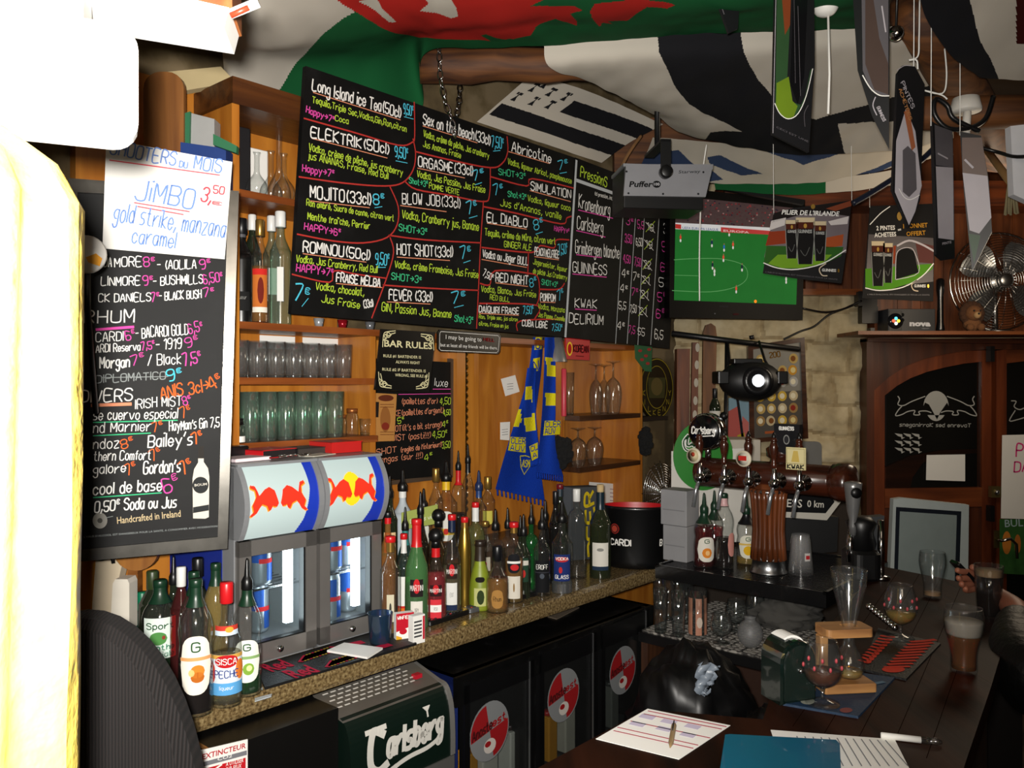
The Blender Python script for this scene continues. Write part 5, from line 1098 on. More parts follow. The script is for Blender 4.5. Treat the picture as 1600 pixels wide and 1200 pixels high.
cv = patch_text([(((70, 730), (165, 735), (165, 830), (55, 815)), (('CLER', (75, 770), (160, 775), 32), ('AUV', (68, 812), (155, 822), 32)))], -.453); cv.pstroke(Q8((130, 850), (165, 848), (195, 860), (190, 915), (155, 965), (135, 920)), 1.6, SY, 2, False, True); cv.text('ASM', x8(142, 915), x8(185, 918), 11, 1.5, SY); cv.text('N', x8(215, 320), x8(245, 315), 14, 2.2, SB); cv.text('O', x8(228, 180), x8(252, 180), 14, 2.2, SB); cv.mb.build('lettering', scf)
cv = patch_text([(((285, 630), (385, 628), (380, 715), (275, 722)), (('CLER', (290, 668), (380, 665), 32), ('AUV', (285, 712), (350, 708), 32))), (((188, 790), (240, 765), (242, 860), (205, 880)), (('CL', (200, 822), (240, 805), 30), ('A', (210, 865), (235, 855), 30)))], -.361); cv.mb.build('lettering', scf)
# spirit measure as silver cone, added bulb and red tube, red plaque, pennant
p = Pt(868, 565, -.40); r = thing('hood_lamp', 'small silver conical shade under the cocktail board right of the scarf', 'lamp', p)
MB().lathe([(.052, 0), (.03, .105), (.026, .105), (.048, .001)], mat('A9A9A8', .3, .7), 24, cap=False).build('lamp_shade', r); MB().lathe([(.012, .1), (.012, .17)], BLACK, 12).build('holder', r); MB().ball((0, 0, .035), .022, mat('D8D4C8', .3), 12).build('bulb', r)
p = Pt(881, 637, -.42); MB().lathe([(.011, .0), (.012, .003), (.012, .21), (.008, .215)], mat('C23A48', .4), 14).obj('candle', 'slim upright red stick beside the scarf on the right hand shelf', 'candle', (p.x, p.y, 1.535))
p = Pt(889, 640, -.52); tumbler_proto('tall_glass', 'tall slim glass behind the red stick', .2, .022, .026, CLEAR, (p.x, p.y, 1.535), None)
r, cv = cut('plaque', 'small red plaque with yellow crest and dark lettering under the draught board', 'plaque', [(884, 528), (922, 529), (921, 563), (884, 561)], -.375, .006, mat('B0181C', .35))
cv.pell(890, 545, 4.5, 11, YEL); cv.pell(890, 545, 3, 8, K('B0181C'), 2); cv.text('KOREAN', (896, 549), (919, 551), 10, 2, K('3A0A0C'), 2, .03, 0); cv.pstroke([(900, 556), (912, 557)], 1, K('3A0A0C')); cv.mb.build('lettering', r)
r, cv = cut('pennant', 'small green pennant with red dragon specks below the draught board corner', 'pennant', [(992, 538), (1019, 538), (1018, 581), (1008, 580), (993, 560)], -.36, .003, mat('2A5A34', .9))
for a, b in ((1000, 548), (1009, 556), (1012, 568), (1003, 562), (1014, 546)): cv.pell(a, b, 3.2, 2.4, K('A0322E'), 1, 8)
cv.mb.build('print', r)
# glasses in the right hand shelves
def wineglass(name, label, p, h, rb, rf, inverted, grp, g=CLEAR, stem=.45, rim=.8, liq=None, fill=0, rs=.004, dots=None):
    o = thing(name, label, 'glass', p, 0, grp); z = lambda f: h-f if inverted else f
    MB().lathe([(rf, z(0)), (rf, z(.002)), (rf*.5, z(.006)), (rs, z(.012))], g, 24).build('foot', o)
    MB().lathe([(rs, z(.010)), (rs*.85, z(h*stem*.5)), (rs*1.3, z(h*stem))], glass((.85, .88, .88), (.25, .27, .28), .12), 14).build('stem', o)
    hb = h*(1-stem); bp_ = catmull([(rs*1.2, h*stem), (rb*.75, h*stem+hb*.16), (rb, h*stem+hb*.42), (rb*.92, h*stem+hb*.7), (rb*rim, h)], 4)
    MB().lathe([(a, z(b)) for a, b in bp_]+[(bp_[-1][0]-.0015, z(h))]+[(max(.001, a-.0018), z(b)) for a, b in bp_[::-1]], g, 26, cap=False).build('bowl', o)
    if liq:
        top = h*stem+hb*fill; lp = [(max(.001, a-.0022), z(b)) for a, b in bp_ if b < top]; lp.append((lp[-1][0], z(top))); lp.append((.001, z(top))); MB().lathe(lp, liq, 24, cap=False).build('liquid', o)
    if dots:
        d_ = MB()
        for k in range(8):
            a = -1.2+k*.4-(math.atan2(p[0], p[1])); zz = h*stem+hb*(.50+.17*(k % 2)); rr_ = next((a0+(a1-a0)*(zz-b0)/(b1-b0+1e-9) for (a0, b0), (a1, b1) in zip(bp_, bp_[1:]) if b0 <= zz <= b1), rb)-.001
            d_.ball((rr_*math.sin(a), -rr_*math.cos(a), zz), .0052, dots, 8, (.6, .6, 1))
        d_.build('print', o)
    return o
gg = 'upside down stemmed glasses in the right hand shelves'
for k, (u, t, lb) in enumerate(((931, -.43, 'upside down tulip glass at the left of the upper right hand shelf'), (944, -.5, 'upside down tulip glass between its neighbours on the upper right hand shelf'), (958, -.42, 'widest upside down tulip glass on the upper right hand shelf'))):
    p = Pt(u, 0, t); wineglass('tulip_glass', lb, (p.x, p.y, 1.535), (.24, .24, .255)[k], .032+.01*(k == 2), .034, True, gg, stem=.3, rim=.7)
for k, (u, t, lb) in enumerate(((903, -.45, 'upside down balloon glass beside the black plush on the lower right hand shelf'), (929, -.44, 'upside down balloon glass right of its twin on the lower right hand shelf'))):
    p = Pt(u, 0, t); wineglass('balloon_glass', lb, (p.x, p.y, 1.30), .175, .043, .034, True, gg, stem=.25, rim=.72)
def fuzzy(name, label, cat, c, r_, m, n=46, sq=(1, 1, 1), extra=None):
    o = thing(name, label, cat, c); mb = MB(); rg = random.Random(len(label)); mb.ball((0, 0, 0), r_*.85, m, 14, sq)
    for k in range(n):
        d = Vector((rg.gauss(0, 1), rg.gauss(0, 1), rg.gauss(0, 1))).normalized(); mb.ball((d.x*r_*.75*sq[0], d.y*r_*.75*sq[1], d.z*r_*.75*sq[2]), r_*rg.uniform(.18, .34), m, 7)
    mb.build('body', o)
    if extra: extra(o)
    return o
p = Pt(876, 682, -.38); FUR = mat('0A0A0A', .95, bump=.6, scale=120); fuzzy('plush_toy', 'black shaggy plush tuft hanging at the end of the scarf', 'plush', (p.x, p.y, 1.38), .065, FUR, sq=(.9, .7, 1.25))
p = Pt(1008, 690, -.36); fuzzy('plush_toy', 'black shaggy tuft hanging under the dark corner shelf', 'plush', p, .05, FUR, sq=(.8, .7, 1.7))
# ------------------------------------------------ corner between back wall and stone wall
MB().box(0, .42, -.12, 0, 0, .022, mat('1C140E', .5)).obj('corner_shelf', 'dark short shelf under the oval brass mirror in the corner', 'shelf', B(1.93, -.655, CZ-57/F*4.55), TH)
p = Pt(1026, 655, -.60); r = thing('oval_mirror', 'oval dark pub mirror with yellow lettered rim in the corner', 'mirror', p, TH)
cv = vplane(r, B(0, -.61, 0), TH); c = (1026, 607); pslab(cv, [(c[0]+26*math.cos(t*.2618), c[1]+48*math.sin(t*.2618)) for t in range(24)], .02, mat('1E1A0E', .35)); cv.mb.build('panel', r); cv.mb = MB(); cv.off = .001
OLV = K('8C7C22'); cv.pstroke([(c[0]+25*math.cos(t*.2618), c[1]+46*math.sin(t*.2618)) for t in range(24)], 1.6, OLV, 2, True, True); cv.pstroke([(c[0]+16*math.cos(t*.2618), c[1]-2+33*math.sin(t*.2618)) for t in range(24)], 1.2, OLV, 2, True, True)
for k, ch in enumerate('KILKENNY'):
    a = math.pi*(1.0-.125*(k+.5)); x, y = c[0]-20.5*math.cos(math.pi-a), c[1]+39*math.sin(a); cv.text(ch, (x-1.8, y+3), (x+1.8, y+3), 7.5, 1.2, OLV, 2, 0, 0)
cv.ppoly([(1012, 590), (1040, 590), (1038, 622), (1014, 622)], K('3C3A1C')); cv.pell(1026, 604, 9, 14, K('5A4E2A'), 2); cv.mb.build('lettering', r)
def far(name, label, cat, pts, Y, d, m, part='panel', grp=None, yaw=0):
    q = P(sum(p[0] for p in pts)/len(pts), max(p[1] for p in pts), Y); r = thing(name, label, cat, q, yaw, grp); cv = vplane(r, q, yaw); pslab(cv, pts, d, m); cv.mb.build(part, r); cv.mb = MB(); cv.off = .0008; return r, cv
far('timber_post', 'tall reddish wooden post in the corner left of the stone wall', 'post', [(1058, 545), (1078, 545), (1076, 880), (1056, 880)], 4.80, .08, wood('4A2410', '7E4420', (20, 20, 2), .5))
r, cv = far('plank', 'brown plank with a row of pale oval plates next to the corner post', 'plank', [(1082, 535), (1092, 535), (1086, 880), (1076, 880)], 4.78, .03, wood('4A2410', '7E4420', (20, 20, 2), .5))
for v in (543, 570, 598, 626, 648): cv.pell(1090-(v-540)*.04, v, 3.4, 7, mat('B8B0A0', .3), 2, 14)
cv.mb.build('plate', r)
far('surf_plank', 'wooden plank with rounded top leaning on the stone wall', 'plank', [(1096, 880), (1099, 520), (1103, 508), (1111, 505), (1118, 510), (1120, 525), (1112, 880)], 4.76, .03, wood('4E2E14', '7C4E24', (20, 20, 2), .5))
r, cv = far('framed_display', 'framed display of round beer mats hanging on the stone wall', 'picture', [(1176, 546), (1250, 535), (1254, 678), (1178, 685)], 4.86, .02, mat('7E7A70', .4))
cv.ppoly([(1176, 615), (1252, 610), (1254, 678), (1178, 685)], mat('4A443C', .4), 1)
rg = random.Random(3)
for i, u in enumerate((1188, 1205, 1222, 1239)):
    for j, v in enumerate((562, 580, 598, 620, 639, 658)):
        if (i, j) in ((1, 0), (2, 0)) or (i < 3 and j in (1, 2) and i == 1): continue
        c = rg.choice(['C08A2E', 'B79A5A', 'A9A6A0', 'C4A23E', '9A7A4A', 'BFAE8A']); cv.pell(u+rg.uniform(-1, 1), v-i*.6, 7, 8, K(c), 2, 16); cv.pell(u, v-i*.6, 4, 4.5, K(rg.choice(['7A4A20', 'D9C78A', '8A2A1E', 'E0D6B8'])), 3, 12)
cv.text('200', (1203, 559), (1219, 557), 8, 1.6, K('6A4A10'), 2, 0, 0); cv.ppoly([(1195, 674), (1236, 671), (1236, 675), (1195, 678)], K('A0522A'), 2); cv.mb.build('print', r)
cv.mb = MB(); o_ = [(1168, 541), (1256, 527), (1262, 685), (1170, 692)]; i_ = [(1176, 546), (1250, 535), (1254, 678), (1178, 685)]
for k in range(4): l = (k+1) % 4; pslab(cv, [o_[k], o_[l], i_[l], i_[k]], .035, wood('2A140A', '4E2A14', (6, 6, 20), .3), .012)
cv.mb.build('frame', r)
# bottles, poster and clutter on the ledge behind the taps
MB().box(1.0, 1.86, 4.58, 4.88, 0, 1.05, mat('2A2018', .8)).box(.98, 1.88, 4.56, 4.88, 1.05, 1.09, wood('3A1E0C', '5E3514', (2, 26, 26), .4)).obj('low_cupboard', 'dark low cupboard under the framed beer mats behind the taps', 'cupboard')
far('poster', 'leaning poster of a pink figure under blue and yellow by the stone wall', 'poster', [(1134, 622), (1170, 622), (1172, 762), (1136, 762)], 4.70, .004, mat('6E8C9C', .6), 'sheet')
for o in list(COL.objects):
    if o.get('label', '').startswith('leaning poster'):
        cv = vplane(o, o.matrix_world.translation, 0); cv.off = .001
        cv.ppoly([(1134, 645), (1152, 635), (1160, 660), (1158, 712), (1136, 712)], K('A8524C')); cv.ppoly([(1160, 650), (1170, 660), (1170, 690), (1158, 694)], K('B0625C')); cv.ppoly([(1152, 680), (1163, 676), (1166, 712), (1152, 712)], K('A89228'), 2); cv.pstroke([(1152, 622), (1156, 650), (1164, 712)], 4, K('15151A'), 2); cv.mb.build('print', o)
bottle('dark bottle with white body label behind the stand of the stage light', 1117, 607, 17, 'wine', DGREEN, ('tall', CAPB), Y=4.3, z=1.40, labs=[(.05, .55, K('C9C6BC'), 1.2, [])], grp=None)
MB().box(1.0, 1.25, 4.18, 4.42, .9, 1.40, mat('BDB6A8', .6), .006).obj('white_cabinet', 'off white cabinet behind the green round beer sign', 'cabinet')
# stage light on its stand
YL = 4.1
def stand_pt(u, v, Y=YL): return P(u, v, Y)
r = thing('light_stand', 'black lighting stand with crossbar holding the stage light', 'stand', (stand_pt(1131, 0).x, YL, ZC))
iv = r.matrix_world.inverted(); m = MB(); m.tube([(0, 0, 0), iv @ stand_pt(1136, 535)], .011, BLACK); m.lathe([(.09, 0), (.09, .008), (.02, .016)], BLACK, 20); m.build('pole', r)
MB().tube([iv @ stand_pt(1050, 521, 4.06), iv @ stand_pt(1248, 546, 4.14)], .014, BLACK).build('crossbar', r)
m = MB(); m.ball(iv @ stand_pt(1131, 650), .022, BLACK, 10); m.tube([iv @ stand_pt(1175, 530), iv @ stand_pt(1174, 524)], .012, BLACK); m.build('knob', r)
c = P(1172, 595, YL-.125); r = thing('stage_light', 'black oval stage light with bright round lens hanging from the crossbar', 'stage light', c)
m = MB(); m.ball((0, 0, 0), .12, mat('0C0C0D', .5), 24, (1.25, .8, .82)); m.box(-.17, -.11, -.06, .06, -.015, .045, BLACK, .01); m.box(.11, .165, -.06, .06, -.015, .045, BLACK, .01); m.box(-.09, .05, -.04, .04, .08, .105, BLACK, .008); m.build('body', r)
MB().lathe([(.07, -.075), (.072, -.1), (.05, -.108), (.04, -.1)], mat('121214', .3), 24, (.01, 0, 0), 'y').build('bezel', r); MB().ball((.01, -.085, 0), .037, mat('E8EEF4', .1, emit=.9, var=0), 18, (1, .7, 1)).build('lens', r)
for s_ in (-1, 1): MB().tube([(s_*.12, 0, .02), (s_*.085, .05, .10), (s_*.078, .12, .195)], .006, BLACK).build('yoke_arm', r)

# ================================================================ tap shelf, tower, bottles
r = thing('tap_shelf', 'black drip shelf carrying the beer tower between the two counters', 'shelf', B(1.16, .12, ZT), TH-math.pi/2)
TT = mat('101011', .25, coat=.3)     # local x along N, y along D
MB().box(0, .68, 0, .66, -.05, -.006, TT).build('body', r); m = MB()
for a in ((0, .68, 0, .012), (0, .68, .648, .66), (0, .012, 0, .66), (.668, .68, 0, .66)): m.box(*a, -.006, .004, TT)
m.build('rim', r); m = MB()
for k in range(30): m.box(.02, .66, .02+k*.021, .03+k*.021, -.006, -.0005, mat('2E2E30', .25, .8))
m.build('drip_grid', r)
for x, y in ((.62, .6),): MB().box(x, x+.035, y, y+.035, -.96, -.05, BLACK).build('leg', r)
TP = B(1.348, .507, ZT); tw = thing('beer_tower', 'five tap beer tower with dark wooden barrel on a ribbed copper brown column', 'beer tower', TP, TH-math.pi/2)
RW = wood('241008', '4A2012', (2, 24, 24), .25, .4); CAN = wood('42200F', '743E20', (24, 24, 2), .28, .4)
m = MB(); m.lathe([(.07, 0), (.07, .004), (.064, .01), (.06, .05), (.064, .055)], STEEL, 28); m.build('base', tw)
m = MB(); m.lathe([(.052, .05), (.046, .15), (.05, .28), (.058, .34)], CAN, 20)
for k in range(18):
    a = 2*math.pi*k/18; m.tube([(q*math.cos(a), q*math.sin(a), z) for q, z in ((.059, .05), (.055, .10), (.051, .16), (.053, .22), (.058, .28), (.063, .32))], .0098, CAN, 8)
m.build('column', tw); MB().lathe([(.066, .305), (.07, .31), (.066, .318)], STEEL, 24).build('collar', tw)
ZBAR = .365
m = MB(); m.lathe([(.02, -.30), (.05, -.298), (.058, -.285), (.058, .24), (.05, .245), (.066, .25), (.066, .262), (.07, .268), (.07, .30), (.062, .318), (.03, .325)], RW, 28, (0, 0, ZBAR), 'x'); m.build('barrel', tw)
inv = tw.matrix_world.inverted()
for k, u in enumerate((1103, 1141, 1178, 1217, 1257)):
    # where the tap meets the barrel
    best = min((abs(proj(tw.matrix_world @ Vector((x*.005, -.06, ZBAR)))[0]-u), x*.005) for x in range(-60, 60))[1]
    m = MB(); m.lathe([(.022, -.055), (.03, -.062), (.03, -.068), (.016, -.074), (.014, -.10)], CHROME, 20, (best, 0, ZBAR-.005), 'y'); m.ball((best, -.105, ZBAR-.012), .022, CHROME, 16); m.lathe([(.012, -.02), (.013, .0), (.009, .02), (.007, .05)], CHROME, 12, (best, -.105, ZBAR+.005)); fa = m.build('faucet', tw)
    MB().tube([(best, -.11, ZBAR-.02), (best-.006, -.125, ZBAR-.06), (best-.012, -.135, ZBAR-.125)], .0075, mat('C4C8CC', .2, .8), 10).build('spout', fa)
    MB().lathe(catmull([(.008, .045), (.012, .055), (.009, .075), (.014, .10), (.016, .125), (.011, .14), (.013, .148), (.004, .165)], 3), RW, 16, (best, -.108, ZBAR)).build('tap_handle', tw); MB().lathe([(.009, .150), (.008, .165), (.002, .178)], BLACK, 12, (best, -.108, ZBAR)).build('finial', tw)
    if k in (0, 2):
        m = MB(); m.lathe([(.03, -.005), (.031, 0), (.03, .004)], mat('D6CDB4', .4), 24, (best-.012 if k == 0 else best-.008, -.13, ZBAR+.075), 'y'); m.lathe([(.024, -.0065), (.023, -.0056)], K('EAE4D0' if k else 'D8C9A0'), 24, (best-.012 if k == 0 else best-.008, -.13, ZBAR+.075), 'y')
        if k: m.box(best-.026, best+.006, -.1375, -.1365, ZBAR+.068, ZBAR+.086, K('B8261E'))
        else: m.lathe([(.009, -.008), (.008, -.0065)], K('B0402A'), 12, (best-.012, -.13, ZBAR+.08), 'y')
        m.build('badge', tw)
    if k == 4:
        cvb = CV(tw, tw.matrix_world @ Vector((best, -.128, ZBAR+.085)), tw.matrix_world.to_3x3() @ Vector((1, 0, 0)), (0, 0, 1)); slab(cvb, [(-.04, -.038), (.032, -.038), (.032, .042), (-.04, .042)], .005, mat('D9CE9A', .5)); cvb.off = .001
        cvb.at('KWAK', (-.034, -.034), (.026, -.034), .014, .004, K('1A1A1A'), 2, 0, 0); cvb.stroke([(-.036, -.016), (.028, -.016), (.028, .037), (-.036, .037)], .0015, K('6A5A20'), 2, False, True); cvb.poly([(-.02, -.01), (.01, -.01), (.004, .03), (-.012, .03)], K('C9AE5A')); cvb.mb.build('badge', tw)
xl = -.245
m = MB(); m.lathe([(.066, -.02), (.074, -.015), (.074, .025), (.06, .03)], CHROME, 30, (xl, -.03, .53), 'y'); m.lathe([(.066, -.022), (.064, -.026), (.002, -.03)], mat('0A0A0C', .2), 30, (xl, -.03, .53), 'y'); m.tube([(xl, -.02, .42), (xl, -.02, .48)], .012, CHROME); lens = m.build('badge', tw)
cvb = CV(tw, tw.matrix_world @ Vector((xl, -.061, .53)), tw.matrix_world.to_3x3() @ Vector((1, 0, 0)), (0, 0, 1)); cvb.at('Carlsberg', (-.05, -.008), (.05, -.006), .026, .0055, PAPER, 1, .02, .1); cvb.stroke([(-.03, -.022), (0, -.018), (.045, -.014)], .004, PAPER); cvb.mb.build('lettering', tw)
m = MB(); m.lathe([(.05, .40), (.052, .41), (.045, .43), (.06, .44), (.062, .47), (.02, .50), (.016, .56)], mat('3A1A10', .25, coat=.4), 24, (.03, .06, 0)); m.build('cap_bowl', tw)
cvb = CV(tw, tw.matrix_world @ Vector((.085, -.03, .50)), tw.matrix_world.to_3x3() @ Vector((1, 0, 0)), (0, 0, 1)); slab(cvb, [(-.05, .07), (.05, .07), (.048, 0), (.03, -.035), (0, -.045), (-.03, -.035), (-.048, 0)], .03, mat('16171A', .3)); cvb.off = .001; cvb.at('GUINNESS', (-.028, .048), (.028, .048), .012, .003, PAPER, 1, 0, 0); cvb.ell(0, .012, .012, .018, K('8A8A86')); cvb.ell(0, .012, .009, .014, K('2A2A2C'), 2); cvb.mb.build('badge', tw)
# round green sign on white board
r, cv = far('display_board', 'white display board with big green round beer sign behind the taps', 'sign', [(1049, 705), (1166, 700), (1166, 846), (1049, 852)], 3.72, .006, mat('CFCBC2', .5))
cv.mb = MB(); pslab(cv, [(1098+46.5*math.cos(t*.1309), 712+54*math.sin(t*.1309)) for t in range(48)], .006, mat('1E7A1E', .35, var=.25, scale=6), .008); cv.mb.build('disc', r); cv.mb = MB(); cv.off = .009
cv.text('Carl', (1073, 696), (1097, 697), 14, 5.4, PAPER, 1, 0, .1); cv.text('Carl', (1073, 696), (1097, 697), 14, 2.4, K('14401E'), 3, 0, .1); cv.pstroke([(1075, 680), (1068, 690), (1072, 703), (1088, 704)], 5, PAPER, 1); cv.pstroke([(1075, 680), (1068, 690), (1072, 703), (1088, 704)], 2, K('14401E'), 3); cv.mb.build('lettering', r)
gt = 'syrup bottles on the tap shelf'
bottle('red syrup bottle with white fruit label on the tap shelf, left of the column', 1100, 770, 32, 'syrup', CLEAR, ('pour', CAPG, CAPG, .04), vb=884, z=ZT, liq=glass((.55, .015, .02), (.15, 0, 0)), fill=.68, grp=gt, labs=[(.1, .52, K('DCD8CC'), .95, [('oval',), ('t', 'G', GT, .76, .14, .22), ('o', OR, 0, .36, .5, .2), ('o', K('F0C080'), .05, .36, .22, .1)])], turn=.3)
bottle('red syrup bottle standing behind the first red one', 1116, 766, 28, 'syrup', CLEAR, ('pour', CAPG, CAPG, .04), Y=3.42, z=ZT, liq=REDL, fill=.6, grp=gt)
bottle('clear syrup bottle with a dark rest of syrup and pink cap collar', 1131, 771, 30, 'syrup', CLEAR, ('screw', CAPG, mat('C9A0A0', .4), .03), Y=3.28, z=ZT, liq=DARKL, fill=.4, grp=gt, labs=[(.16, .48, K('C98A80'), .5, [('oval',)])], turn=.9)
bottle('lemon syrup bottle with yellow fruit label beside the column', 1166, 772, 30, 'syrup', CLEAR, ('pour', CAPG, CAPB, .04), vb=880, z=ZT, liq=GOLDL, fill=.12, grp=gt, labs=[(.12, .54, K('DDDAC8'), .95, [('oval',), ('t', 'G', GT, .76, .14, .22), ('b', K('D9B45A'), .56, .64), ('o', K('E0B020'), 0, .34, .5, .2), ('o', K('5E8A2E'), .4, .46, .2, .06)])], turn=.2)
p = Pz(1251, 896, ZT); r = thing('cup_stack', 'stack of clear plastic cups with a red print beside the column', 'cups', p)
for k in range(11): MB().lathe([(.046-.0008*k, .012*k), (.046-.0008*k, .003+.012*k), (.037-.0005*k, .12+.003*k)], glass((.985, .985, .985), (.85, .86, .87), .05, .1, .03), 22, cap=False).build('cup', r)
wv = WV(.044); wv.rect(.0, .022, .055, .085, K('C9C4C0'), 3); wv.rect(.004, .02, .062, .076, K('B8262C'), 4); wv.mb.build('print', r)
far('speaker_box', 'black box speaker behind the plastic cups under the road sign', 'speaker', [(1222, 803), (1310, 808), (1308, 862), (1222, 870)], 3.60, .16, mat('121213', .5), 'body')
r, cv = far('arrow_sign', 'black road sign with white outline and arrow point reading 0 km', 'sign', [(1205, 769), (1296, 771), (1314, 784), (1292, 813), (1205, 807)], 3.56, .006, K('C9C4B8'))
cv.ppoly([(1205, 771), (1294, 773), (1304, 784), (1290, 802), (1205, 799)], K('0E0E10')); cv.print('ESS', (1229, 792), (1253, 793), 13, K('DDD8CC'), bold=.01); cv.print('0 km', (1261, 792), (1287, 793), 11, K('DDD8CC'), bold=.01); cv.mb.build('lettering', r)
for k, (z, w_, u, lb) in enumerate(((ZT, .11, 1064, 'pale grey carton under another by the ice bucket'), (ZT+.145, .12, 1062, 'pale grey carton on top of its twin by the ice bucket'))):
    p = P(u, 0, 3.42); MB().box(-w_/2, w_/2, -.05, .05, 0, .143, mat('8E8E90', .6), .003).box(-w_/2+.01, w_/2-.01, -.0505, -.05, .06, .064, mat('77777A', .6)).obj('carton', lb, 'carton', (p.x, p.y, z), TH-math.pi/2, 'cartons by the ice bucket')
p = P(1023, 790, 3.95); r = thing('wire_basket', 'round silver mesh basket leaning in the corner under the black tuft', 'basket', (p.x, p.y, ZC), .3); m = MB(); c = Vector((0, 0, .27))
for k in range(12):
    q = .012+k*.0115; m.tube([(c.x+q*.62*math.cos(t*.2618), -.05+.1*(1-(q/.15)**2)*-.5, c.z+q*math.sin(t*.2618)) for t in range(24)], .0022, CHROME, 5, True)
for k in range(20):
    a = k*.314; m.tube([(c.x+q*.62*math.cos(a), -.05-.05*(1-(q/.15)**2), c.z+q*math.sin(a)) for q in (.01, .05, .1, .15)], .0018, STEEL, 5)
m.build('mesh_bowl', r); MB().tube([(0, -.02, 0), (0, -.03, .12)], .01, BLACK).lathe([(.05, 0), (.05, .01), (.01, .014)], BLACK, 16).build('foot', r)
p = P(1047, 706, 3.95); MB().lathe([(.012, 0), (.018, .06), (.019, .062), (.017, .062), (.011, .003)], mat('B02028', .4), 16).obj('small_cup', 'small red cup before the off white cabinet', 'cup', (1.06, 4.24, 1.40))
far('grey_tray', 'rounded grey plastic tray propped behind the right end of the barrel', 'tray', rpx(1240, 690, 1284, 770, 8), 4.62, .03, mat('6E6E6C', .4), 'body')

# ================================================================ under the back counter
AL = mat('B4B6B8', .25, .9)
def upx(cvv, pts): return cvv.pp(pts)
r = thing('bar_cooler', 'long black under counter cooler with three glass doors', 'cooler', B(st(Pt(708, 0, .08))[0], .08, 0), TH)
s0 = st(Pt(708, 0, .08))[0]; s1 = st(Pt(1017, 0, .08))[0]; W_ = s1-s0; BK = speckle('060606', '0B0B0B', '2E2E30', 14, .35, .35, .85)
m = MB(); m.box(0, .02, 0, .6, 0, .79, mat('17255C', .45)); m.box(W_-.02, W_, 0, .6, 0, .79, BK); m.box(0, W_, .58, .6, 0, .79, BK); m.box(0, W_, 0, .6, .765, .79, BK); m.box(0, W_, 0, .6, 0, .06, BK)
for d_ in (.333, .667): m.box(W_*d_-.02, W_*d_+.02, .0, .56, .06, .77, BK)
m.box(.02, W_-.02, .54, .57, .06, .76, mat('3A3F40', .6)); m.build('body', r)
MB().box(0, W_, -.012, .02, .70, .79, BK).build('control_strip', r)
cvd = vplane(r, B(0, .08, 0), TH); cvd.O = B(0, .095, 0); ANO = K('8C1216')
doors = (((733.5, 1069), (827, 1033), (705, 842), (765, 1142), 25, 46), ((849.6, 1021), (926, 989), (838, 937), (880.6, 1086), 20, 41), ((945, 980), (1008.5, 953.6), (934, 1014), (973, 1047), 16, 37))
for TL, TR, _, dc, ru, rv in doors:
    a0, b0 = cvd.px(*TL); a1, b1 = cvd.px(*TR); bt_ = .10; e = .022
    d = MB(); D_ = CV(r, cvd.O, cvd.ex, cvd.up, d)
    for q in ([(a0-e, bt_-.03), (a1+e, bt_-.03), (a1+e, bt_), (a0-e, bt_)], [(a0-e, bt_), (a0, bt_), (a0, b0+.01), (a0-e, b0+.01)], [(a1, bt_), (a1+e, bt_), (a1+e, b1+.01), (a1, b1+.01)], [(a0-e, b0), (a1+e, b1), (a1+e, .702), (a0-e, .702)]): slab(D_, q, .025, mat('0B0B0C', .35), .002)
    dr = d.build('door', r)
    D_.mb = MB(); slab(D_, [(a0, bt_), (a1, bt_), (a1, b1), (a0, b0)], .004, glass((.8, .82, .82), (.3, .32, .33), .07), -.006); D_.mb.build('glass', dr)
    D_.mb = MB(); slab(D_, [(a1-.003, bt_), (a1+.002, bt_), (a1+.002, b1), (a1-.003, b1)], .004, AL, .004); D_.mb.build('edge_strip', dr)
    D_.mb = MB(); D_.off = -.0045; ca, cb_ = D_.px(*dc); rb = rv*D_.k(*dc); R2 = rb; WG = K('77797A')
    D_.ell(ca, cb_, R2*.98, R2, WG, 1, 32)
    for a_ in (.5, 1.5): D_.poly([(ca, cb_)]+[(ca+R2*.93*math.cos(math.pi*(a_+.5*k/8)+.2), cb_+R2*.93*math.sin(math.pi*(a_+.5*k/8)+.2)) for k in range(9)], ANO, 2)
    D_.at('Anoste', (ca-R2*.85, cb_-R2*.12), (ca+R2*.1, cb_+R2*.06), R2*.3, R2*.07, K('4A0A0C'), 3, .02, .2); D_.at('est', (ca+R2*.15, cb_+R2*.1), (ca+R2*.8, cb_+R2*.2), R2*.24, R2*.06, ANO, 3, .02, .2); D_.ell(ca, cb_-R2*.5, R2*.3, R2*.25, K('C0B8B0'), 3); D_.ell(ca-R2*.1, cb_-R2*.42, R2*.15, R2*.1, ANO, 4)
    D_.mb.build('decal', dr)
    MB().box(a0-e+.05-(0), a0-e+.052, -.0, .001, .6, .601, BK) if 0 else None
# jars and cartons behind the doors
for k, (u, v, w_, h, c, cc, lb) in enumerate(((760, 1150, .075, .26, 'CFCBBE', 'B8B2A0', 'pale carton behind the first cooler door'), (734, 1150, .04, .24, 'C98A1E', 'A96A14', 'orange juice carton behind the first cooler door'), (800, 1140, .06, .25, 'C9C8BE', '2A1512', 'milk white jug with dark cap behind the first cooler door'),
        (858, 1090, .05, .2, 'C98A1E', 'B0201C', 'orange carton with red cap behind the second cooler door'), (885, 1080, .06, .22, 'B9B5A6', 'B01C1C', 'pale jug with red cap behind the second cooler door'), (955, 1060, .05, .2, '6A6C66', '3A3C3A', 'dim grey bottle behind the third cooler door'))):
    s_, t_ = st(Pt(u, 0, -.0)); zz = .30 if k < 3 else .33
    o = thing('drink_carton', lb, 'carton', B(s_, -.01, zz), TH, 'cartons in the glass door cooler'); MB().box(-w_/2, w_/2, -.03, .03, 0, h*.8, mat(c, .5), .006).build('body', o); MB().lathe([(.02, h*.8), (.02, h*.86), (.016, h*.87)], mat(cc, .4), 14).build('cap', o)
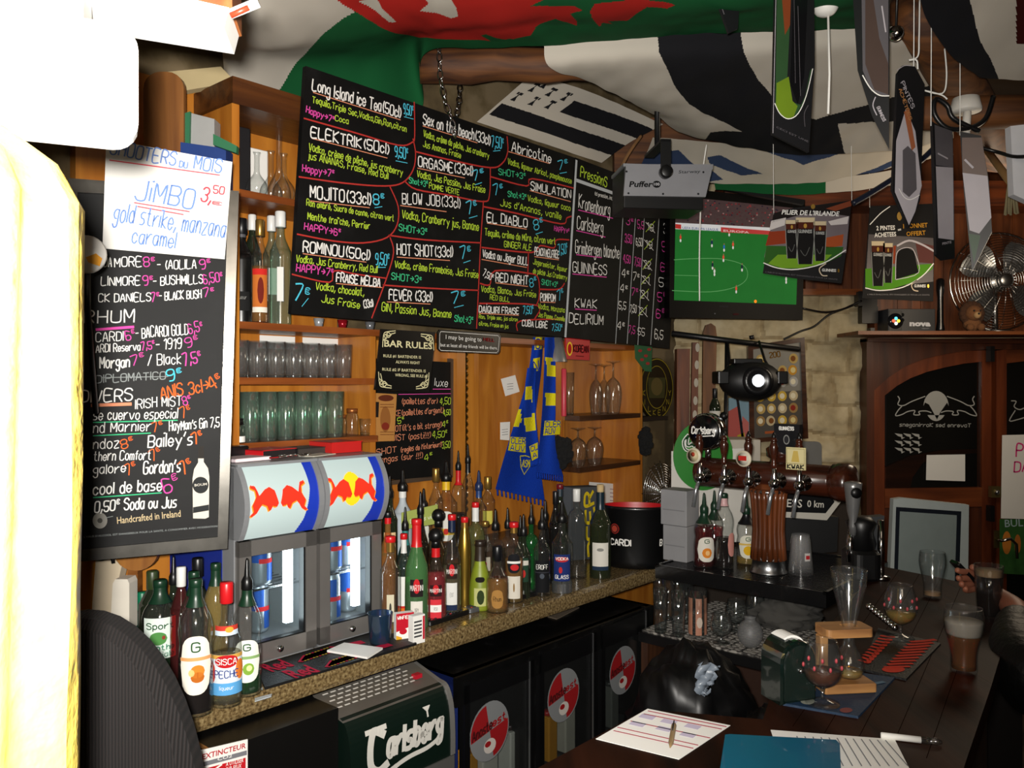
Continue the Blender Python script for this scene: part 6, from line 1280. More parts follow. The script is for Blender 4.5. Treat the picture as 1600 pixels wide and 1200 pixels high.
for k in range(3): MB().box(s0+.03+k*W_/3+.02-s0, s0+W_/3*(k+1)-.03-s0, .06, .52, .285 if k == 0 else .315, .295 if k == 0 else .325, mat('55585A', .4, .6)).build('wire_shelf', r)
pp_ = [(848, 962), (880, 948), (905, 950), (870, 968)]
lay('leaflet', 'grey leaflet lying on top of the black cooler', 'leaflet', pp_, .7905, .003, mat('6A5E50', .6), 'sheet')
# small green beer cooler
CB_ = Vector(B(-.355, .105, 0)); r = thing('beer_cooler', 'dark green cooler with rounded vented top and white script lettering', 'cooler', CB_, TH); wd2 = .375
GRNB = mat('0A1812', .35); GV = mat('77726A', .35, .5)
prof = catmull([(-.035, .595), (-.035, .66), (-.028, .74), (-.005, .79), (.03, .80)], 4)
m = MB(); m.prism(prof+[(.12, .825), (.12, .595)], 0.004, wd2-.012, GRNB, 'x'); m.box(0, wd2, .0, .45, 0, .60, GRNB); m.build('body', r)
m = MB(); m.prism([(p[0]-.004, p[1]+.002) for p in prof]+[(.13, .83), (.13, .6), (.1, .6)], wd2-.012, wd2+.004, mat('8C8A86', .35, .5), 'x'); m.build('cheek', r)
m = MB(); m.prism([(-.006, .792), (.03, .803), (.128, .832), (.128, .83), (.03, .80)], .0, wd2-.012, GV, 'x')
SLOT = mat('2A2826', .6)
for i in range(5):
    for j in range(11):
        y = .045+.016*i; z = .8075+(y-.03)*.296; x = .02+.026*j+(.013 if i % 2 else 0)
        m.add([(x, y, z), (x+.018, y, z), (x+.018, y+.005, z+.0015), (x, y+.005, z+.0015)], [(0, 1, 2, 3)], mat('D0CCC4', .4))
m.build('vent_top', r); MB().box(wd2-.07, wd2-.045, .05, .07, .812, .824, mat('B0182A', .4)).build('power_switch', r)
m = MB(); m.box(0, wd2, -.04, .0, .545, .595, mat('8E8C88', .3, .7)); m.box(0, .035, -.04, 0, .05, .545, mat('8E8C88', .3, .7)); m.box(wd2-.035, wd2, -.04, 0, .05, .545, mat('8E8C88', .3, .7)); m.box(0, wd2, -.04, 0, .01, .05, mat('8E8C88', .3, .7)); dr = m.build('door', r)
MB().box(.035, wd2-.035, -.02, -.012, .05, .545, mat('0A1216', .08, coat=.5)).build('glass', dr)
class CVc(CV):      # follows the bowed front
    def __init__(s): s.mb = MB()
    def w(s, a, b, l):
        for (y0, z0), (y1, z1) in zip(prof, prof[1:]):
            if z0 <= b <= z1 or (z1 == prof[-1][1] and b > z1): return (a, y0+(y1-y0)*(b-z0)/(z1-z0+1e-9)-.0015-l*.0008, b)
        return (a, prof[0][0]-.002-l*.0008, b)
lc = CVc(); LW = mat('CFCCC4', .4)
lc.at('arlsberg', (.125, .672), (.325, .672), .062, .0145, LW, 2, .0, .14)
lc.stroke([(.115, .735), (.085, .75), (.068, .715), (.068, .665), (.092, .645), (.122, .655)], .021, LW); lc.stroke([(.06, .752), (.125, .752)], .013, LW, 1)
lc.stroke([(.128, .628), (.165, .641), (.21, .648), (.265, .65), (.305, .660), (.317, .672)], .013, LW); lc.stroke([(.128, .628), (.15, .634)], .02, LW)
lc.stroke([(.277, .735), (.277, .748)], .006, LW); scan(lc, [(.262, .762), (.277, .746), (.292, .762)], LW, 2, 6)
lc.mb.build('lettering', r)

# ================================================================ glass rack table under the taps
r = thing('glass_rack', 'low dark work table with pale rubber mat for clean glasses below the taps', 'table', B(1.07, .10, 0), TH-math.pi/2)
MATT = speckle('2E2C2A', '6A6662', 'A9A49C', 45, .5, .42, .58)
m = MB(); m.box(0, .62, 0, .62, .675, .712, BLACK); m.build('table_top', r)
m = MB(); m.box(.01, .61, .01, .60, .712, .72, MATT)
for i in range(20):
    for j in range(20): x, y = .03+i*.029, .03+j*.029; m.box(x-.008, x+.008, y-.008, y+.008, .72, .7225, mat('8E8A84', .5))
m.build('rubber_mat', r)
m = MB(); m.box(0, .62, .60, .62, 0, .675, mat('3A2114', .7)); m.build('back_panel', r); MB().box(.0, .03, .02, .6, 0, .675, wood('2A160A', '4A2A14', (20, 20, 2), .6)).build('side_panel', r)
MB().box(.58, .61, .03, .06, 0, .675, BLACK).build('leg', r)
gr = 'clean glasses on the rack below the taps'
TINTG = glass((.93, .95, .95), (.35, .38, .38), .09)
pr2 = None
for k, (u, v, nm) in enumerate(((1032, 988, 'at the left end of the front'), (1060, 994, 'at the right end of the front'), (1044, 968, 'at the left end of the middle'), (1072, 972, 'at the right end of the middle'), (1030, 950, 'at the left end of the rear'), (1058, 953, 'at the right end of the rear'))):
    p = Pz(u, v, ZG+.003); lb = 'tall clear pint glass %s row on the glass rack' % nm
    if not pr2: pr2 = tumbler_proto('pint_glass', lb, .17, .023, .030, TINTG, p, gr)
    else: copy_tree(pr2, p, 0, lb)
p = Pz(1090, 994, ZG+.003); o = thing('patterned_glass', 'tall glass with terracotta stripes between the clear glasses', 'glass', p, 0, gr)
MB().lathe([(.030, 0), (.032, .004), (.038, .18), (.036, .18), (.03, .01), (.001, .01)], TINTG, 24, cap=False).build('bowl', o); wv = WV(.0345); TC = mat('B07A62', .5)
for k in range(5): wv.cols(-.085+.035*k, -.062+.035*k, lambda a: .150, lambda a: .012, TC, 1, 3)
wv.oval(.0, .06, .011, .02, K('C9B8A8'), 2); wv.mb.build('print', o)
for k, (u, v, h, rb, lb) in enumerate(((1127, 1004, .11, .04, 'squat snifter right of the terracotta striped glass'), (1150, 985, .12, .042, 'snifter behind the frosted globe on the rack'), (1180, 975, .12, .042, 'snifter at the back of the rack below the cups'), (1205, 968, .11, .04, 'snifter farthest right at the back of the rack'))):
    wineglass('snifter', lb, Pz(u, v, ZG+.003), h, rb, .032, False, gr, TINTG, stem=.2, rim=.75)
p = Pz(1172, 1010, ZG+.003); MB().lathe(catmull([(.02, 0), (.036, .015), (.046, .045), (.036, .08), (.02, .095), (.022, .11)], 3), glass((.7, .7, .7), (.45, .45, .45), .03, .5, .12), 22).obj('frosted_globe', 'frosted round glass bowl at the front of the rack', 'bowl', p)
# clutter below and behind
def lumpy(name, label, cat, c, r_, m, sq=(1, 1, 1), amp=.25, fr=3.0, seg=40):
    mb = MB(); n = seg//2; vs = []; fs = []
    for i in range(n+1):
        a = math.pi*i/n
        for k in range(seg):
            b = 2*math.pi*k/seg; d = Vector((math.sin(a)*math.cos(b), math.sin(a)*math.sin(b), math.cos(a)))
            q = r_*(1+amp*noise.noise(d*fr+Vector((len(label), 0, 0)))+amp*.4*noise.noise(d*fr*3)); z = max(d.z*q*sq[2], -r_*sq[2]*.8); vs.append((d.x*q*sq[0], d.y*q*sq[1], z))
    for i in range(n):
        for k in range(seg): l = (k+1) % seg; fs.append((i*seg+k, (i+1)*seg+k, (i+1)*seg+l, i*seg+l))
    return mb.add(vs, fs, m, True).obj(name, label, cat, c)
BAGM = mat('070708', .4, spec=.4); ZF0 = lambda r_, s_: r_*s_*.8
bx = P(1085, 1090, 2.62); lumpy('rubbish_bag', 'shiny black rubbish bag bulging from a bin before the glass rack', 'bag', (bx.x, bx.y, .585), .27, BAGM, (.72, .6, 1), .2, 3)
MB().box(bx.x-.14, bx.x+.14, bx.y-.12, bx.y+.12, 0, .37, mat('121212', .6)).obj('bin', 'black bin holding the bulging rubbish bag', 'bin')
bx = P(1192, 1120, 2.40); lumpy('rubbish_bag', 'second black bag in the dark right of the white plastic', 'bag', (bx.x+.03, bx.y, .56), .17, BAGM, (.7, .6, 1.1), .2, 4); MB().box(bx.x-.05, bx.x+.11, bx.y-.08, bx.y+.08, 0, .42, mat('141414', .6)).obj('crate', 'dark crate under the second black bag', 'crate')
bx = P(1112, 1052, 2.40); q = MB(); rows = []
for i in range(14):
    f = i/13; rows.append([(-.02+.048*(1-f*.6)*j/9*1.2+.012*math.sin(j*1.7+i), .012*math.sin(i*.9+j*1.3), .085-f*.085+.006*math.sin(j*2.1)) if 1 else 0 for j in range(10)])
q.grid(rows, mat('7E8894', .4, coat=.2)); q.obj('plastic_bag', 'crumpled white plastic bag hanging below the rack edge', 'bag', (bx.x-.02, bx.y, bx.z-.06))
lumpy('dish_cloth', 'crumpled grey cloth on the glass rack behind the napkin dispenser', 'cloth', Pz(1226, 958, .775), .13, mat('4A4844', .95), (1.0, .9, .5), .35, 4)

# ================================================================ the bar in front
def W(u, v): p = Pz(u, v, ZB); return (p.x, p.y)
inner = [(-.02, 1.34), W(842, 1199), W(1010, 1108), W(1192, 1124), W(1205, 1085), W(1375, 884)]; outer = [W(1578, 925), W(1575, 985), W(1548, 1075), W(1506, 1199), (.62, 1.1), (.35, .9)]
bar = thing('bar_counter', 'dark worn plank bar counter running along the right foreground', 'bar counter', (.9, 1.9, 0)); bi = bar.matrix_world.inverted()
pl = [(x-.9, y-1.9) for x, y in inner+outer]
MB().prism(pl, ZB-.045, ZB, BARTOP).build('top', bar)
c_ = (sum(p[0] for p in pl)/len(pl), sum(p[1] for p in pl)/len(pl)); MB().prism([(c_[0]+(x-c_[0])*.86, c_[1]+(y-c_[1])*.9) for x, y in pl], 0, ZB-.045, wood('24120A', '4A2814', (14, 14, 2), .5)).build('front_panel', bar)
m = MB(); seam = mat('140A06', .9, spec=.0)
for k in range(1, 6):
    f = k/6; a = [(inner[3][i]*(1-f)+outer[3][i]*f) for i in (0, 1)]; b = [(inner[5][i]*(1-f)+outer[0][i]*f) for i in (0, 1)]; d = Vector((b[0]-a[0], b[1]-a[1], 0)).normalized(); n_ = Vector((-d.y, d.x, 0))*.0006
    m.add([(q[0]+sg*n_.x-.9, q[1]+sg*n_.y-1.9, ZB+.0004) for q in (a, b) for sg in (-1, 1)], [(0, 1, 3, 2)], seam)
m.build('plank_seams', bar)
def lb_(*a, **k): return lay(*a, **k)
X1 = (1, 0, 0)
# papers, folder, pens
r, cv = lay('order_form', 'white printed form with red rules lying on the bar edge', 'paper', [(931, 1155), (1012, 1108), (1141, 1134), (1061, 1187)], ZB, .001, PAPER, 'sheet')
def f4(x, y): return (820+x*.375, 980+y*.375)
RR = K('A83048'); PU = K('C2B8CE')
for a, b in (((372, 432), (700, 505)), ((388, 418), (720, 492)), ((443, 392), (770, 462)), ((497, 362), (818, 425)), ((515, 350), (838, 415))): cv.pstroke([f4(*a), f4(*b)], 1.3, RR, 1, False)
for x, y in ((470, 410), (580, 430), (680, 455), (510, 380), (600, 400), (700, 420)): cv.ppoly([f4(x-38, y-5), f4(x+20, y+8), f4(x+38, y-6), f4(x-20, y-19)], PU)
cv.mb.build('print', r)
A, Bp = Pz(1047, 1168, ZB+.006), Pz(1053, 1134, ZB+.006); L = (Bp-A).length; r = thing('pen', 'brown ballpoint pen lying on the red ruled form', 'pen', A, math.atan2(Bp.y-A.y, Bp.x-A.x)); MB().lathe([(.001, 0), (.003, .012), (.0048, .02), (.005, L), (.004, L+.006)], mat('8A7250', .4), 12, ax='x').build('barrel', r); MB().box(L-.035, L+.004, -.001, .001, .005, .009, BLACK).build('clip', r)
r, cv = lay('printed_sheet', 'white printed sheet under the blue folder', 'paper', [(1204, 1141), (1398, 1156), (1440, 1240), (1240, 1250)], ZB, .001, PAPER, 'sheet')
def f6(x, y): return (1200+x*.3, 840+y*.3)
for k in range(12):
    x = 150+k*42; cv.pstroke([f6(x, 1035+k*2), f6(x+50+k*6, 1190)], .8, K('77777C'), 1, False)
cv.mb.build('print', r)
r, cv = lay('folder', 'shiny blue plastic folder at the bottom edge of the bar', 'folder', [(1133, 1158), (1140, 1157), (1306, 1166), (1312, 1172), (1316, 1260), (1118, 1260)], ZB+.0015, .012, mat('0A5A78', .3, coat=.3), 'cover')
A, Bp = Pz(1376, 1149, ZB+.006), Pz(1472, 1160, ZB+.006); L = (Bp-A).length; r = thing('marker_pen', 'white marker pen with clear cap lying on the bare bar top', 'pen', A, math.atan2(Bp.y-A.y, Bp.x-A.x)); MB().lathe([(.005, 0), (.006, .002), (.006, L*.66)], PAPER, 14, ax='x').build('barrel', r); MB().lathe([(.0065, L*.66), (.0065, L*.92), (.003, L)], glass((.7, .7, .7), (.3, .3, .3), .1), 14, ax='x').build('cap', r)
# mats
r, cv = lay('bar_mat', 'dark blue rubber bar mat under the wooden stand and snifter', 'bar mat', [(1221, 1102), (1341, 1123), (1398, 1062), (1288, 1046)], ZB, .005, mat('0E2A44', .6, bump=.15, scale=120), 'mat')
cv.pell(1262, 1096, 11, 5, K('8A8C80')); cv.pell(1322, 1110, 10, 4, K('7A4440')); cv.pstroke([(1350, 1072), (1380, 1066)], 2.5, K('5A7080')); cv.mb.build('print', r)
r, cv = lay('bar_mat', 'black bar mat with rows of red lettering beyond the blue mat', 'bar mat', [(1346, 1048), (1416, 1064), (1470, 1008), (1372, 984)], ZB, .005, RUBBER, 'mat')
RO = K('C23A26')
for k in range(10):
    f = k/9; cv.pstroke([(1336+f*34+8, 1032-f*38), (1349+f*38+6, 1036-f*40), (1358+f*36, 1033-f*38)], 2.3, RO); cv.pstroke([(1384+f*40, 1043-f*40), (1402+f*40, 1042-f*40), (1420+f*40, 1042-f*42)], 2.3, RO)
cv.pell(1396, 1046, 18, 5, RO); cv.mb.build('lettering', r)
r, cv = lay('sponge', 'green topped cloth pad with tan edge by the napkin dispenser', 'pad', [(1207, 1082), (1240, 1094), (1264, 1072), (1232, 1062)], ZB, .018, mat('9A7A44', .8), 'body'); cv.ppoly([(1209, 1076), (1240, 1086), (1260, 1068), (1234, 1058)], mat('1E3A2A', .9)); cv.mb.build('top', r)
# napkin dispenser
p = Pz(1228, 1088, ZB); r = thing('napkin_dispenser', 'dark green arched napkin dispenser at the inner edge of the bar', 'napkin dispenser', p, .30)
pf = [(-.05, 0), (.05, 0), (.05, .085)]+[(.05*math.cos(a), .085+.045*math.sin(a)) for a in [math.pi*k/12 for k in range(1, 12)]]+[(-.05, .085)]
m = MB(); m.prism([(a*.86, b) for a, b in pf], -.045, .03, mat('0A1612', .15, coat=.6), 'y', ch=.004); m.build('body', r); MB().prism([(q[0]*.7, .01+q[1]*.86) for q in pf], -.048, -.044, mat('16201C', .25, coat=.4), 'y').build('front_plate', r)
MB().prism([(.040*math.cos(a), .088+.047*math.sin(a)) for a in [math.pi*(.12+.55*k/10) for k in range(11)]]+[(.02, .1)], -.02, .024, PAPER, 'y').build('napkins', r); MB().ball((0, -.05, .07), .006, CHROME, 10).build('latch', r)
# glasses on the bar
gb = 'drinks standing on the bar'; REDD = mat('B04048', .5); CL2 = glass((.97, .98, .98), (.5, .54, .54), .05)
wineglass('snifter', 'snifter of dark amber beer with pink dots, nearest on the blue mat', Pz(1285, 1099, ZB+.0055), .130, .040, .034, False, gb, CL2, stem=.24, rim=.72, liq=glass((.45, .09, .02), (.12, .02, .01), .03, body=.08), fill=.36, dots=REDD)
wineglass('snifter', 'snifter of pale yellow beer with pink dots on the red lettered mat', Pz(1407, 997, ZB+.0055), .138, .041, .034, False, gb, CL2, stem=.24, rim=.72, liq=glass((.75, .50, .05), (.35, .2, .02), .03, body=.14), fill=.34, dots=REDD)
def pint(label, u, v, h, r0, r1, bulge=True):
    p = Pz(u, v, ZB+.0005); o = thing('pint_glass', label, 'glass', p, 0, gb); pr_ = catmull([(r0*.92, 0), (r0, .006), (r0*1.02, h*.3), (r1*1.0, h*.62), (r1*1.08, h*.80), (r1, h)], 4) if bulge else [(r0*.92, 0), (r0, .006), (r0+(r1-r0)*.5, h*.5), (r1, h)]
    MB().lathe(pr_+[(pr_[-1][0]-.0015, h)]+[(max(.001, a-.002), b) for a, b in pr_[::-1] if b > .008]+[(.001, .009)], CL2, 26, cap=False).build('bowl', o)
    def fill(z0, z1, m, nm):
        lp = [(.001, z0)]
        for f in [i/8 for i in range(9)]:
            z = z0+(z1-z0)*f; q = next((a0+(a1-a0)*(z-b0)/(b1-b0+1e-9) for (a0, b0), (a1, b1) in zip(pr_, pr_[1:]) if b0 <= z <= b1), r1); lp.append((q-.0024, z))
        lp.append((.001, z1)); MB().lathe(lp, m, 26, cap=False).build(nm, o)
    return o, fill
o, fl = pint('empty pint glass with a trace of foam at the far end of the bar', 1457, 934, .142, .026, .036); fl(.01, .018, mat('8A6A4A', .7), 'foam')
o, fl = pint('full dark stout pint with tan foam head next to the hand', 1545, 965, .148, .030, .038, False); fl(.009, .118, glass((.02, .008, .005), (.008, .003, .002), .02, body=.08), 'liquid'); fl(.1185, .135, mat('8E7150', .8), 'foam')
o, fl = pint('half foamy lager pint on the bare bar top near the black sleeve', 1506, 1050, .148, .028, .039); fl(.009, .086, glass((.72, .24, .01), (.3, .09, .01), .03, body=.06), 'liquid'); fl(.0865, .118, mat('8E8478', .85), 'foam')
# kwak style glass in a wooden stand
p = Pz(1318, 1076, ZB+.0055); r = thing('wooden_stand', 'wooden stand with handle holding a tall flared glass on the blue mat', 'stand', p, .12)
m = MB(); m.box(-.058, .058, -.032, .032, 0, .020, TRAYW, .004); m.build('base', r); m = MB(); m.box(-.058, -.040, -.012, .012, .02, .118, TRAYW, .003); m.build('handle', r)
q = rrect(.105, .062, .01, 4); hole = [(.012+.019*math.cos(a), .019*math.sin(a)) for a in [2*math.pi*k/20 for k in range(20)]]
m = MB(); n = len(q)
hq = [(.012+.019*math.cos(math.atan2(y, x-.012)), .019*math.sin(math.atan2(y, x-.012))) for x, y in q]
for za, zb in ((.118, .136),):
    vs = [(x, y, z) for z in (za, zb) for x, y in q]+[(x, y, z) for z in (za, zb) for x, y in hq]; fs = []
    for i in range(n): j = (i+1) % n; fs += [(i, j, n+j, n+i), (2*n+i, 3*n+i, 3*n+j, 2*n+j), (n+i, n+j, 3*n+j, 3*n+i), (i, 2*n+i, 2*n+j, j)]
    m.add(vs, fs, TRAYW)
m.build('collar', r)
pw = r.matrix_world @ Vector((.012, 0, .0215)); o = thing('flared_glass', 'tall flared glass with round foot bulb held in the wooden stand', 'glass', pw, 0, gb)
kp = catmull([(.006, 0), (.026, .008), (.032, .03), (.024, .055), (.013, .075), (.013, .105), (.022, .15), (.034, .20), (.038, .235)], 4); MB().lathe(kp+[(kp[-1][0]-.0015, .235)]+[(max(.001, a-.0018), b) for a, b in kp[::-1]], CL2, 26, cap=False).build('bowl', o); MB().lathe([(.001, .004)]+[(a-.0022, b) for a, b in kp if .004 < b < .018]+[(.001, .018)], GOLDL, 20, cap=False).build('liquid', o)
p0, p1 = Pz(1398, 980, ZB+.02), P(1358, 948, 2.30); r = thing('bracelet_chain', 'glittering row of chrome beads leaning behind the yellow snifter', 'chain', p0); m = MB()  # leaning row of chrome balls
for k in range(9): m.ball((p1-p0)*(k/8), .0095, CHROME, 10)
m.build('bead', r)
# beer tap column with grey handle, till screen, white board
p = Pz(1345, 903, ZB); r = thing('beer_tap', 'black single beer tap with grey tapered handle at the far bar end', 'beer tap', p, 0)
m = MB(); m.prism(rrect(.10, .13, .03, 5), 0, .10, BLACK, 'z', ch=.01); m.lathe([(.045, .08), (.04, .16), (.05, .19), (.03, .21)], BLACK, 20); m.build('body', r)
MB().tube([(-.03, 0, .17), (-.045, -.02, .13), (-.05, -.03, .06)], .012, CHROME).build('spout', r); mh = MB(); mh.lathe([(.010, .15), (.014, .18), (.012, .20), (.019, .23), (.028, .31), (.030, .325), (.02, .33)], mat('8A8A8A', .3, .6), 20, (-.035, -.02, 0)); h_ = mh.build('tap_handle', r)
MB().lathe([(.018, -.046), (.018, -.05), (.001, -.051)], BLACK, 18, (-.035, -.0, .295), 'y').build('badge', r)
MB().tube([(.06, -.02, .0), (.06, -.02, .2)], .012, CHROME).lathe([(.03, 0), (.03, .01), (.012, .016)], CHROME, 16, (.06, -.02, 0)).build('side_pipe', r)
r, cv = far('till_screen', 'dark grey slanted screen standing behind the beer tap', 'screen', [(1338, 810), (1382, 806), (1374, 897), (1334, 897)], 3.02, .04, mat('3E4042', .4), 'housing'); cv.ppoly([(1342, 832), (1364, 830), (1370, 850), (1362, 876), (1340, 876)], mat('17181A', .25)); cv.mb.build('screen', r)
r, cv = far('white_board', 'large white framed board with navy inner border leaning at the far bar end', 'board', [(1396, 780), (1410, 778), (1514, 789), (1512, 960), (1388, 955)], 3.32, .03, mat('A9B0AC', .5)); q9 = [(1400, 792), (1502, 799), (1497, 960), (1395, 955)]; q8 = [(1406, 799), (1495, 805), (1490, 960), (1401, 955)]
for k in range(4):
    if k == 2: continue
    l = (k+1) % 4; cv.ppoly([q9[k], q9[l], q8[l], q8[k]], K('10151E'))
cv.ppoly(q8, mat('7E8884', .6), 1); cv.mb.build('border', r)
MB().box(1.56, 2.0, 3.26, 3.45, 0, .80, mat('1A1412', .7)).obj('low_cupboard', 'low dark cupboard under the white framed board', 'cupboard')

# ================================================================ person at the right: leather sleeve, forearm, phone
def skin(name, chains, m, parent, sub=2):
    """grow one surface round joined chains of (x, y, z, radius); chains may start from an earlier point by index"""
    me = bpy.data.meshes.new(name); vs = []; es = []; rs = []
    for start, pts in chains:
        prev = start
        for p in pts:
            vs.append(p[:3]); rs.append(p[3] if len(p) == 4 else p[3:5]); k = len(vs)-1
            if prev is not None: es.append((prev, k))
            prev = k
    me.from_pydata(vs, es, []); o = bpy.data.objects.new(name, me); COL.objects.link(o)
    md = o.modifiers.new('s', 'SKIN'); md.use_smooth_shade = True
    for k, q in enumerate(rs): me.skin_vertices[0].data[k].radius = (q, q) if not isinstance(q, tuple) else q
    me.skin_vertices[0].data[0].use_root = True
    sb = o.modifiers.new('d', 'SUBSURF'); sb.levels = sb.render_levels = sub
    dg = bpy.context.evaluated_depsgraph_get(); nm = bpy.data.meshes.new_from_object(o.evaluated_get(dg)); nm.materials.append(m)
    for f in nm.polygons: f.use_smooth = True
    o.modifiers.clear(); o.data = nm; bpy.data.meshes.remove(me)
    if parent: o.parent = parent
    return o
SKIN = mat('9A5F48', .5, spec=.4, var=.08, scale=40); LEATHER = mat('060606', .5, bump=.4, scale=45, spec=.3); JEAN = mat('14161E', .85)
pr_ = thing('person', 'person in black leather jacket at the right edge holding a phone over the bar', 'person', (1.95, 2.1, 0)); O_ = Vector((1.95, 2.1, 0))
def L3(p, r_): q = Vector(p)-O_; return (q.x, q.y, q.z, r_)
def U(u, v, Y, r_): return L3(P(u, v, Y), r_)
hand = [(None, [L3((1.95, 2.1, .92), .15), L3((1.95, 2.1, 1.15), .15), L3((1.93, 2.1, 1.36), .15), L3((1.92, 2.09, 1.47), .07), L3((1.90, 2.08, 1.54), .06), L3((1.885, 2.07, 1.62), .085), L3((1.88, 2.06, 1.70), .088), L3((1.88, 2.06, 1.76), .06)]),
        (2, [L3((1.75, 2.06, 1.38), .07), L3((1.62, 2.02, 1.24), .052), U(1606, 1010, 2.12, .045), U(1592, 955, 2.26, .036), U(1566, 936, 2.38, .029), U(1540, 922, 2.44, .030)]),
        (2, [L3((2.12, 2.12, 1.38), .07), L3((2.18, 2.1, 1.15), .05), L3((2.1, 1.98, 1.05), .04), L3((1.98, 1.92, 1.06), .035)]),
        (0, [L3((1.88, 2.12, .85), .10), L3((1.87, 2.14, .50), .075), L3((1.87, 2.18, .10), .05), L3((1.84, 2.06, .05), .045)]),
        (0, [L3((2.04, 2.12, .85), .10), L3((2.06, 2.14, .50), .075), L3((2.08, 2.18, .10), .05), L3((2.05, 2.06, .05), .045)])]
skin('body', hand, SKIN, pr_)
# palm and fingers curled round the phone
skin('hand', [(None, [U(1544, 924, 2.44, .026), U(1530, 914, 2.46, (.030, .017)) if 0 else U(1530, 914, 2.46, .026), U(1518, 908, 2.46, .022)])], SKIN, pr_)
for k, pts in enumerate((((1524, 898, 2.445), (1511, 893, 2.43), (1500, 893, 2.41), (1494, 890, 2.40)), ((1521, 905, 2.44), (1507, 903, 2.42), (1498, 905, 2.405), (1497, 901, 2.395)), ((1521, 912, 2.44), (1508, 914, 2.42), (1502, 914, 2.405), (1503, 909, 2.398)), ((1524, 919, 2.44), (1513, 922, 2.425), (1508, 922, 2.41), (1509, 917, 2.40)), ((1534, 900, 2.44), (1526, 889, 2.435), (1516, 885, 2.43)))):
    skin('finger' if k < 4 else 'thumb', [(None, [U(*q, (.0105, .0100, .0092, .008)[min(i, 3)]) for i, q in enumerate(pts)])], SKIN, pr_)
sl = [(None, [L3((1.95, 2.1, 1.0), .175), L3((1.95, 2.1, 1.2), .18), L3((1.93, 2.1, 1.36), .175), L3((1.92, 2.09, 1.45), .09)]), (2, [L3((1.76, 2.06, 1.38), .10), L3((1.62, 2.01, 1.22), .088), U(1622, 1080, 1.98, .112), U(1602, 1045, 2.03, .098), U(1588, 985, 2.17, .062), U(1594, 958, 2.24, .048)]), (2, [L3((2.13, 2.12, 1.38), .095), L3((2.19, 2.1, 1.15), .075), L3((2.12, 1.99, 1.06), .06), L3((2.04, 1.94, 1.06), .052)])]
skin('leather_jacket', sl, LEATHER, pr_)
skin('trousers', [(None, [L3((1.95, 2.1, .96), .165), L3((1.95, 2.1, .86), .15)]), (1, [L3((1.87, 2.12, .78), .105), L3((1.87, 2.14, .48), .09), L3((1.87, 2.18, .12), .07)]), (1, [L3((2.05, 2.12, .78), .105), L3((2.06, 2.14, .48), .09), L3((2.08, 2.18, .12), .07)])], JEAN, pr_)
HAIR = mat('1A100A', .8); m = MB(); c = Vector((1.88, 2.08, 1.71))-O_; m.ball(c, .098, HAIR, 20, (1, 1.05, 1.0)); m.build('hair', pr_)
m = MB()
for sg in (-1, 1): m.ball(Vector((1.88+sg*.032, 1.982, 1.685))-O_, .011, mat('E0DCD4', .3), 8); m.ball(Vector((1.88+sg*.032, 1.974, 1.685))-O_, .005, BLACK, 8)
m.build('eyes', pr_)
a, b = P(1497, 884, 2.44), P(1519, 908, 2.445); ph = thing('phone', 'dark slim phone held in the hand above the bar', 'phone', (a+b)/2, 0, rx=0, ry=math.atan2(a.z-b.z, b.x-a.x)); MB().prism(rrect((b-a).length*1.5, .05, .008, 4), -.005, .005, mat('0C0C0E', .2), 'z', ch=.001).build('body', ph); MB().prism(rrect((b-a).length*1.4, .044, .004, 3), .005, .0056, mat('1A1C20', .08), 'z').build('screen', ph)

# ================================================================ flags draped under the ceiling
CLOTHW, CLOTHK, CLOTHG, CLOTHR, CLOTHB = [mat(c, .95, spec=.1, var=.06, scale=5) for c in ('B9B2A6', '1B1B1E', '17552F', 'A8231D', '33415F')]
CLOTHG2, CLOTHM, KRED = CLOTHG, CLOTHW, mat('3A0E0C', .95, spec=.1)
def flag(name, label, net, colour, nu=60, nv=24, wob=.012, hem=None):
    """net: rows of (u, v, depth); a cloth surface through those points with its pattern cell by cell"""
    rows = [catmull(r_, nu//(len(r_)-1)) for r_ in net]; n = len(rows[0]); cols = [catmull([r_[j] for r_ in rows], max(2, nv//(len(rows)-1))) for j in range(n)]
    G_ = []; UV = []
    for i in range(len(cols[0])):
        row = []; uv = []
        for j in range(n):
            u, v, Y = cols[j][i]; p = P(u, v, Y); p.z += wob*noise.noise(Vector((p.x*5, p.y*3, 3.1)))+wob*.5*noise.noise(Vector((p.x*14, p.y*7, 1))); row.append(p); uv.append((u, v))
        G_.append(row); UV.append(uv)
    c = sum((p for r_ in G_ for p in r_), Vector())/(len(G_)*n); G_ = [[p-c for p in r_] for r_ in G_]
    def col(i, j): return colour((UV[i][j][0]+UV[i+1][j+1][0])/2, (UV[i][j][1]+UV[i+1][j+1][1])/2)
    return MB().grid(G_, col).obj(name, label, 'flag', c)
def x7(pts): return [(480+x/2.58, y/2.58) for x, y in pts]
DRA = x7([(110, -6), (160, 28), (215, 60), (290, 110), (350, 132), (420, 145), (560, 163), (740, 170), (700, 150), (720, 140), (760, 152), (800, 160), (880, 140), (940, 105), (1000, 82), (1090, 106), (1085, 85), (1060, 62), (1110, 45), (1080, 30), (960, 35), (900, 30), (960, 5), (1010, -60), (700, -300), (100, -300)])
DRB = x7([(1140, 50), (1150, 75), (1180, 108), (1190, 90), (1230, 100), (1210, 85), (1290, 85), (1370, 30), (1450, 35), (1485, 20), (1430, 8), (1330, -2), (1160, 18)])
DRC = x7([(760, 145), (830, 160), (900, 145), (920, 120), (850, 128), (770, 130)])
WNG = x7([(455, 40), (520, 52), (580, 76), (608, 68), (600, 30), (580, 0), (500, -60), (430, -60), (490, 12)]); WN2 = x7([(200, 0), (270, 40), (330, 90), (360, 88), (300, 30), (280, -10)])
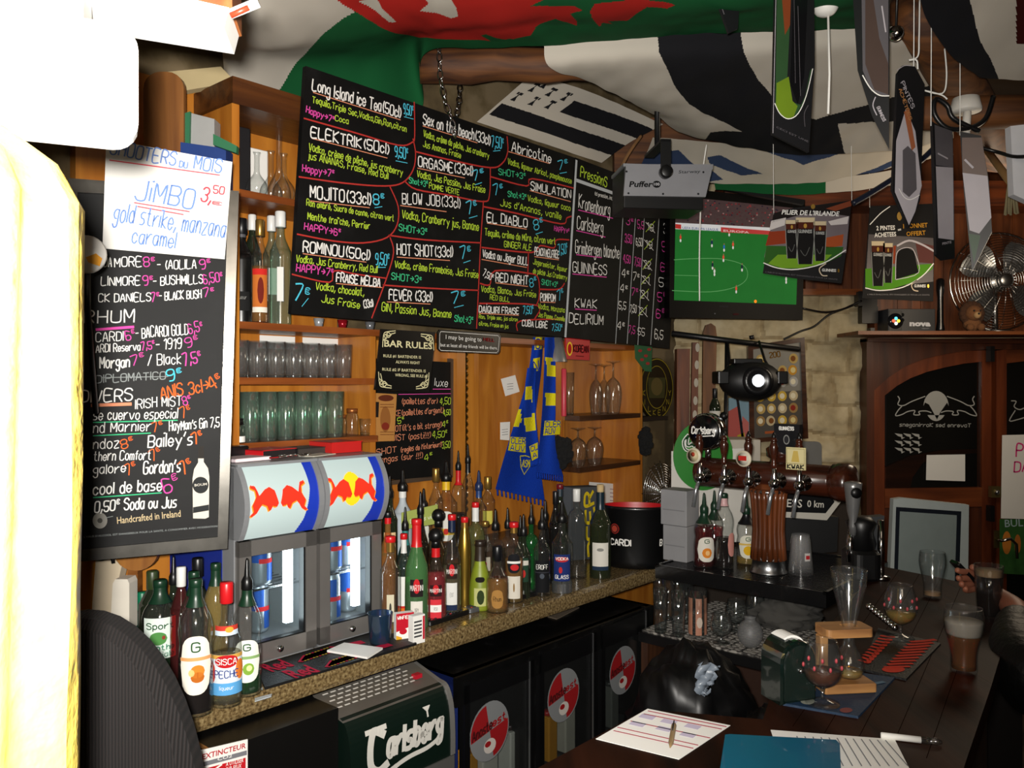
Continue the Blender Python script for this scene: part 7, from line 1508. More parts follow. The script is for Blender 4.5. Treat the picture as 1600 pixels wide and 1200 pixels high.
GBND = [(433, 147), (440, 138), (463, 99), (505, 54), (535, 30), (556, 18), (575, 13), (640, -60), (640, -400), (-200, -400), (-200, 500), (433, 500)]
def welsh(u, v):
    for q in (WNG, WN2):
        if inside((u, v), q): return CLOTHW
    for q in (DRA, DRB, DRC):
        if inside((u, v), q): return CLOTHR
    return CLOTHW if inside((u, v), GBND) else CLOTHG
flag('flag', 'big green and white flag with a red dragon sagging overhead', [
    [(350, 108, 2.60), (378, 145, 2.66), (480, 205, 2.96), (600, 220, 3.21), (659, 168, 3.32), (663, 84, 3.02), (760, 76, 2.94), (850, 70, 2.92), (980, 62, 2.90), (1120, 52, 2.88), (1250, 48, 2.86), (1352, 46, 2.84)],
    [(347, 72, 2.42), (395, 92, 2.56), (490, 100, 2.84), (590, 98, 3.04), (642, 70, 3.10), (672, 58, 2.86), (760, 50, 2.72), (850, 44, 2.70), (980, 36, 2.66), (1120, 28, 2.64), (1250, 24, 2.62), (1352, 20, 2.60)],
    [(345, 28, 2.24), (410, 40, 2.28), (500, 38, 2.44), (580, 28, 2.54), (640, 16, 2.54), (690, 8, 2.44), (770, 2, 2.42), (850, -4, 2.40), (980, -10, 2.38), (1120, -16, 2.36), (1250, -20, 2.34), (1352, -24, 2.32)],
    [(330, -150, 1.80), (400, -160, 1.80), (490, -170, 1.80), (570, -180, 1.80), (640, -190, 1.80), (690, -195, 1.80), (770, -200, 1.80), (850, -200, 1.80), (980, -205, 1.80), (1120, -210, 1.80), (1250, -210, 1.80), (1352, -212, 1.80)]], welsh, 704, 210, .010)
BK1 = [(1026, 40), (1158, 40), (1158, 57), (1162, 81), (1172, 104), (1184, 125), (1209, 153), (1238, 173), (1275, 186), (1400, 148), (1500, 120), (1500, 185), (1400, 190), (1309, 192), (1318, 234), (1330, 260), (1200, 250), (1090, 240), (1110, 206), (1159, 207), (1130, 190), (1100, 178), (1077, 163), (1054, 132), (1030, 83)]
flag('flag', 'big white and black striped flag sagging over the middle of the bar', [
    [(850, 70, 2.93), (960, 63, 2.91), (1100, 53, 2.89), (1250, 48, 2.87), (1350, 46, 2.85), (1490, 38, 2.83)],
    [(860, 104, 2.97), (960, 98, 2.95), (1100, 91, 2.93), (1250, 84, 2.91), (1360, 78, 2.89), (1490, 72, 2.87)],
    [(930, 132, 3.16), (1010, 140, 3.16), (1120, 142, 3.14), (1250, 140, 3.12), (1370, 130, 3.08), (1490, 118, 3.06)],
    [(1000, 168, 3.40), (1060, 184, 3.40), (1140, 192, 3.38), (1265, 194, 3.34), (1380, 184, 3.30), (1490, 170, 3.26)],
    [(1060, 205, 3.66), (1110, 222, 3.64), (1190, 236, 3.60), (1285, 241, 3.56), (1395, 234, 3.50), (1490, 214, 3.44)]], lambda u, v: CLOTHK if inside((u, v), BK1) else CLOTHW, 600, 200, .012)
ERM = x7([(940, 360), (1110, 400), (1000, 470)])
TLq, BLq, BRq, TRq = Vector((829, 118)), Vector((745, 190)), Vector((937, 252)), Vector((1032, 192))
def breton(u, v):
    # a along the stripes, b across, from the four corners
    p = Vector((u, v)); b = .5; a = .5
    for _ in range(4):
        L_, R_ = BLq.lerp(TLq, b), BRq.lerp(TRq, b); a = max(0, min(1, (p-L_).dot(R_-L_)/(R_-L_).length_squared)); lo, hi = BLq.lerp(BRq, a), TLq.lerp(TRq, a); b = max(0, min(1, (p-lo).dot(hi-lo)/(hi-lo).length_squared))
    if .18 < b < .42 and a > .02: return CLOTHK
    if a > .40 and .60 < b < .86: return CLOTHK
    if a < .40 and b > .45:
        for q in ((.06, .6), (.10, .83), (.19, .62), (.22, .86), (.30, .66), (.33, .88), (.14, .95)):
            da, db = (a-q[0])/.026, (b-q[1])/.085
            if abs(da) < 1 and -1 < db < 1 and (abs(da) < .18+.55*max(0, -db) or (db > .45 and abs(abs(da)-.5) < .28)): return CLOTHK
    return CLOTHW
flag('flag', 'small black and white flag with ermine spots behind the cocktail board', [[(745, 190, 3.57), (800, 208, 3.72), (870, 231, 3.94), (940, 254, 4.19)], [(787, 154, 3.62), (845, 166, 3.78), (915, 190, 3.98), (985, 222, 4.20)], [(829, 118, 3.67), (890, 132, 3.83), (960, 160, 4.03), (1036, 194, 4.22)]], breton, 240, 150, .004)
SAL = [[(1105, 246), (1125, 243), (1192, 272), (1160, 274), (1110, 258)], [(1175, 226), (1184, 231), (1255, 258), (1311, 240), (1290, 236), (1250, 243), (1215, 226)], [(1337, 275), (1379, 266), (1420, 250), (1420, 240), (1378, 258)], [(1080, 262), (1100, 258), (1130, 280), (1100, 285)], [(985, 240), (1060, 236), (1090, 262), (1040, 290), (985, 275)]]
flag('flag', 'white and blue flag hanging low behind the black striped one', [[(1020, 214, 3.80), (1100, 222, 3.80), (1200, 228, 3.78), (1300, 226, 3.76), (1480, 206, 3.70)], [(1010, 240, 3.96), (1100, 254, 3.96), (1200, 260, 3.94), (1300, 254, 3.92), (1480, 226, 3.86)], [(1000, 262, 4.10), (1110, 285, 4.10), (1215, 288, 4.08), (1320, 278, 4.06), (1490, 240, 4.0)]], lambda u, v: CLOTHB if any(inside((u, v), q) for q in SAL) else CLOTHW, 240, 100, .01)
flag('flag', 'strip of green flag showing under the white and blue one', [[(1115, 280, 4.16), (1220, 282, 4.16), (1320, 276, 4.16), (1420, 262, 4.16)], [(1118, 296, 4.22), (1220, 304, 4.22), (1320, 300, 4.22), (1420, 284, 4.22)]], lambda u, v: CLOTHW if u > 1290 and v < 292 else CLOTHG, 60, 8, .006)
BW5 = [(1400, -300), (1515, -300), (1515, 0), (1531, 62), (1548, 96), (1568, 140), (1300, 160), (1300, -300)]
flag('flag', 'black and white flag at the top right with a dark red edge', [[(1432, -60, 2.25), (1490, -70, 2.25), (1560, -80, 2.25), (1700, -90, 2.25)], [(1444, 22, 2.44), (1500, 12, 2.44), (1570, 6, 2.44), (1700, 0, 2.44)], [(1488, 88, 2.60), (1520, 84, 2.60), (1590, 80, 2.60), (1700, 76, 2.60)], [(1530, 122, 2.72), (1570, 124, 2.72), (1610, 124, 2.72), (1700, 122, 2.72)]], lambda u, v: CLOTHK if inside((u, v), BW5) else KRED if u > 1588 and v < 70 else CLOTHW, 150, 120, .012)
# timber
m = MB(); a, b = P(655, 103, 3.20), P(1130, 96, 3.20); m.tube([a.lerp(b, i/12)+Vector((0, .01*math.sin(i*1.7), .006*math.sin(i*2.3))) for i in range(13)], [.066+.003*math.sin(i*1.3) for i in range(13)], BEAM, 14); o = m.struct('ceiling_beam')
m = MB()
for x in (-.33, .62): m.box(x-.02, x+.02, 3.18, 3.22, 2.9, 3.37, mat('2C1C10', .8))
m.struct('beam_hanger', None, o)
m = MB(); a, b = P(1425, 178, 2.98), P(1720, 172, 2.98); m.tube([a, b], .06, BEAM, 12); m.struct('ceiling_beam')
m = MB(); m.tube([P(1428, 6, 2.75), P(1470, 80, 2.95), P(1520, 170, 3.2), P(1560, 240, 3.5)], .085, BEAM, 12); m.struct('ceiling_beam')
m = MB(); m.prism([(0, -.2), (.62, -.06), (.62, .12), (.0, .06)], 4.3, 4.38, BEAM, 'y'); o = m.struct('ceiling_beam'); q = P(960, 238, 4.3); o.location = (q.x, 0, q.z+.1)
m = MB(); a, b = P(1130, 310, 4.7), P(1440, 300, 4.7); m.box(a.x, 3.38, 4.66, 4.90, a.z-.05, a.z+.09, wood('4A2210', '7A3A18', (2, 24, 24), .5)); m.struct('ceiling_beam')
# chains of the cocktail board
def chain(name, label, pts, Y0, Y1, grp):
    A = [P(u, v, Y0+(Y1-Y0)*i/(len(pts)-1)) for i, (u, v) in enumerate(pts)]; o = thing(name, label, 'chain', A[-1], 0, grp); inv = o.matrix_world.inverted(); m = MB()
    tot = [0]
    for p, q in zip(A, A[1:]): tot.append(tot[-1]+(q-p).length)
    n = int(tot[-1]/.030)
    for k in range(n+1):
        s_ = tot[-1]*k/n; i = max(i for i in range(len(A)-1) if tot[i] <= s_+1e-6); f = (s_-tot[i])/(tot[i+1]-tot[i]); c = A[i].lerp(A[i+1], f); d = (A[i+1]-A[i]).normalized(); x = Vector((1, 0, 0)) if k % 2 else Vector((.5, .86, 0)); x = (x-d*x.dot(d)).normalized()
        m.tube([inv @ (c+d*.019*math.cos(t*.628)+x*.009*math.sin(t*.628)) for t in range(10)], .0032, CHROME, 5, True)
    m.build('link', o); return o
g = 'chains holding the cocktail board'
chain('hanging_chain', 'bright steel chain from the log beam to the cocktail board, left strand', [(686, 76), (688, 120), (695, 160), (706, 186), (710, 208)], 3.11, 3.13, g)
chain('hanging_chain', 'bright steel chain behind the beam to the cocktail board, right strand', [(719, 128), (717, 160), (711, 190), (710, 208)], 3.28, 3.13, g)

# ================================================================ hanging beer banners
BN = mat('1A1A1C', .35); BNE = mat('BDBDBD', .4)
def banner(label, pts, Y, yaw, decor, d=.008):
    q = P(sum(p[0] for p in pts)/len(pts), max(p[1] for p in pts), Y); r = thing('hanging_banner', label, 'banner', q, yaw, 'beer banners hung from the ceiling'); cv = vplane(r, P(sum(p[0] for p in pts)/len(pts), 600, Y), yaw); pslab(cv, pts, d, BN); cv.mb.build('panel', r); cv.mb = MB(); cv.off = .001
    decor(cv); cv.mb.build('print', r)
    t = max(cv.pp(pts), key=lambda p: p[1]); MB().tube([(t[0], .004, t[1]-.01), (t[0], .004, max(t[1]+.02, 3.362)-0)] if 0 else [r.matrix_world.inverted() @ (cv.O+cv.ex*t[0]+cv.up*(t[1]-.012)-cv.en*.004), r.matrix_world.inverted() @ Vector(((cv.O+cv.ex*t[0]).x, (cv.O+cv.ex*t[0]).y, 3.365))], .0016, PAPER, 5).build('string', r)
    return r
GRN1, GRN2, ORG, PALE, GREY1 = mat('2C4A2C', .4), mat('66801E', .4), mat('7A3A1E', .4), mat('B4AEB4', .35), mat('5A565A', .35)
def dB(cv):
    cv.ppoly([(1214, -20), (1236, -20), (1233, 60), (1230, 120), (1238, 160), (1255, 165), (1268, 108), (1266, 110), (1258, 150), (1245, 178), (1230, 186), (1218, 178), (1211, 165)], GRN1, 1); cv.ppoly([(1213, 130), (1232, 120), (1238, 158), (1246, 166), (1240, 182), (1230, 186), (1218, 178), (1212, 165)], GRN2, 2); cv.ppoly([(1220, -20), (1236, -20), (1234, 40), (1226, 55)], ORG, 2)
    cv.pstroke([(1210, 162), (1218, 178), (1231, 186), (1246, 178), (1259, 150), (1269, 108)], 1.4, PAPER, 4); cv.pstroke([(1262, 165), (1256, 178), (1257, 198)], 1, GREY1, 4); cv.print('CECI EST UNE', (1212, 200), (1262, 223), 3, GREY1, 4, 0); cv.pstroke([(1212, -20), (1207, 208)], 1, PALE, 4, False)
    cv.ppoly([(1240, -20), (1262, -20), (1256, 120), (1246, 164), (1234, 130)], mat('101012', .25), 3); cv.pstroke([(1246, 10), (1250, 150)], 1, GREY1, 4); cv.pstroke([(1240, 0), (1242, 130)], .8, GREY1, 4)
def dC(cv):
    cv.ppoly([(1346, -20), (1388, -20), (1388, 150), (1372, 150), (1358, 135), (1348, 110)], GREY1, 1); cv.ppoly([(1352, -20), (1362, -20), (1374, 60), (1388, 100), (1388, 148), (1366, 140), (1352, 100)], mat('4A3A34', .35), 2); cv.pstroke([(1348, 118), (1360, 138), (1374, 149), (1389, 150)], 1.6, PAPER, 3); cv.pstroke([(1368, 152), (1364, 165), (1370, 180)], 1.5, PALE, 3); cv.pstroke([(1378, 10), (1384, 50)], 2, PALE, 3); cv.text('GUINNESS', (1370, 168), (1380, 190), 4, .9, PALE, 3)
def dD(cv):
    cv.ppoly([(1400, 220), (1415, 170), (1430, 205), (1440, 290), (1430, 330), (1420, 352), (1398, 300)], PALE, 1); cv.ppoly([(1410, 235), (1418, 228), (1430, 240), (1432, 296), (1420, 308), (1410, 300)], GREY1, 2); cv.pstroke([(1404, 295), (1412, 308), (1422, 312), (1436, 305)], 1.2, PAPER, 3); cv.text('PINTES', (1407, 130), (1424, 170), 8, 1.5, PALE, 3); cv.text('ACHETEES', (1404, 140), (1420, 188), 7, 1.3, K('B07A4A'), 3); cv.pstroke([(1401, 110), (1412, 103), (1422, 103)], 1.2, PALE, 3); cv.ppoly([(1412, 175), (1420, 170), (1430, 230), (1424, 236)], K('9A5A3A'), 2)
def dE(cv):
    cv.ppoly([(1462, 260), (1489, 262), (1490, 375), (1466, 372)], PALE, 1); cv.ppoly([(1460, 195), (1488, 205), (1489, 262), (1462, 258)], GREY1, 1); cv.pstroke([(1465, 240), (1480, 248)], 2.5, PALE, 3); cv.print('PINTE', (1472, 383), (1486, 380), 4, PALE, 3)
def dF(cv):
    cv.ppoly([(1504, 270), (1543, 275), (1549, 340), (1530, 365), (1515, 360)], PALE, 1); cv.ppoly([(1503, 215), (1534, 215), (1543, 275), (1504, 270)], mat('6A5A54', .35), 1); cv.pstroke([(1508, 250), (1520, 262)], 3, PALE, 3); cv.ppoly([(1513, 365), (1532, 368), (1522, 412)], GRN1, 2)
banner('corner of a dark hanging banner at the top edge left of the ceiling lamp', [(1110, -30), (1139, 52), (1153, 45), (1158, -30)], 2.50, .4, lambda cv: cv.pstroke([(1120, -10), (1131, 22)], 2, GREY1))
banner('broad hanging beer banner with green base and white arc, left of the ceiling lamp', [(1212, -30), (1207, 210), (1264, 238), (1273, 100), (1272, -30)], 2.32, .35, dB)
banner('long curved dark hanging banner right of the pull cord', [(1331, -30), (1340, 110), (1362, 180), (1389, 233), (1390, -30)], 2.36, -.5, dC)
banner('tall pointed hanging banner with a grey glass, longest of the ceiling banners', [(1412, 102), (1403, 115), (1395, 297), (1421, 357), (1438, 312), (1445, 132), (1430, 104)], 2.48, .5, dD)
banner('narrow hanging banner with black foot beside the pointed one', [(1457, 190), (1463, 398), (1473, 407), (1492, 404), (1489, 210)], 2.62, .6, dE)
banner('twisted hanging banner over the fan, farthest right of the banners', [(1500, 205), (1506, 300), (1519, 424), (1550, 362), (1545, 282), (1533, 212)], 2.66, -.5, dF)
# cords, lamp, ball, cables
r = thing('ceiling_lamp', 'white round ceiling lamp at the top edge with a pull cord', 'lamp', P(1290, 26, 2.5)); MB().lathe(catmull([(.001, 0), (.026, .008), (.04, .035), (.038, .07), (.025, .10)], 3), mat('E4E2DC', .4), 24).build('shade', r); MB().tube([(0, 0, .09), (0, 0, .55)], .008, BLACK).build('holder', r)
MB().tube([P(1295, 24, 2.5)-P(1295, 178, 2.5), Vector((.004, 0, .12)), Vector((0, 0, 0))], .0035, PAPER).obj('pull_cord', 'white pull cord hanging from the ceiling lamp', 'cord', P(1294, 178, 2.5))
r = thing('mirror_ball', 'small shiny dark ball lamp hanging among the banners', 'lamp', P(1400, 52, 2.6)); MB().ball((0, 0, 0), .024, CHROME, 18).build('ball', r); MB().tube([(0, 0, .02), (.01, .0, .3)], .004, BLACK).build('hanging_cord', r)
r = thing('ceiling_lamp', 'white flat lamp holder with white stem on the right hand beam', 'lamp', P(1509, 175, 2.72)); MB().lathe([(.046, 0), (.048, .006), (.040, .045), (.02, .05)], mat('D0CCC4', .5), 22).build('holder', r); MB().tube([(.005, 0, 0), (.0, 0, -.07)], .013, mat('D0CCC4', .5)).build('stem', r)
def cable(label, pts, r_, m, name='hanging_cable'):
    A = catmull([tuple(P(u, v, Y)) for u, v, Y in pts], 6); c = Vector(A[0]); return MB().tube([Vector(p)-c for p in A], r_, m, 8).obj(name, label, 'cable', c)
cable('thick black cable looping under the white lamp holder', [(1552, 150, 2.7), (1540, 185, 2.7), (1515, 200, 2.7), (1480, 200, 2.7), (1460, 178, 2.7), (1462, 155, 2.7), (1480, 165, 2.7), (1490, 185, 2.7), (1530, 205, 2.7)], .008, RUBB)
cable('black cable running level to the white cabinet at the right edge', [(1530, 230, 2.7), (1560, 238, 2.68), (1590, 245, 2.6), (1640, 240, 2.5)], .006, RUBB)
cable('white string tied in loops between the hanging banners', [(1437, 0, 2.6), (1436, 60, 2.6), (1434, 88, 2.6), (1420, 94, 2.6), (1432, 94, 2.6), (1434, 108, 2.6)], .0025, PAPER)
cable('white string hanging over the brown rafter', [(1476, 76, 2.7), (1479, 120, 2.7), (1472, 146, 2.7), (1440, 140, 2.7), (1470, 148, 2.7), (1480, 155, 2.7)], .0025, PAPER)
cable('thin white string hanging in front of the football screen', [(1104, 226, 3.6), (1097, 280, 3.6), (1093, 380, 3.6), (1093, 470, 3.6)], .003, PAPER)
cable('blue black hose rising from the poster corner to the flag', [(1332, 318, 3.4), (1360, 302, 3.4), (1395, 280, 3.4), (1440, 250, 3.4), (1480, 210, 3.4)], .012, mat('141A2C', .4))
cable('pale braided cable beside the smoke machine', [(1002, 212, 4.0), (985, 235, 3.9), (972, 260, 3.8), (974, 280, 3.7)], .008, mat('9A7048', .7))
cable('black cable sagging from the television to the plug box', [(1255, 482, 4.55), (1290, 488, 4.7), (1320, 482, 4.75), (1346, 470, 4.78)], .006, RUBB)
cable('black cable drooping over the stone wall to the framed beer mats', [(1225, 530, 4.75), (1250, 518, 4.78), (1272, 510, 4.78), (1295, 492, 4.78), (1320, 482, 4.77), (1346, 470, 4.76)], .006, RUBB)
far('wall_cabinet', 'white box at the right edge below the beam', 'box', [(1579, 197), (1640, 190), (1640, 330), (1584, 304)], 2.62, .03, mat('D6D6DA', .5), 'body')
m = MB(); m.tube([P(1535, 225, 3.42)-P(1590, 300, 2.9), Vector((0, 0, 0))], .014, mat('A07A4A', .7)); m.obj('hanging_batten', 'pale wooden batten slanting at the right edge', 'batten', P(1590, 300, 2.9))
m = MB()
for k in range(7):
    m.tube([(.006*math.cos(k), .006*math.sin(k), .06), (.012*math.cos(k*.9), .012*math.sin(k*.9), .02), (.018*math.cos(k*.9+.3), .018*math.sin(k*.9), -.06)], .004, mat('8E8260', .9), 5)
m.ball((0, 0, .05), .013, mat('8E8260', .9), 8); m.tube([(0, 0, .06), (-.01, 0, .12)], .004, mat('8E8260', .9)); m.obj('hanging_tassel', 'knotted rope tassel on the end of the slanting batten', 'tassel', P(1580, 308, 2.9))

# ================================================================ smoke machine, television, posters, shelf over the door
q = P(1044, 308, 3.30); YW2 = .12; r = thing('smoke_machine', 'grey and black smoke machine hanging by a bracket over the draught board', 'smoke machine', q, YW2); cv = vplane(r, q, YW2)
GRP = mat('8A8A8E', .4, .2); fp = [(978, 257), (1114, 257), (1102, 308), (974, 306)]; ab = cv.pp(fp); slab(cv, ab, .012, GRP, .004); cv.mb.build('front_panel', r)
m = MB(); x0, x1 = ab[3][0], ab[2][0]; m.box(x0+.004, x1-.004, .01, .20, -.045, ab[0][1]-.01, BLACK, .004); m.build('body', r)
m = MB(); m.box(x0, ab[1][0]+.0, .0, .20, ab[0][1]-.008, ab[0][1]+.004, GRP); m.add([(ab[1][0], -.002, ab[1][1]), (ab[1][0]+.004, .2, ab[1][1]), (x1+.04, .2, ab[1][1]-.02), (x1+.01, .12, -.03), (x1+.0, .12, -.03)], [(0, 1, 2, 3, 4)], GRP); m.build('cover', r)
cv.mb = MB(); cv.off = .0045
cv.print('Puffer', (983, 292), (1019, 292), 9, K('0C0C0E'), 1, .03, .2); cv.pell(1026, 288, 6.5, 5.5, K('0C0C0E')); cv.print('100', (1021.5, 290), (1030.5, 290), 4.5, K('B0B0B4'), 3, .02); cv.print('Starway', (1060, 271), (1094, 270), 5, K('2A2A2E'), 1, .01, .2)
for a in ((979, 268), (982, 302), (1036, 303), (1091, 303), (1099, 269)): cv.pell(*a, 1.7, 1.7, K('1C1C1E'), 1, 10)
cv.mb.build('lettering', r)
m = MB(); bx, bz = cv.px(1039, 270); m.lathe([(.026, -.004), (.026, -.03), (.018, -.034)], BLACK, 20, (bx, 0, bz), 'y'); m.box(bx-.02, bx+.02, -.02, -.010, bz, bz+.125, BLACK); m.box(bx-.02, bx+.02, -.02, .22, bz+.12, bz+.13, BLACK); m.tube([(bx, .1, bz+.125), (bx, .1, 3.36-q.z)], .012, BLACK); m.build('bracket', r)
# television
YT = math.radians(21); q = P(1150, 500, 4.36); r = thing('television', 'wall television showing a football match between the draught board and the posters', 'television', q, YT); cv = vplane(r, q, YT)
pslab(cv, [(1047, 292), (1258, 314), (1254, 500), (1046, 496)], .05, mat('040404', .5, spec=.15)); cv.mb.build('housing', r)
def em(c, e=.34): return mat(c, .6, emit=e, var=.2, scale=9, spec=.1)
cv.mb = MB(); cv.off = .001; sc_ = [(1056, 306), (1249, 326), (1244, 476), (1053, 469)]
cv.ppoly(sc_, em('1E6A2A')); cv.ppoly([(1056, 306), (1249, 326), (1248, 364), (1055, 348)], mat('3A2A2C', .5, emit=.45, var=.6, scale=60), 2); cv.ppoly([(1055, 348), (1248, 358), (1248, 367), (1055, 358)], em('C9CCD0'), 3)
cv.ppoly([(1055, 350), (1064, 351), (1064, 358), (1055, 357)], em('B0302A'), 4); cv.ppoly([(1126, 355), (1206, 361), (1206, 367), (1126, 363)], em('B03A38'), 4); cv.print('UEFA EUROPA LEAGUE', (1066, 358), (1122, 361), 4, em('5A6A8A'), 5, .01); cv.print('EUROPA', (1130, 362), (1170, 365), 3.4, em('D8C0C0'), 5, .01)
rg = random.Random(11); CR_ = [em(c, .3) for c in ('7A3034', '4A2C30', '8A6A68', '2A2230', '5A1E24')]
for k in range(150):
    u = rg.uniform(1058, 1246); v0, v1 = 308+(u-1056)*.104, 346+(u-1056)*.06; cv.pell(u, rg.uniform(v0, v1), 1.5, 1.3, rg.choice(CR_), 3, 6)
LN = em('5A9A5E'); cv.pstroke([(1053, 406), (1090, 404), (1130, 405), (1162, 415), (1167, 434), (1150, 448), (1110, 456), (1050, 454)], 1, LN, 3); cv.pstroke([(1054, 430), (1090, 431)], .8, LN, 3)
for u, v, c in ((1063, 371, 'C8402E'), (1112, 379, '1A2A4A'), (1145, 382, 'D05038'), (1131, 386, '2A6AB0'), (1130, 402, 'D05038'), (1113, 414, '1A2434'), (1159, 417, '1A2434'), (1139, 362, 'D05038'), (1150, 451, 'D8503C'), (1116, 424, 'C9D0C9'), (1228, 436, 'C9D0C9')):
    cv.pell(u, v, 1.6, 3.4, em(c), 4, 8); cv.pell(u, v+5, 1.4, 2.6, em('D0D0D0'), 4, 8); cv.pell(u, v-4.4, 1, 1.2, em('8A6A50'), 5, 8)
cv.pell(1180, 471, 2.2, 2.6, em('F07A1E', .9), 4, 8); cv.mb.build('screen', r); cv.mb = MB()
cv.print('SAMSUNG', (1124, 480), (1138, 480.5), 3, K('3A3A3C'), 1, 0); cv.pell(1117, 490, 1, 1, K('6A6A6E')); cv.pell(1150, 491, 5, 1.6, K('3A0E12')); cv.mb.build('lettering', r)
m = MB(); m.box(-.04, .04, .04, .44, .25, .33, BLACK); m.box(-.12, .12, .045, .07, .15, .42, BLACK); m.build('wall_bracket', r)
far('wall_bar', 'black slanting bar above the television', 'bar', [(1132, 296), (1138, 294), (1258, 312), (1256, 320)], 4.30, .03, BLACK, 'bar')
# posters
def glassb(cv, x, y, w, h, m2=GREY1):
    """a stout pint printed on a poster"""
    cv.ppoly([(x, y), (x+w, y), (x+w*.97, y+h*.4), (x+w*.86, y+h), (x+w*.14, y+h), (x+w*.03, y+h*.4)], K('100E0E'), 4); cv.ppoly([(x, y), (x+w, y), (x+w, y+h*.10), (x, y+h*.10)], K('C9B896'), 5); cv.ppoly([(x, y+h*.10), (x+w, y+h*.10), (x+w*.99, y+h*.24), (x+w*.01, y+h*.24)], K('4A1E10'), 5); cv.pstroke([(x, y), (x+w*.03, y+h*.4), (x+w*.14, y+h)], 1, K('8E8E8A'), 5); cv.pstroke([(x+w, y), (x+w*.97, y+h*.4), (x+w*.86, y+h)], 1, K('8E8E8A'), 5)
    cv.pell(x+w*.5, y+h*.18, w*.09, h*.05, K('B08A3A'), 6, 10); cv.print('GUINNESS', (x+w*.16, y+h*.33), (x+w*.84, y+h*.335), h*.075, K('C8C8C4'), 6, .01); cv.pstroke([(x+w*.25, y+h*.70), (x+w*.5, y+h*.82), (x+w*.72, y+h*.64)], 1, K('5A5A58'), 5)
def poster_(name, label, pts, Y, yaw, fn):
    r, cv = far(name, label, 'poster', pts, Y, .004, mat('121112', .65, spec=.2), 'sheet', 'stout posters', yaw); fn(cv); cv.mb.build('print', r); cv.mb = MB(); m = MB()
    for k in (0, -1 if name == 'x' else (2 if len(pts) == 8 else 1)):
        a = r.matrix_world.inverted() @ (cv.O+cv.ex*cv.px(*pts[k])[0]+cv.up*(cv.px(*pts[k])[1]-.008)); w_ = r.matrix_world @ a; m.tube([a, r.matrix_world.inverted() @ Vector((w_.x, w_.y+.02, 3.365))], .0014, PAPER, 5)
    m.build('string', r); return r, cv
def p1_(cv):
    cv.ppoly([(1209, 340), (1328, 328), (1322, 395), (1194, 402)], mat('6A6064', .4), 1); cv.ppoly([(1209, 333), (1331, 313), (1328, 338), (1270, 330), (1206, 348)], K('17100F'), 2); cv.ppoly([(1290, 326), (1331, 313), (1330, 322), (1305, 330)], K('7A3A22'), 3)
    cv.ppoly([(1202, 362), (1230, 360), (1232, 380), (1196, 384)], K('8A3418'), 2); cv.ppoly([(1288, 372), (1318, 366), (1316, 384), (1290, 388)], K('A04A22'), 2); cv.ppoly([(1198, 384), (1318, 386), (1314, 400), (1286, 413), (1250, 420), (1222, 420), (1193, 411)], K('2C5A1E'), 2); cv.ppoly([(1215, 398), (1300, 398), (1285, 412), (1250, 419), (1222, 419), (1200, 412)], K('6E9A22'), 3)
    cv.ppoly([(1205, 345), (1228, 340), (1226, 352), (1202, 360)], K('C9C2C0'), 2); cv.ppoly([(1294, 346), (1326, 338), (1324, 350), (1298, 352)], K('C9C2C0'), 2)
    glassb(cv, 1227, 344, 20, 60); glassb(cv, 1271, 346, 20, 62); glassb(cv, 1243, 340, 30, 73)
    cv.print("PILIER DE L'IRLANDE", (1221, 335), (1310, 338), 7.5, PAPER, 6, .02, .15); cv.pstroke([(1193, 411), (1215, 419), (1245, 421), (1285, 412), (1321, 391)], 1.6, PAPER, 6)
    cv.pstroke([(1290, 412), (1280, 420), (1284, 430), (1292, 431)], 1.6, K('C9B8A0'), 6); cv.print('GUINNESS', (1284, 424), (1306, 425), 4.5, PAPER, 6, .02); cv.pell(1310, 423, 1.6, 3, GOLD, 6, 8); cv.pell(1270, 323, 3.5, 4, K('8A6A2A'), 6, 8); cv.print("L'ABUS D'ALCOOL EST DANGEREUX POUR LA SANTE", (1196, 426), (1308, 438), 2.2, GREY1, 6, 0)
poster_('hanging_poster', 'stout poster with three pints reading PILIER DE L IRLANDE, beside the television', [(1209, 333), (1240, 325), (1331, 313), (1324, 380), (1315, 443), (1250, 436), (1192, 427), (1200, 380)], 3.5, -.1, p1_)
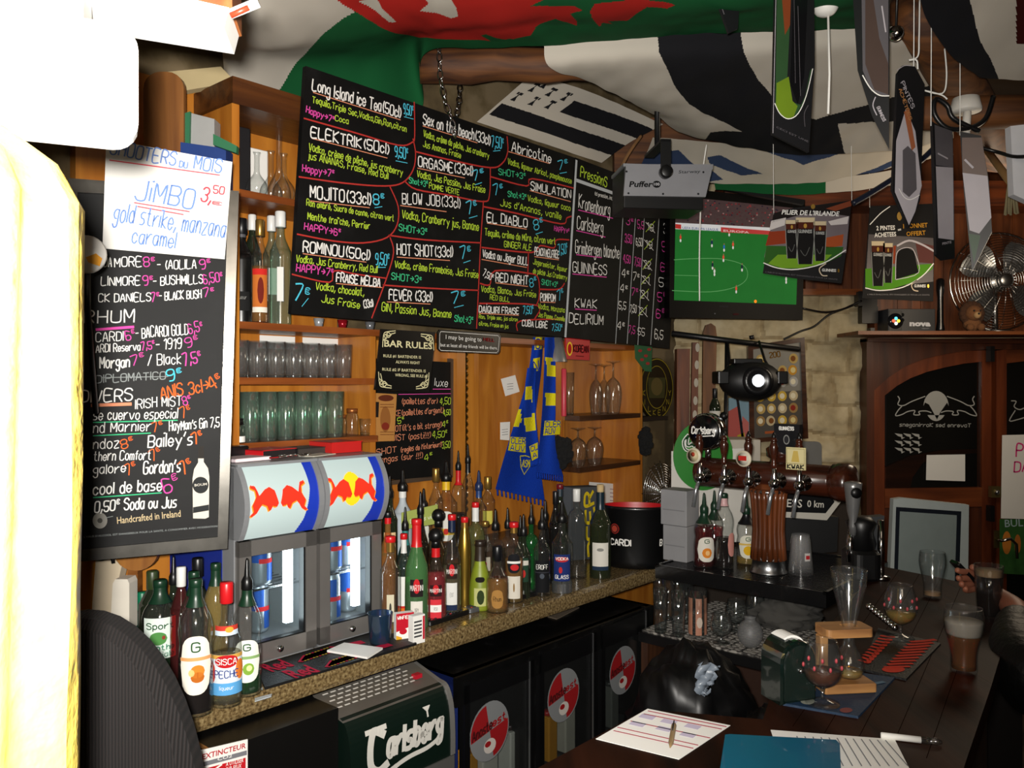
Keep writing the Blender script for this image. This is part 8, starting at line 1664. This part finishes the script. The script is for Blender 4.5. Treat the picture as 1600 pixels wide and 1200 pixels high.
def p2_(cv):
    cv.ppoly([(1357, 366), (1459, 372), (1458, 440), (1352, 452)], mat('4A4446', .4), 1); cv.ppoly([(1352, 420), (1458, 412), (1457, 420), (1430, 440), (1385, 454), (1352, 450)], K('4E8A1E'), 2); cv.ppoly([(1382, 384), (1400, 384), (1398, 412), (1384, 412)], K('8A3A1C'), 2); cv.ppoly([(1430, 378), (1459, 384), (1458, 412), (1436, 410)], K('5A3430'), 2)
    glassb(cv, 1361, 377, 21, 70); glassb(cv, 1380, 380, 15, 62)
    cv.ppoly([(1399, 437), (1400, 400), (1406, 390), (1418, 387), (1428, 393), (1435, 426)], K('0E0E0E'), 4); cv.pstroke([(1399, 437), (1400, 400), (1406, 390), (1418, 387), (1428, 393), (1435, 426), (1399, 437)], 1.1, PALE, 5); cv.pstroke([(1402, 384), (1420, 376), (1440, 382), (1458, 392)], 3, PALE, 4)
    cv.print('2 PINTES', (1369, 360), (1398, 359), 7, PAPER, 6, .02); cv.print('ACHETEES', (1366, 371), (1400, 369), 7, PAPER, 6, .02); cv.print('=', (1403, 362), (1408, 361), 5, PAPER, 6, .02); AUR = K('B8842A'); cv.print('1 BONNET', (1411, 357), (1449, 355), 7, AUR, 6, .02); cv.print('OFFERT', (1416, 369), (1446, 367), 7, AUR, 6, .02); cv.pell(1405, 338, 4, 7, K('9A7A3A'), 6, 10)
    cv.pstroke([(1359, 351), (1375, 334), (1390, 323)], 1.4, PAPER, 6); cv.pstroke([(1352, 450), (1375, 454), (1410, 449), (1440, 432), (1458, 412)], 1.6, PAPER, 6); cv.pstroke([(1432, 438), (1424, 445), (1427, 453), (1434, 455)], 1.6, K('C9B8A0'), 6); cv.print('GUINNESS', (1428, 449), (1446, 449), 4.5, PAPER, 6, .02); cv.pell(1450, 447, 1.6, 3, GOLD, 6, 8); cv.print("L'ABUS D'ALCOOL EST DANGEREUX POUR LA SANTE", (1355, 461), (1452, 462), 2.2, GREY1, 6, 0)
poster_('hanging_poster', 'stout poster with two pints and a hat reading 2 PINTES ACHETEES, above the projector', [(1359, 322), (1461, 318), (1460, 395), (1458, 471), (1347, 466), (1354, 395)], 4.45, 0, p2_)
# projector, plug boxes, fan, plush lion
p = P(1422, 517, 4.74); r = thing('light_projector', 'small dark disco light projector with white lettering on the shelf over the door', 'light projector', (p.x, 4.75, ZSH)); k_ = 4.72/F
MB().box(-37*k_, 37*k_, -.03, .11, 0, 37*k_, mat('2A2B2E', .4), .004).build('body', r); m = MB(); m.box(-36*k_, -16*k_, -.034, -.030, .012, 34*k_, BLACK, .002); m.build('lens_panel', r); MB().lathe([(.045, -.034), (.042, -.04), (.001, -.041)], mat('15161A', .1), 22, (-26*k_, 0, .065), 'y').build('lens', r)
m = MB()
for a, c in ((0, 'E8D040'), (1.6, '60D0E8'), (3.1, 'E86040'), (4.7, 'E8F0F0')): m.ball((-26*k_+.014*math.cos(a), -.042, .065+.014*math.sin(a)), .010, mat(c, .3, emit=1.1, var=0), 10, (1, .3, 1))
m.build('light_spot', r); cv = vplane(r, (p.x, 4.72, ZSH), 0); cv.off = .001; cv.print('nova', (1421, 509), (1454, 509.5), 8, K('D0D0D4'), 1, .06); cv.print('classic', (1440, 514), (1452, 514), 2.4, K('9A9A9E'), 1, .0); cv.pell(1410, 492, 3, 3, K('0C0C0C')); cv.pell(1410, 500, 3, 3, K('0C0C0C')); cv.mb.build('lettering', r)
for a, lb in ((rpx(1341, 455, 1371, 478, 2), 'upper black plug box at the left end of the door shelf'), (rpx(1347, 478, 1372, 505, 2), 'lower black plug box at the left end of the door shelf')): far('wall_plug', lb, 'plug box', a, 4.82, .06, BLACK, 'body', 'plug boxes')
m = MB(); m.box(-.012, .012, -.03, .02, 0, .03, BLACK); m.obj('small_block', 'small black block holding up the plug boxes on the shelf end', 'block', (P(1360, 0, 4.8).x, 4.80, ZSH))
p = P(1472, 515, 4.72); MB().lathe([(.02, 0), (.024, .02), (.018, .06), (.016, .2), (.022, .24), (.022, .30), (.012, .31)], mat('101012', .2, coat=.4), 18).obj('torch', 'upright shiny black torch between the projector and the toy lion', 'torch', (p.x, 4.74, ZSH))
FANC = P(1560, 440, 4.72); r = thing('fan', 'chrome table fan with round wire guard on the shelf over the door', 'fan', (FANC.x, FANC.y, ZSH)); zc = FANC.z-ZSH; R_ = 76/F*4.72; m = MB()
for k in range(17):
    q = R_*(.16+.84*k/16); dy = -.075*(1-(q/R_)**2)**.5; m.tube([(q*math.cos(t*.1963), dy, zc+q*math.sin(t*.1963)) for t in range(32)], .0018, CHROME, 5, True)
for k in range(20):
    a = k*.314; m.tube([(q*R_*math.cos(a), -.075*(1-q*q)**.5, zc+q*R_*math.sin(a)) for q in (.15, .4, .65, .85, .99)], .0016, CHROME, 5)
m.tube([(R_*math.cos(t*.1963), 0, zc+R_*math.sin(t*.1963)) for t in range(32)], .006, CHROME, 6, True); m.build('wire_guard', r)
MB().lathe([(.001, -.09), (.03, -.088), (.042, -.078), (.04, -.06)], STEEL, 24, (0, 0, zc), 'y').build('hub_badge', r)
for k in range(4):
    a0 = .9+k*math.pi/2; rows_ = []
    for i in range(7):
        q = .05+(R_*.86-.05)*i/6; wq = .22+.30*math.sin(i/6*2.6); rows_.append([(q*math.cos(a0+wq*(j/4-.5)*2), -.03+.05*(j/4-.5), zc+q*math.sin(a0+wq*(j/4-.5)*2)) for j in range(5)])
    MB().grid(rows_, mat('9A9C9E', .2, .85)).build('blade', r)
m = MB(); m.lathe([(.05, -.02), (.06, 0), (.055, .07), (.02, .09)], STEEL, 20, (0, 0, zc), 'y'); m.build('motor', r); m = MB(); m.tube([(0, .04, zc-.03), (0, .03, .02)], .016, STEEL); m.lathe([(.09, 0), (.09, .01), (.02, .02)], STEEL, 22, (0, .02, 0)); m.build('stand', r)
LI, MA = mat('6A4426', .95, bump=.5, scale=90), mat('3E2412', .95, bump=.6, scale=90); p = P(1512, 515, 4.68); r = thing('toy_lion', 'small brown plush lion sitting on the shelf in front of the fan', 'plush toy', (p.x, 4.635, ZSH))
m = MB(); m.ball((0, 0, .04), .045, LI, 14, (1.1, .8, .9)); m.ball((-.03, -.035, .022), .022, LI, 10); m.ball((.03, -.035, .022), .022, LI, 10); m.build('body', r)
m = MB()
for k in range(14): a = k*.449; m.ball((.05*math.cos(a), .005, .10+.05*math.sin(a)), .024, MA, 8)
m.build('mane', r); m = MB(); m.ball((0, -.012, .10), .046, LI, 14); m.ball((0, -.05, .088), .02, mat('A08058', .95), 10); m.build('head', r)
m = MB()
for x in (-.017, .017): m.ball((x, -.052, .112), .006, BLACK, 8)
m.ball((0, -.068, .094), .006, BLACK, 8); m.build('face', r)

# ================================================================ near left: gold drape, white speaker, painted shelf; ribbed chair
SATIN = mat((.95, .62, .12), .42, spec=.5, var=.3, scale=22, bump=.8); rows = []; cx, cy = -.563, .70
for i in range(60):
    f = i/59; z = 1.90-f*1.9; rb = .185-.012*max(0, f)+(.0 if f > .03 else -.06*(1-f/.03)**1.5); row = []
    for j in range(72):
        a = 2*math.pi*j/72; q = rb*(1+.05*math.sin(a*9+f*2.5)+.03*math.sin(a*17+f*6+1)+.02*noise.noise(Vector((math.cos(a)*4, math.sin(a)*4, f*9)))); row.append((q*math.cos(a)*1.0, q*math.sin(a)*.8, z))
    rows.append(row+[row[0]])
MB().grid(rows, SATIN).obj('gold_curtain', 'shiny gold satin drape gathered round the post at the left edge', 'curtain', (cx, cy, 0))
WPL = mat('EDEBE6', .45)
q = P(216, 228, .76); sp_ = Matrix.Rotation(.42, 3, 'Z') @ Vector((-.26, .016, 0))
pfw = rrect(.52, .112, .022, 5, 0, .056)
MB().prism(pfw, -.016, .016, WPL, 'y', ch=.008).obj('wall_speaker', 'white rounded speaker box hanging above the gold drape', 'speaker', (q.x+sp_.x, q.y+sp_.y, q.z), .42)
MB().prism([(-1.3, .93), (-.479, .93), (-.505, 1.0), (-1.3, 1.0)], 1.99, 3.36, WPL).struct('trim_5')
q = P(250, 60, 1.02); r = thing('wall_shelf', 'white painted shelf with brown wooden top at the upper left corner', 'shelf', q, .18)
cv = vplane(r, q, .18); pslab(cv, [(110, -36), (110, 4), (145, 9), (350, 43), (358, 12), (262, -10)], .085, WPL); cv.mb.build('board', r); cv.mb = MB()
pslab(cv, [(190, -120), (190, -24), (262, -10), (350, 13), (362, 10), (360, -120)], .085, wood('6A3A1C', '9A5A2C', (20, 4, 20), .5), -.005); cv.mb.build('bracket', r)
a, b = P(360, 22, 1.0), P(404, 4, 1.0); r = thing('felt_pen', 'white felt pen with red band on the end of the painted shelf', 'pen', a, 0); MB().tube([(0, .0, 0), b-a], .006, PAPER, 12).build('barrel', r); m = MB(); m.tube([(.002, -.005, -.004), (b-a)*.7+Vector((0, -.005, -.004))], .0035, mat('C2341E', .4), 8); m.build('clip', r)
p = P(146, 398, 1.55); r = thing('beer_badge', 'round white and orange badge half hidden by the gold drape', 'badge', p, .2); m = MB(); m.lathe([(.034, .004), (.036, 0), (.034, -.004), (.001, -.005)], mat('B0ACA6', .3), 26, (-.012, 0, 0), 'y'); m.build('disc', r)
cv = vplane(r, p, .2); cv.off = .006; cv.ppoly([(134, 402), (150, 396), (160, 404), (156, 416), (138, 410)], K('C98A2A')); cv.mb.build('print', r); MB().tube([(-.012, .006, .0), (-.012, .006, -.1), (-.05, .2, -.3)], .006, BLACK).build('stem', r)
KN = stripes('0C0A0A', '1E1817', 60, 'X', .9); q = P(120, 1240, 1.42); r = thing('bar_chair', 'black ribbed rounded chair back at the lower left beside the gold drape', 'chair', (-.74, 1.44, 0), .15)
pts = []; hw, zt = .205, 1.285
pf = [(hw*math.cos(a)*(1 if True else 1), .86+(zt-.86)*math.sin(a)) for a in [math.pi*k/24 for k in range(25)]]; pf = [(hw*1.02, .62)]+pf+[(-hw*1.02, .62)]
MB().prism(pf, -.06, .045, KN, 'y', ch=.025, smooth=False).build('backrest', r)
MB().prism(rrect(.42, .40, .08, 5, 0, .22), .58, .66, KN, 'z', ch=.02).build('seat', r)
for x in (-.16, .16):
    for y in (.06, .38): MB().tube([(x, y, .58), (x*1.15, y+(-.02 if y < .2 else .02), 0)], .016, DARK, 8).build('leg', r)
MB().tube([(.17, .05, .25), (.17, .4, .25), (-.17, .4, .25), (-.17, .05, .25)], .01, DARK, 8, True).build('footrest', r)
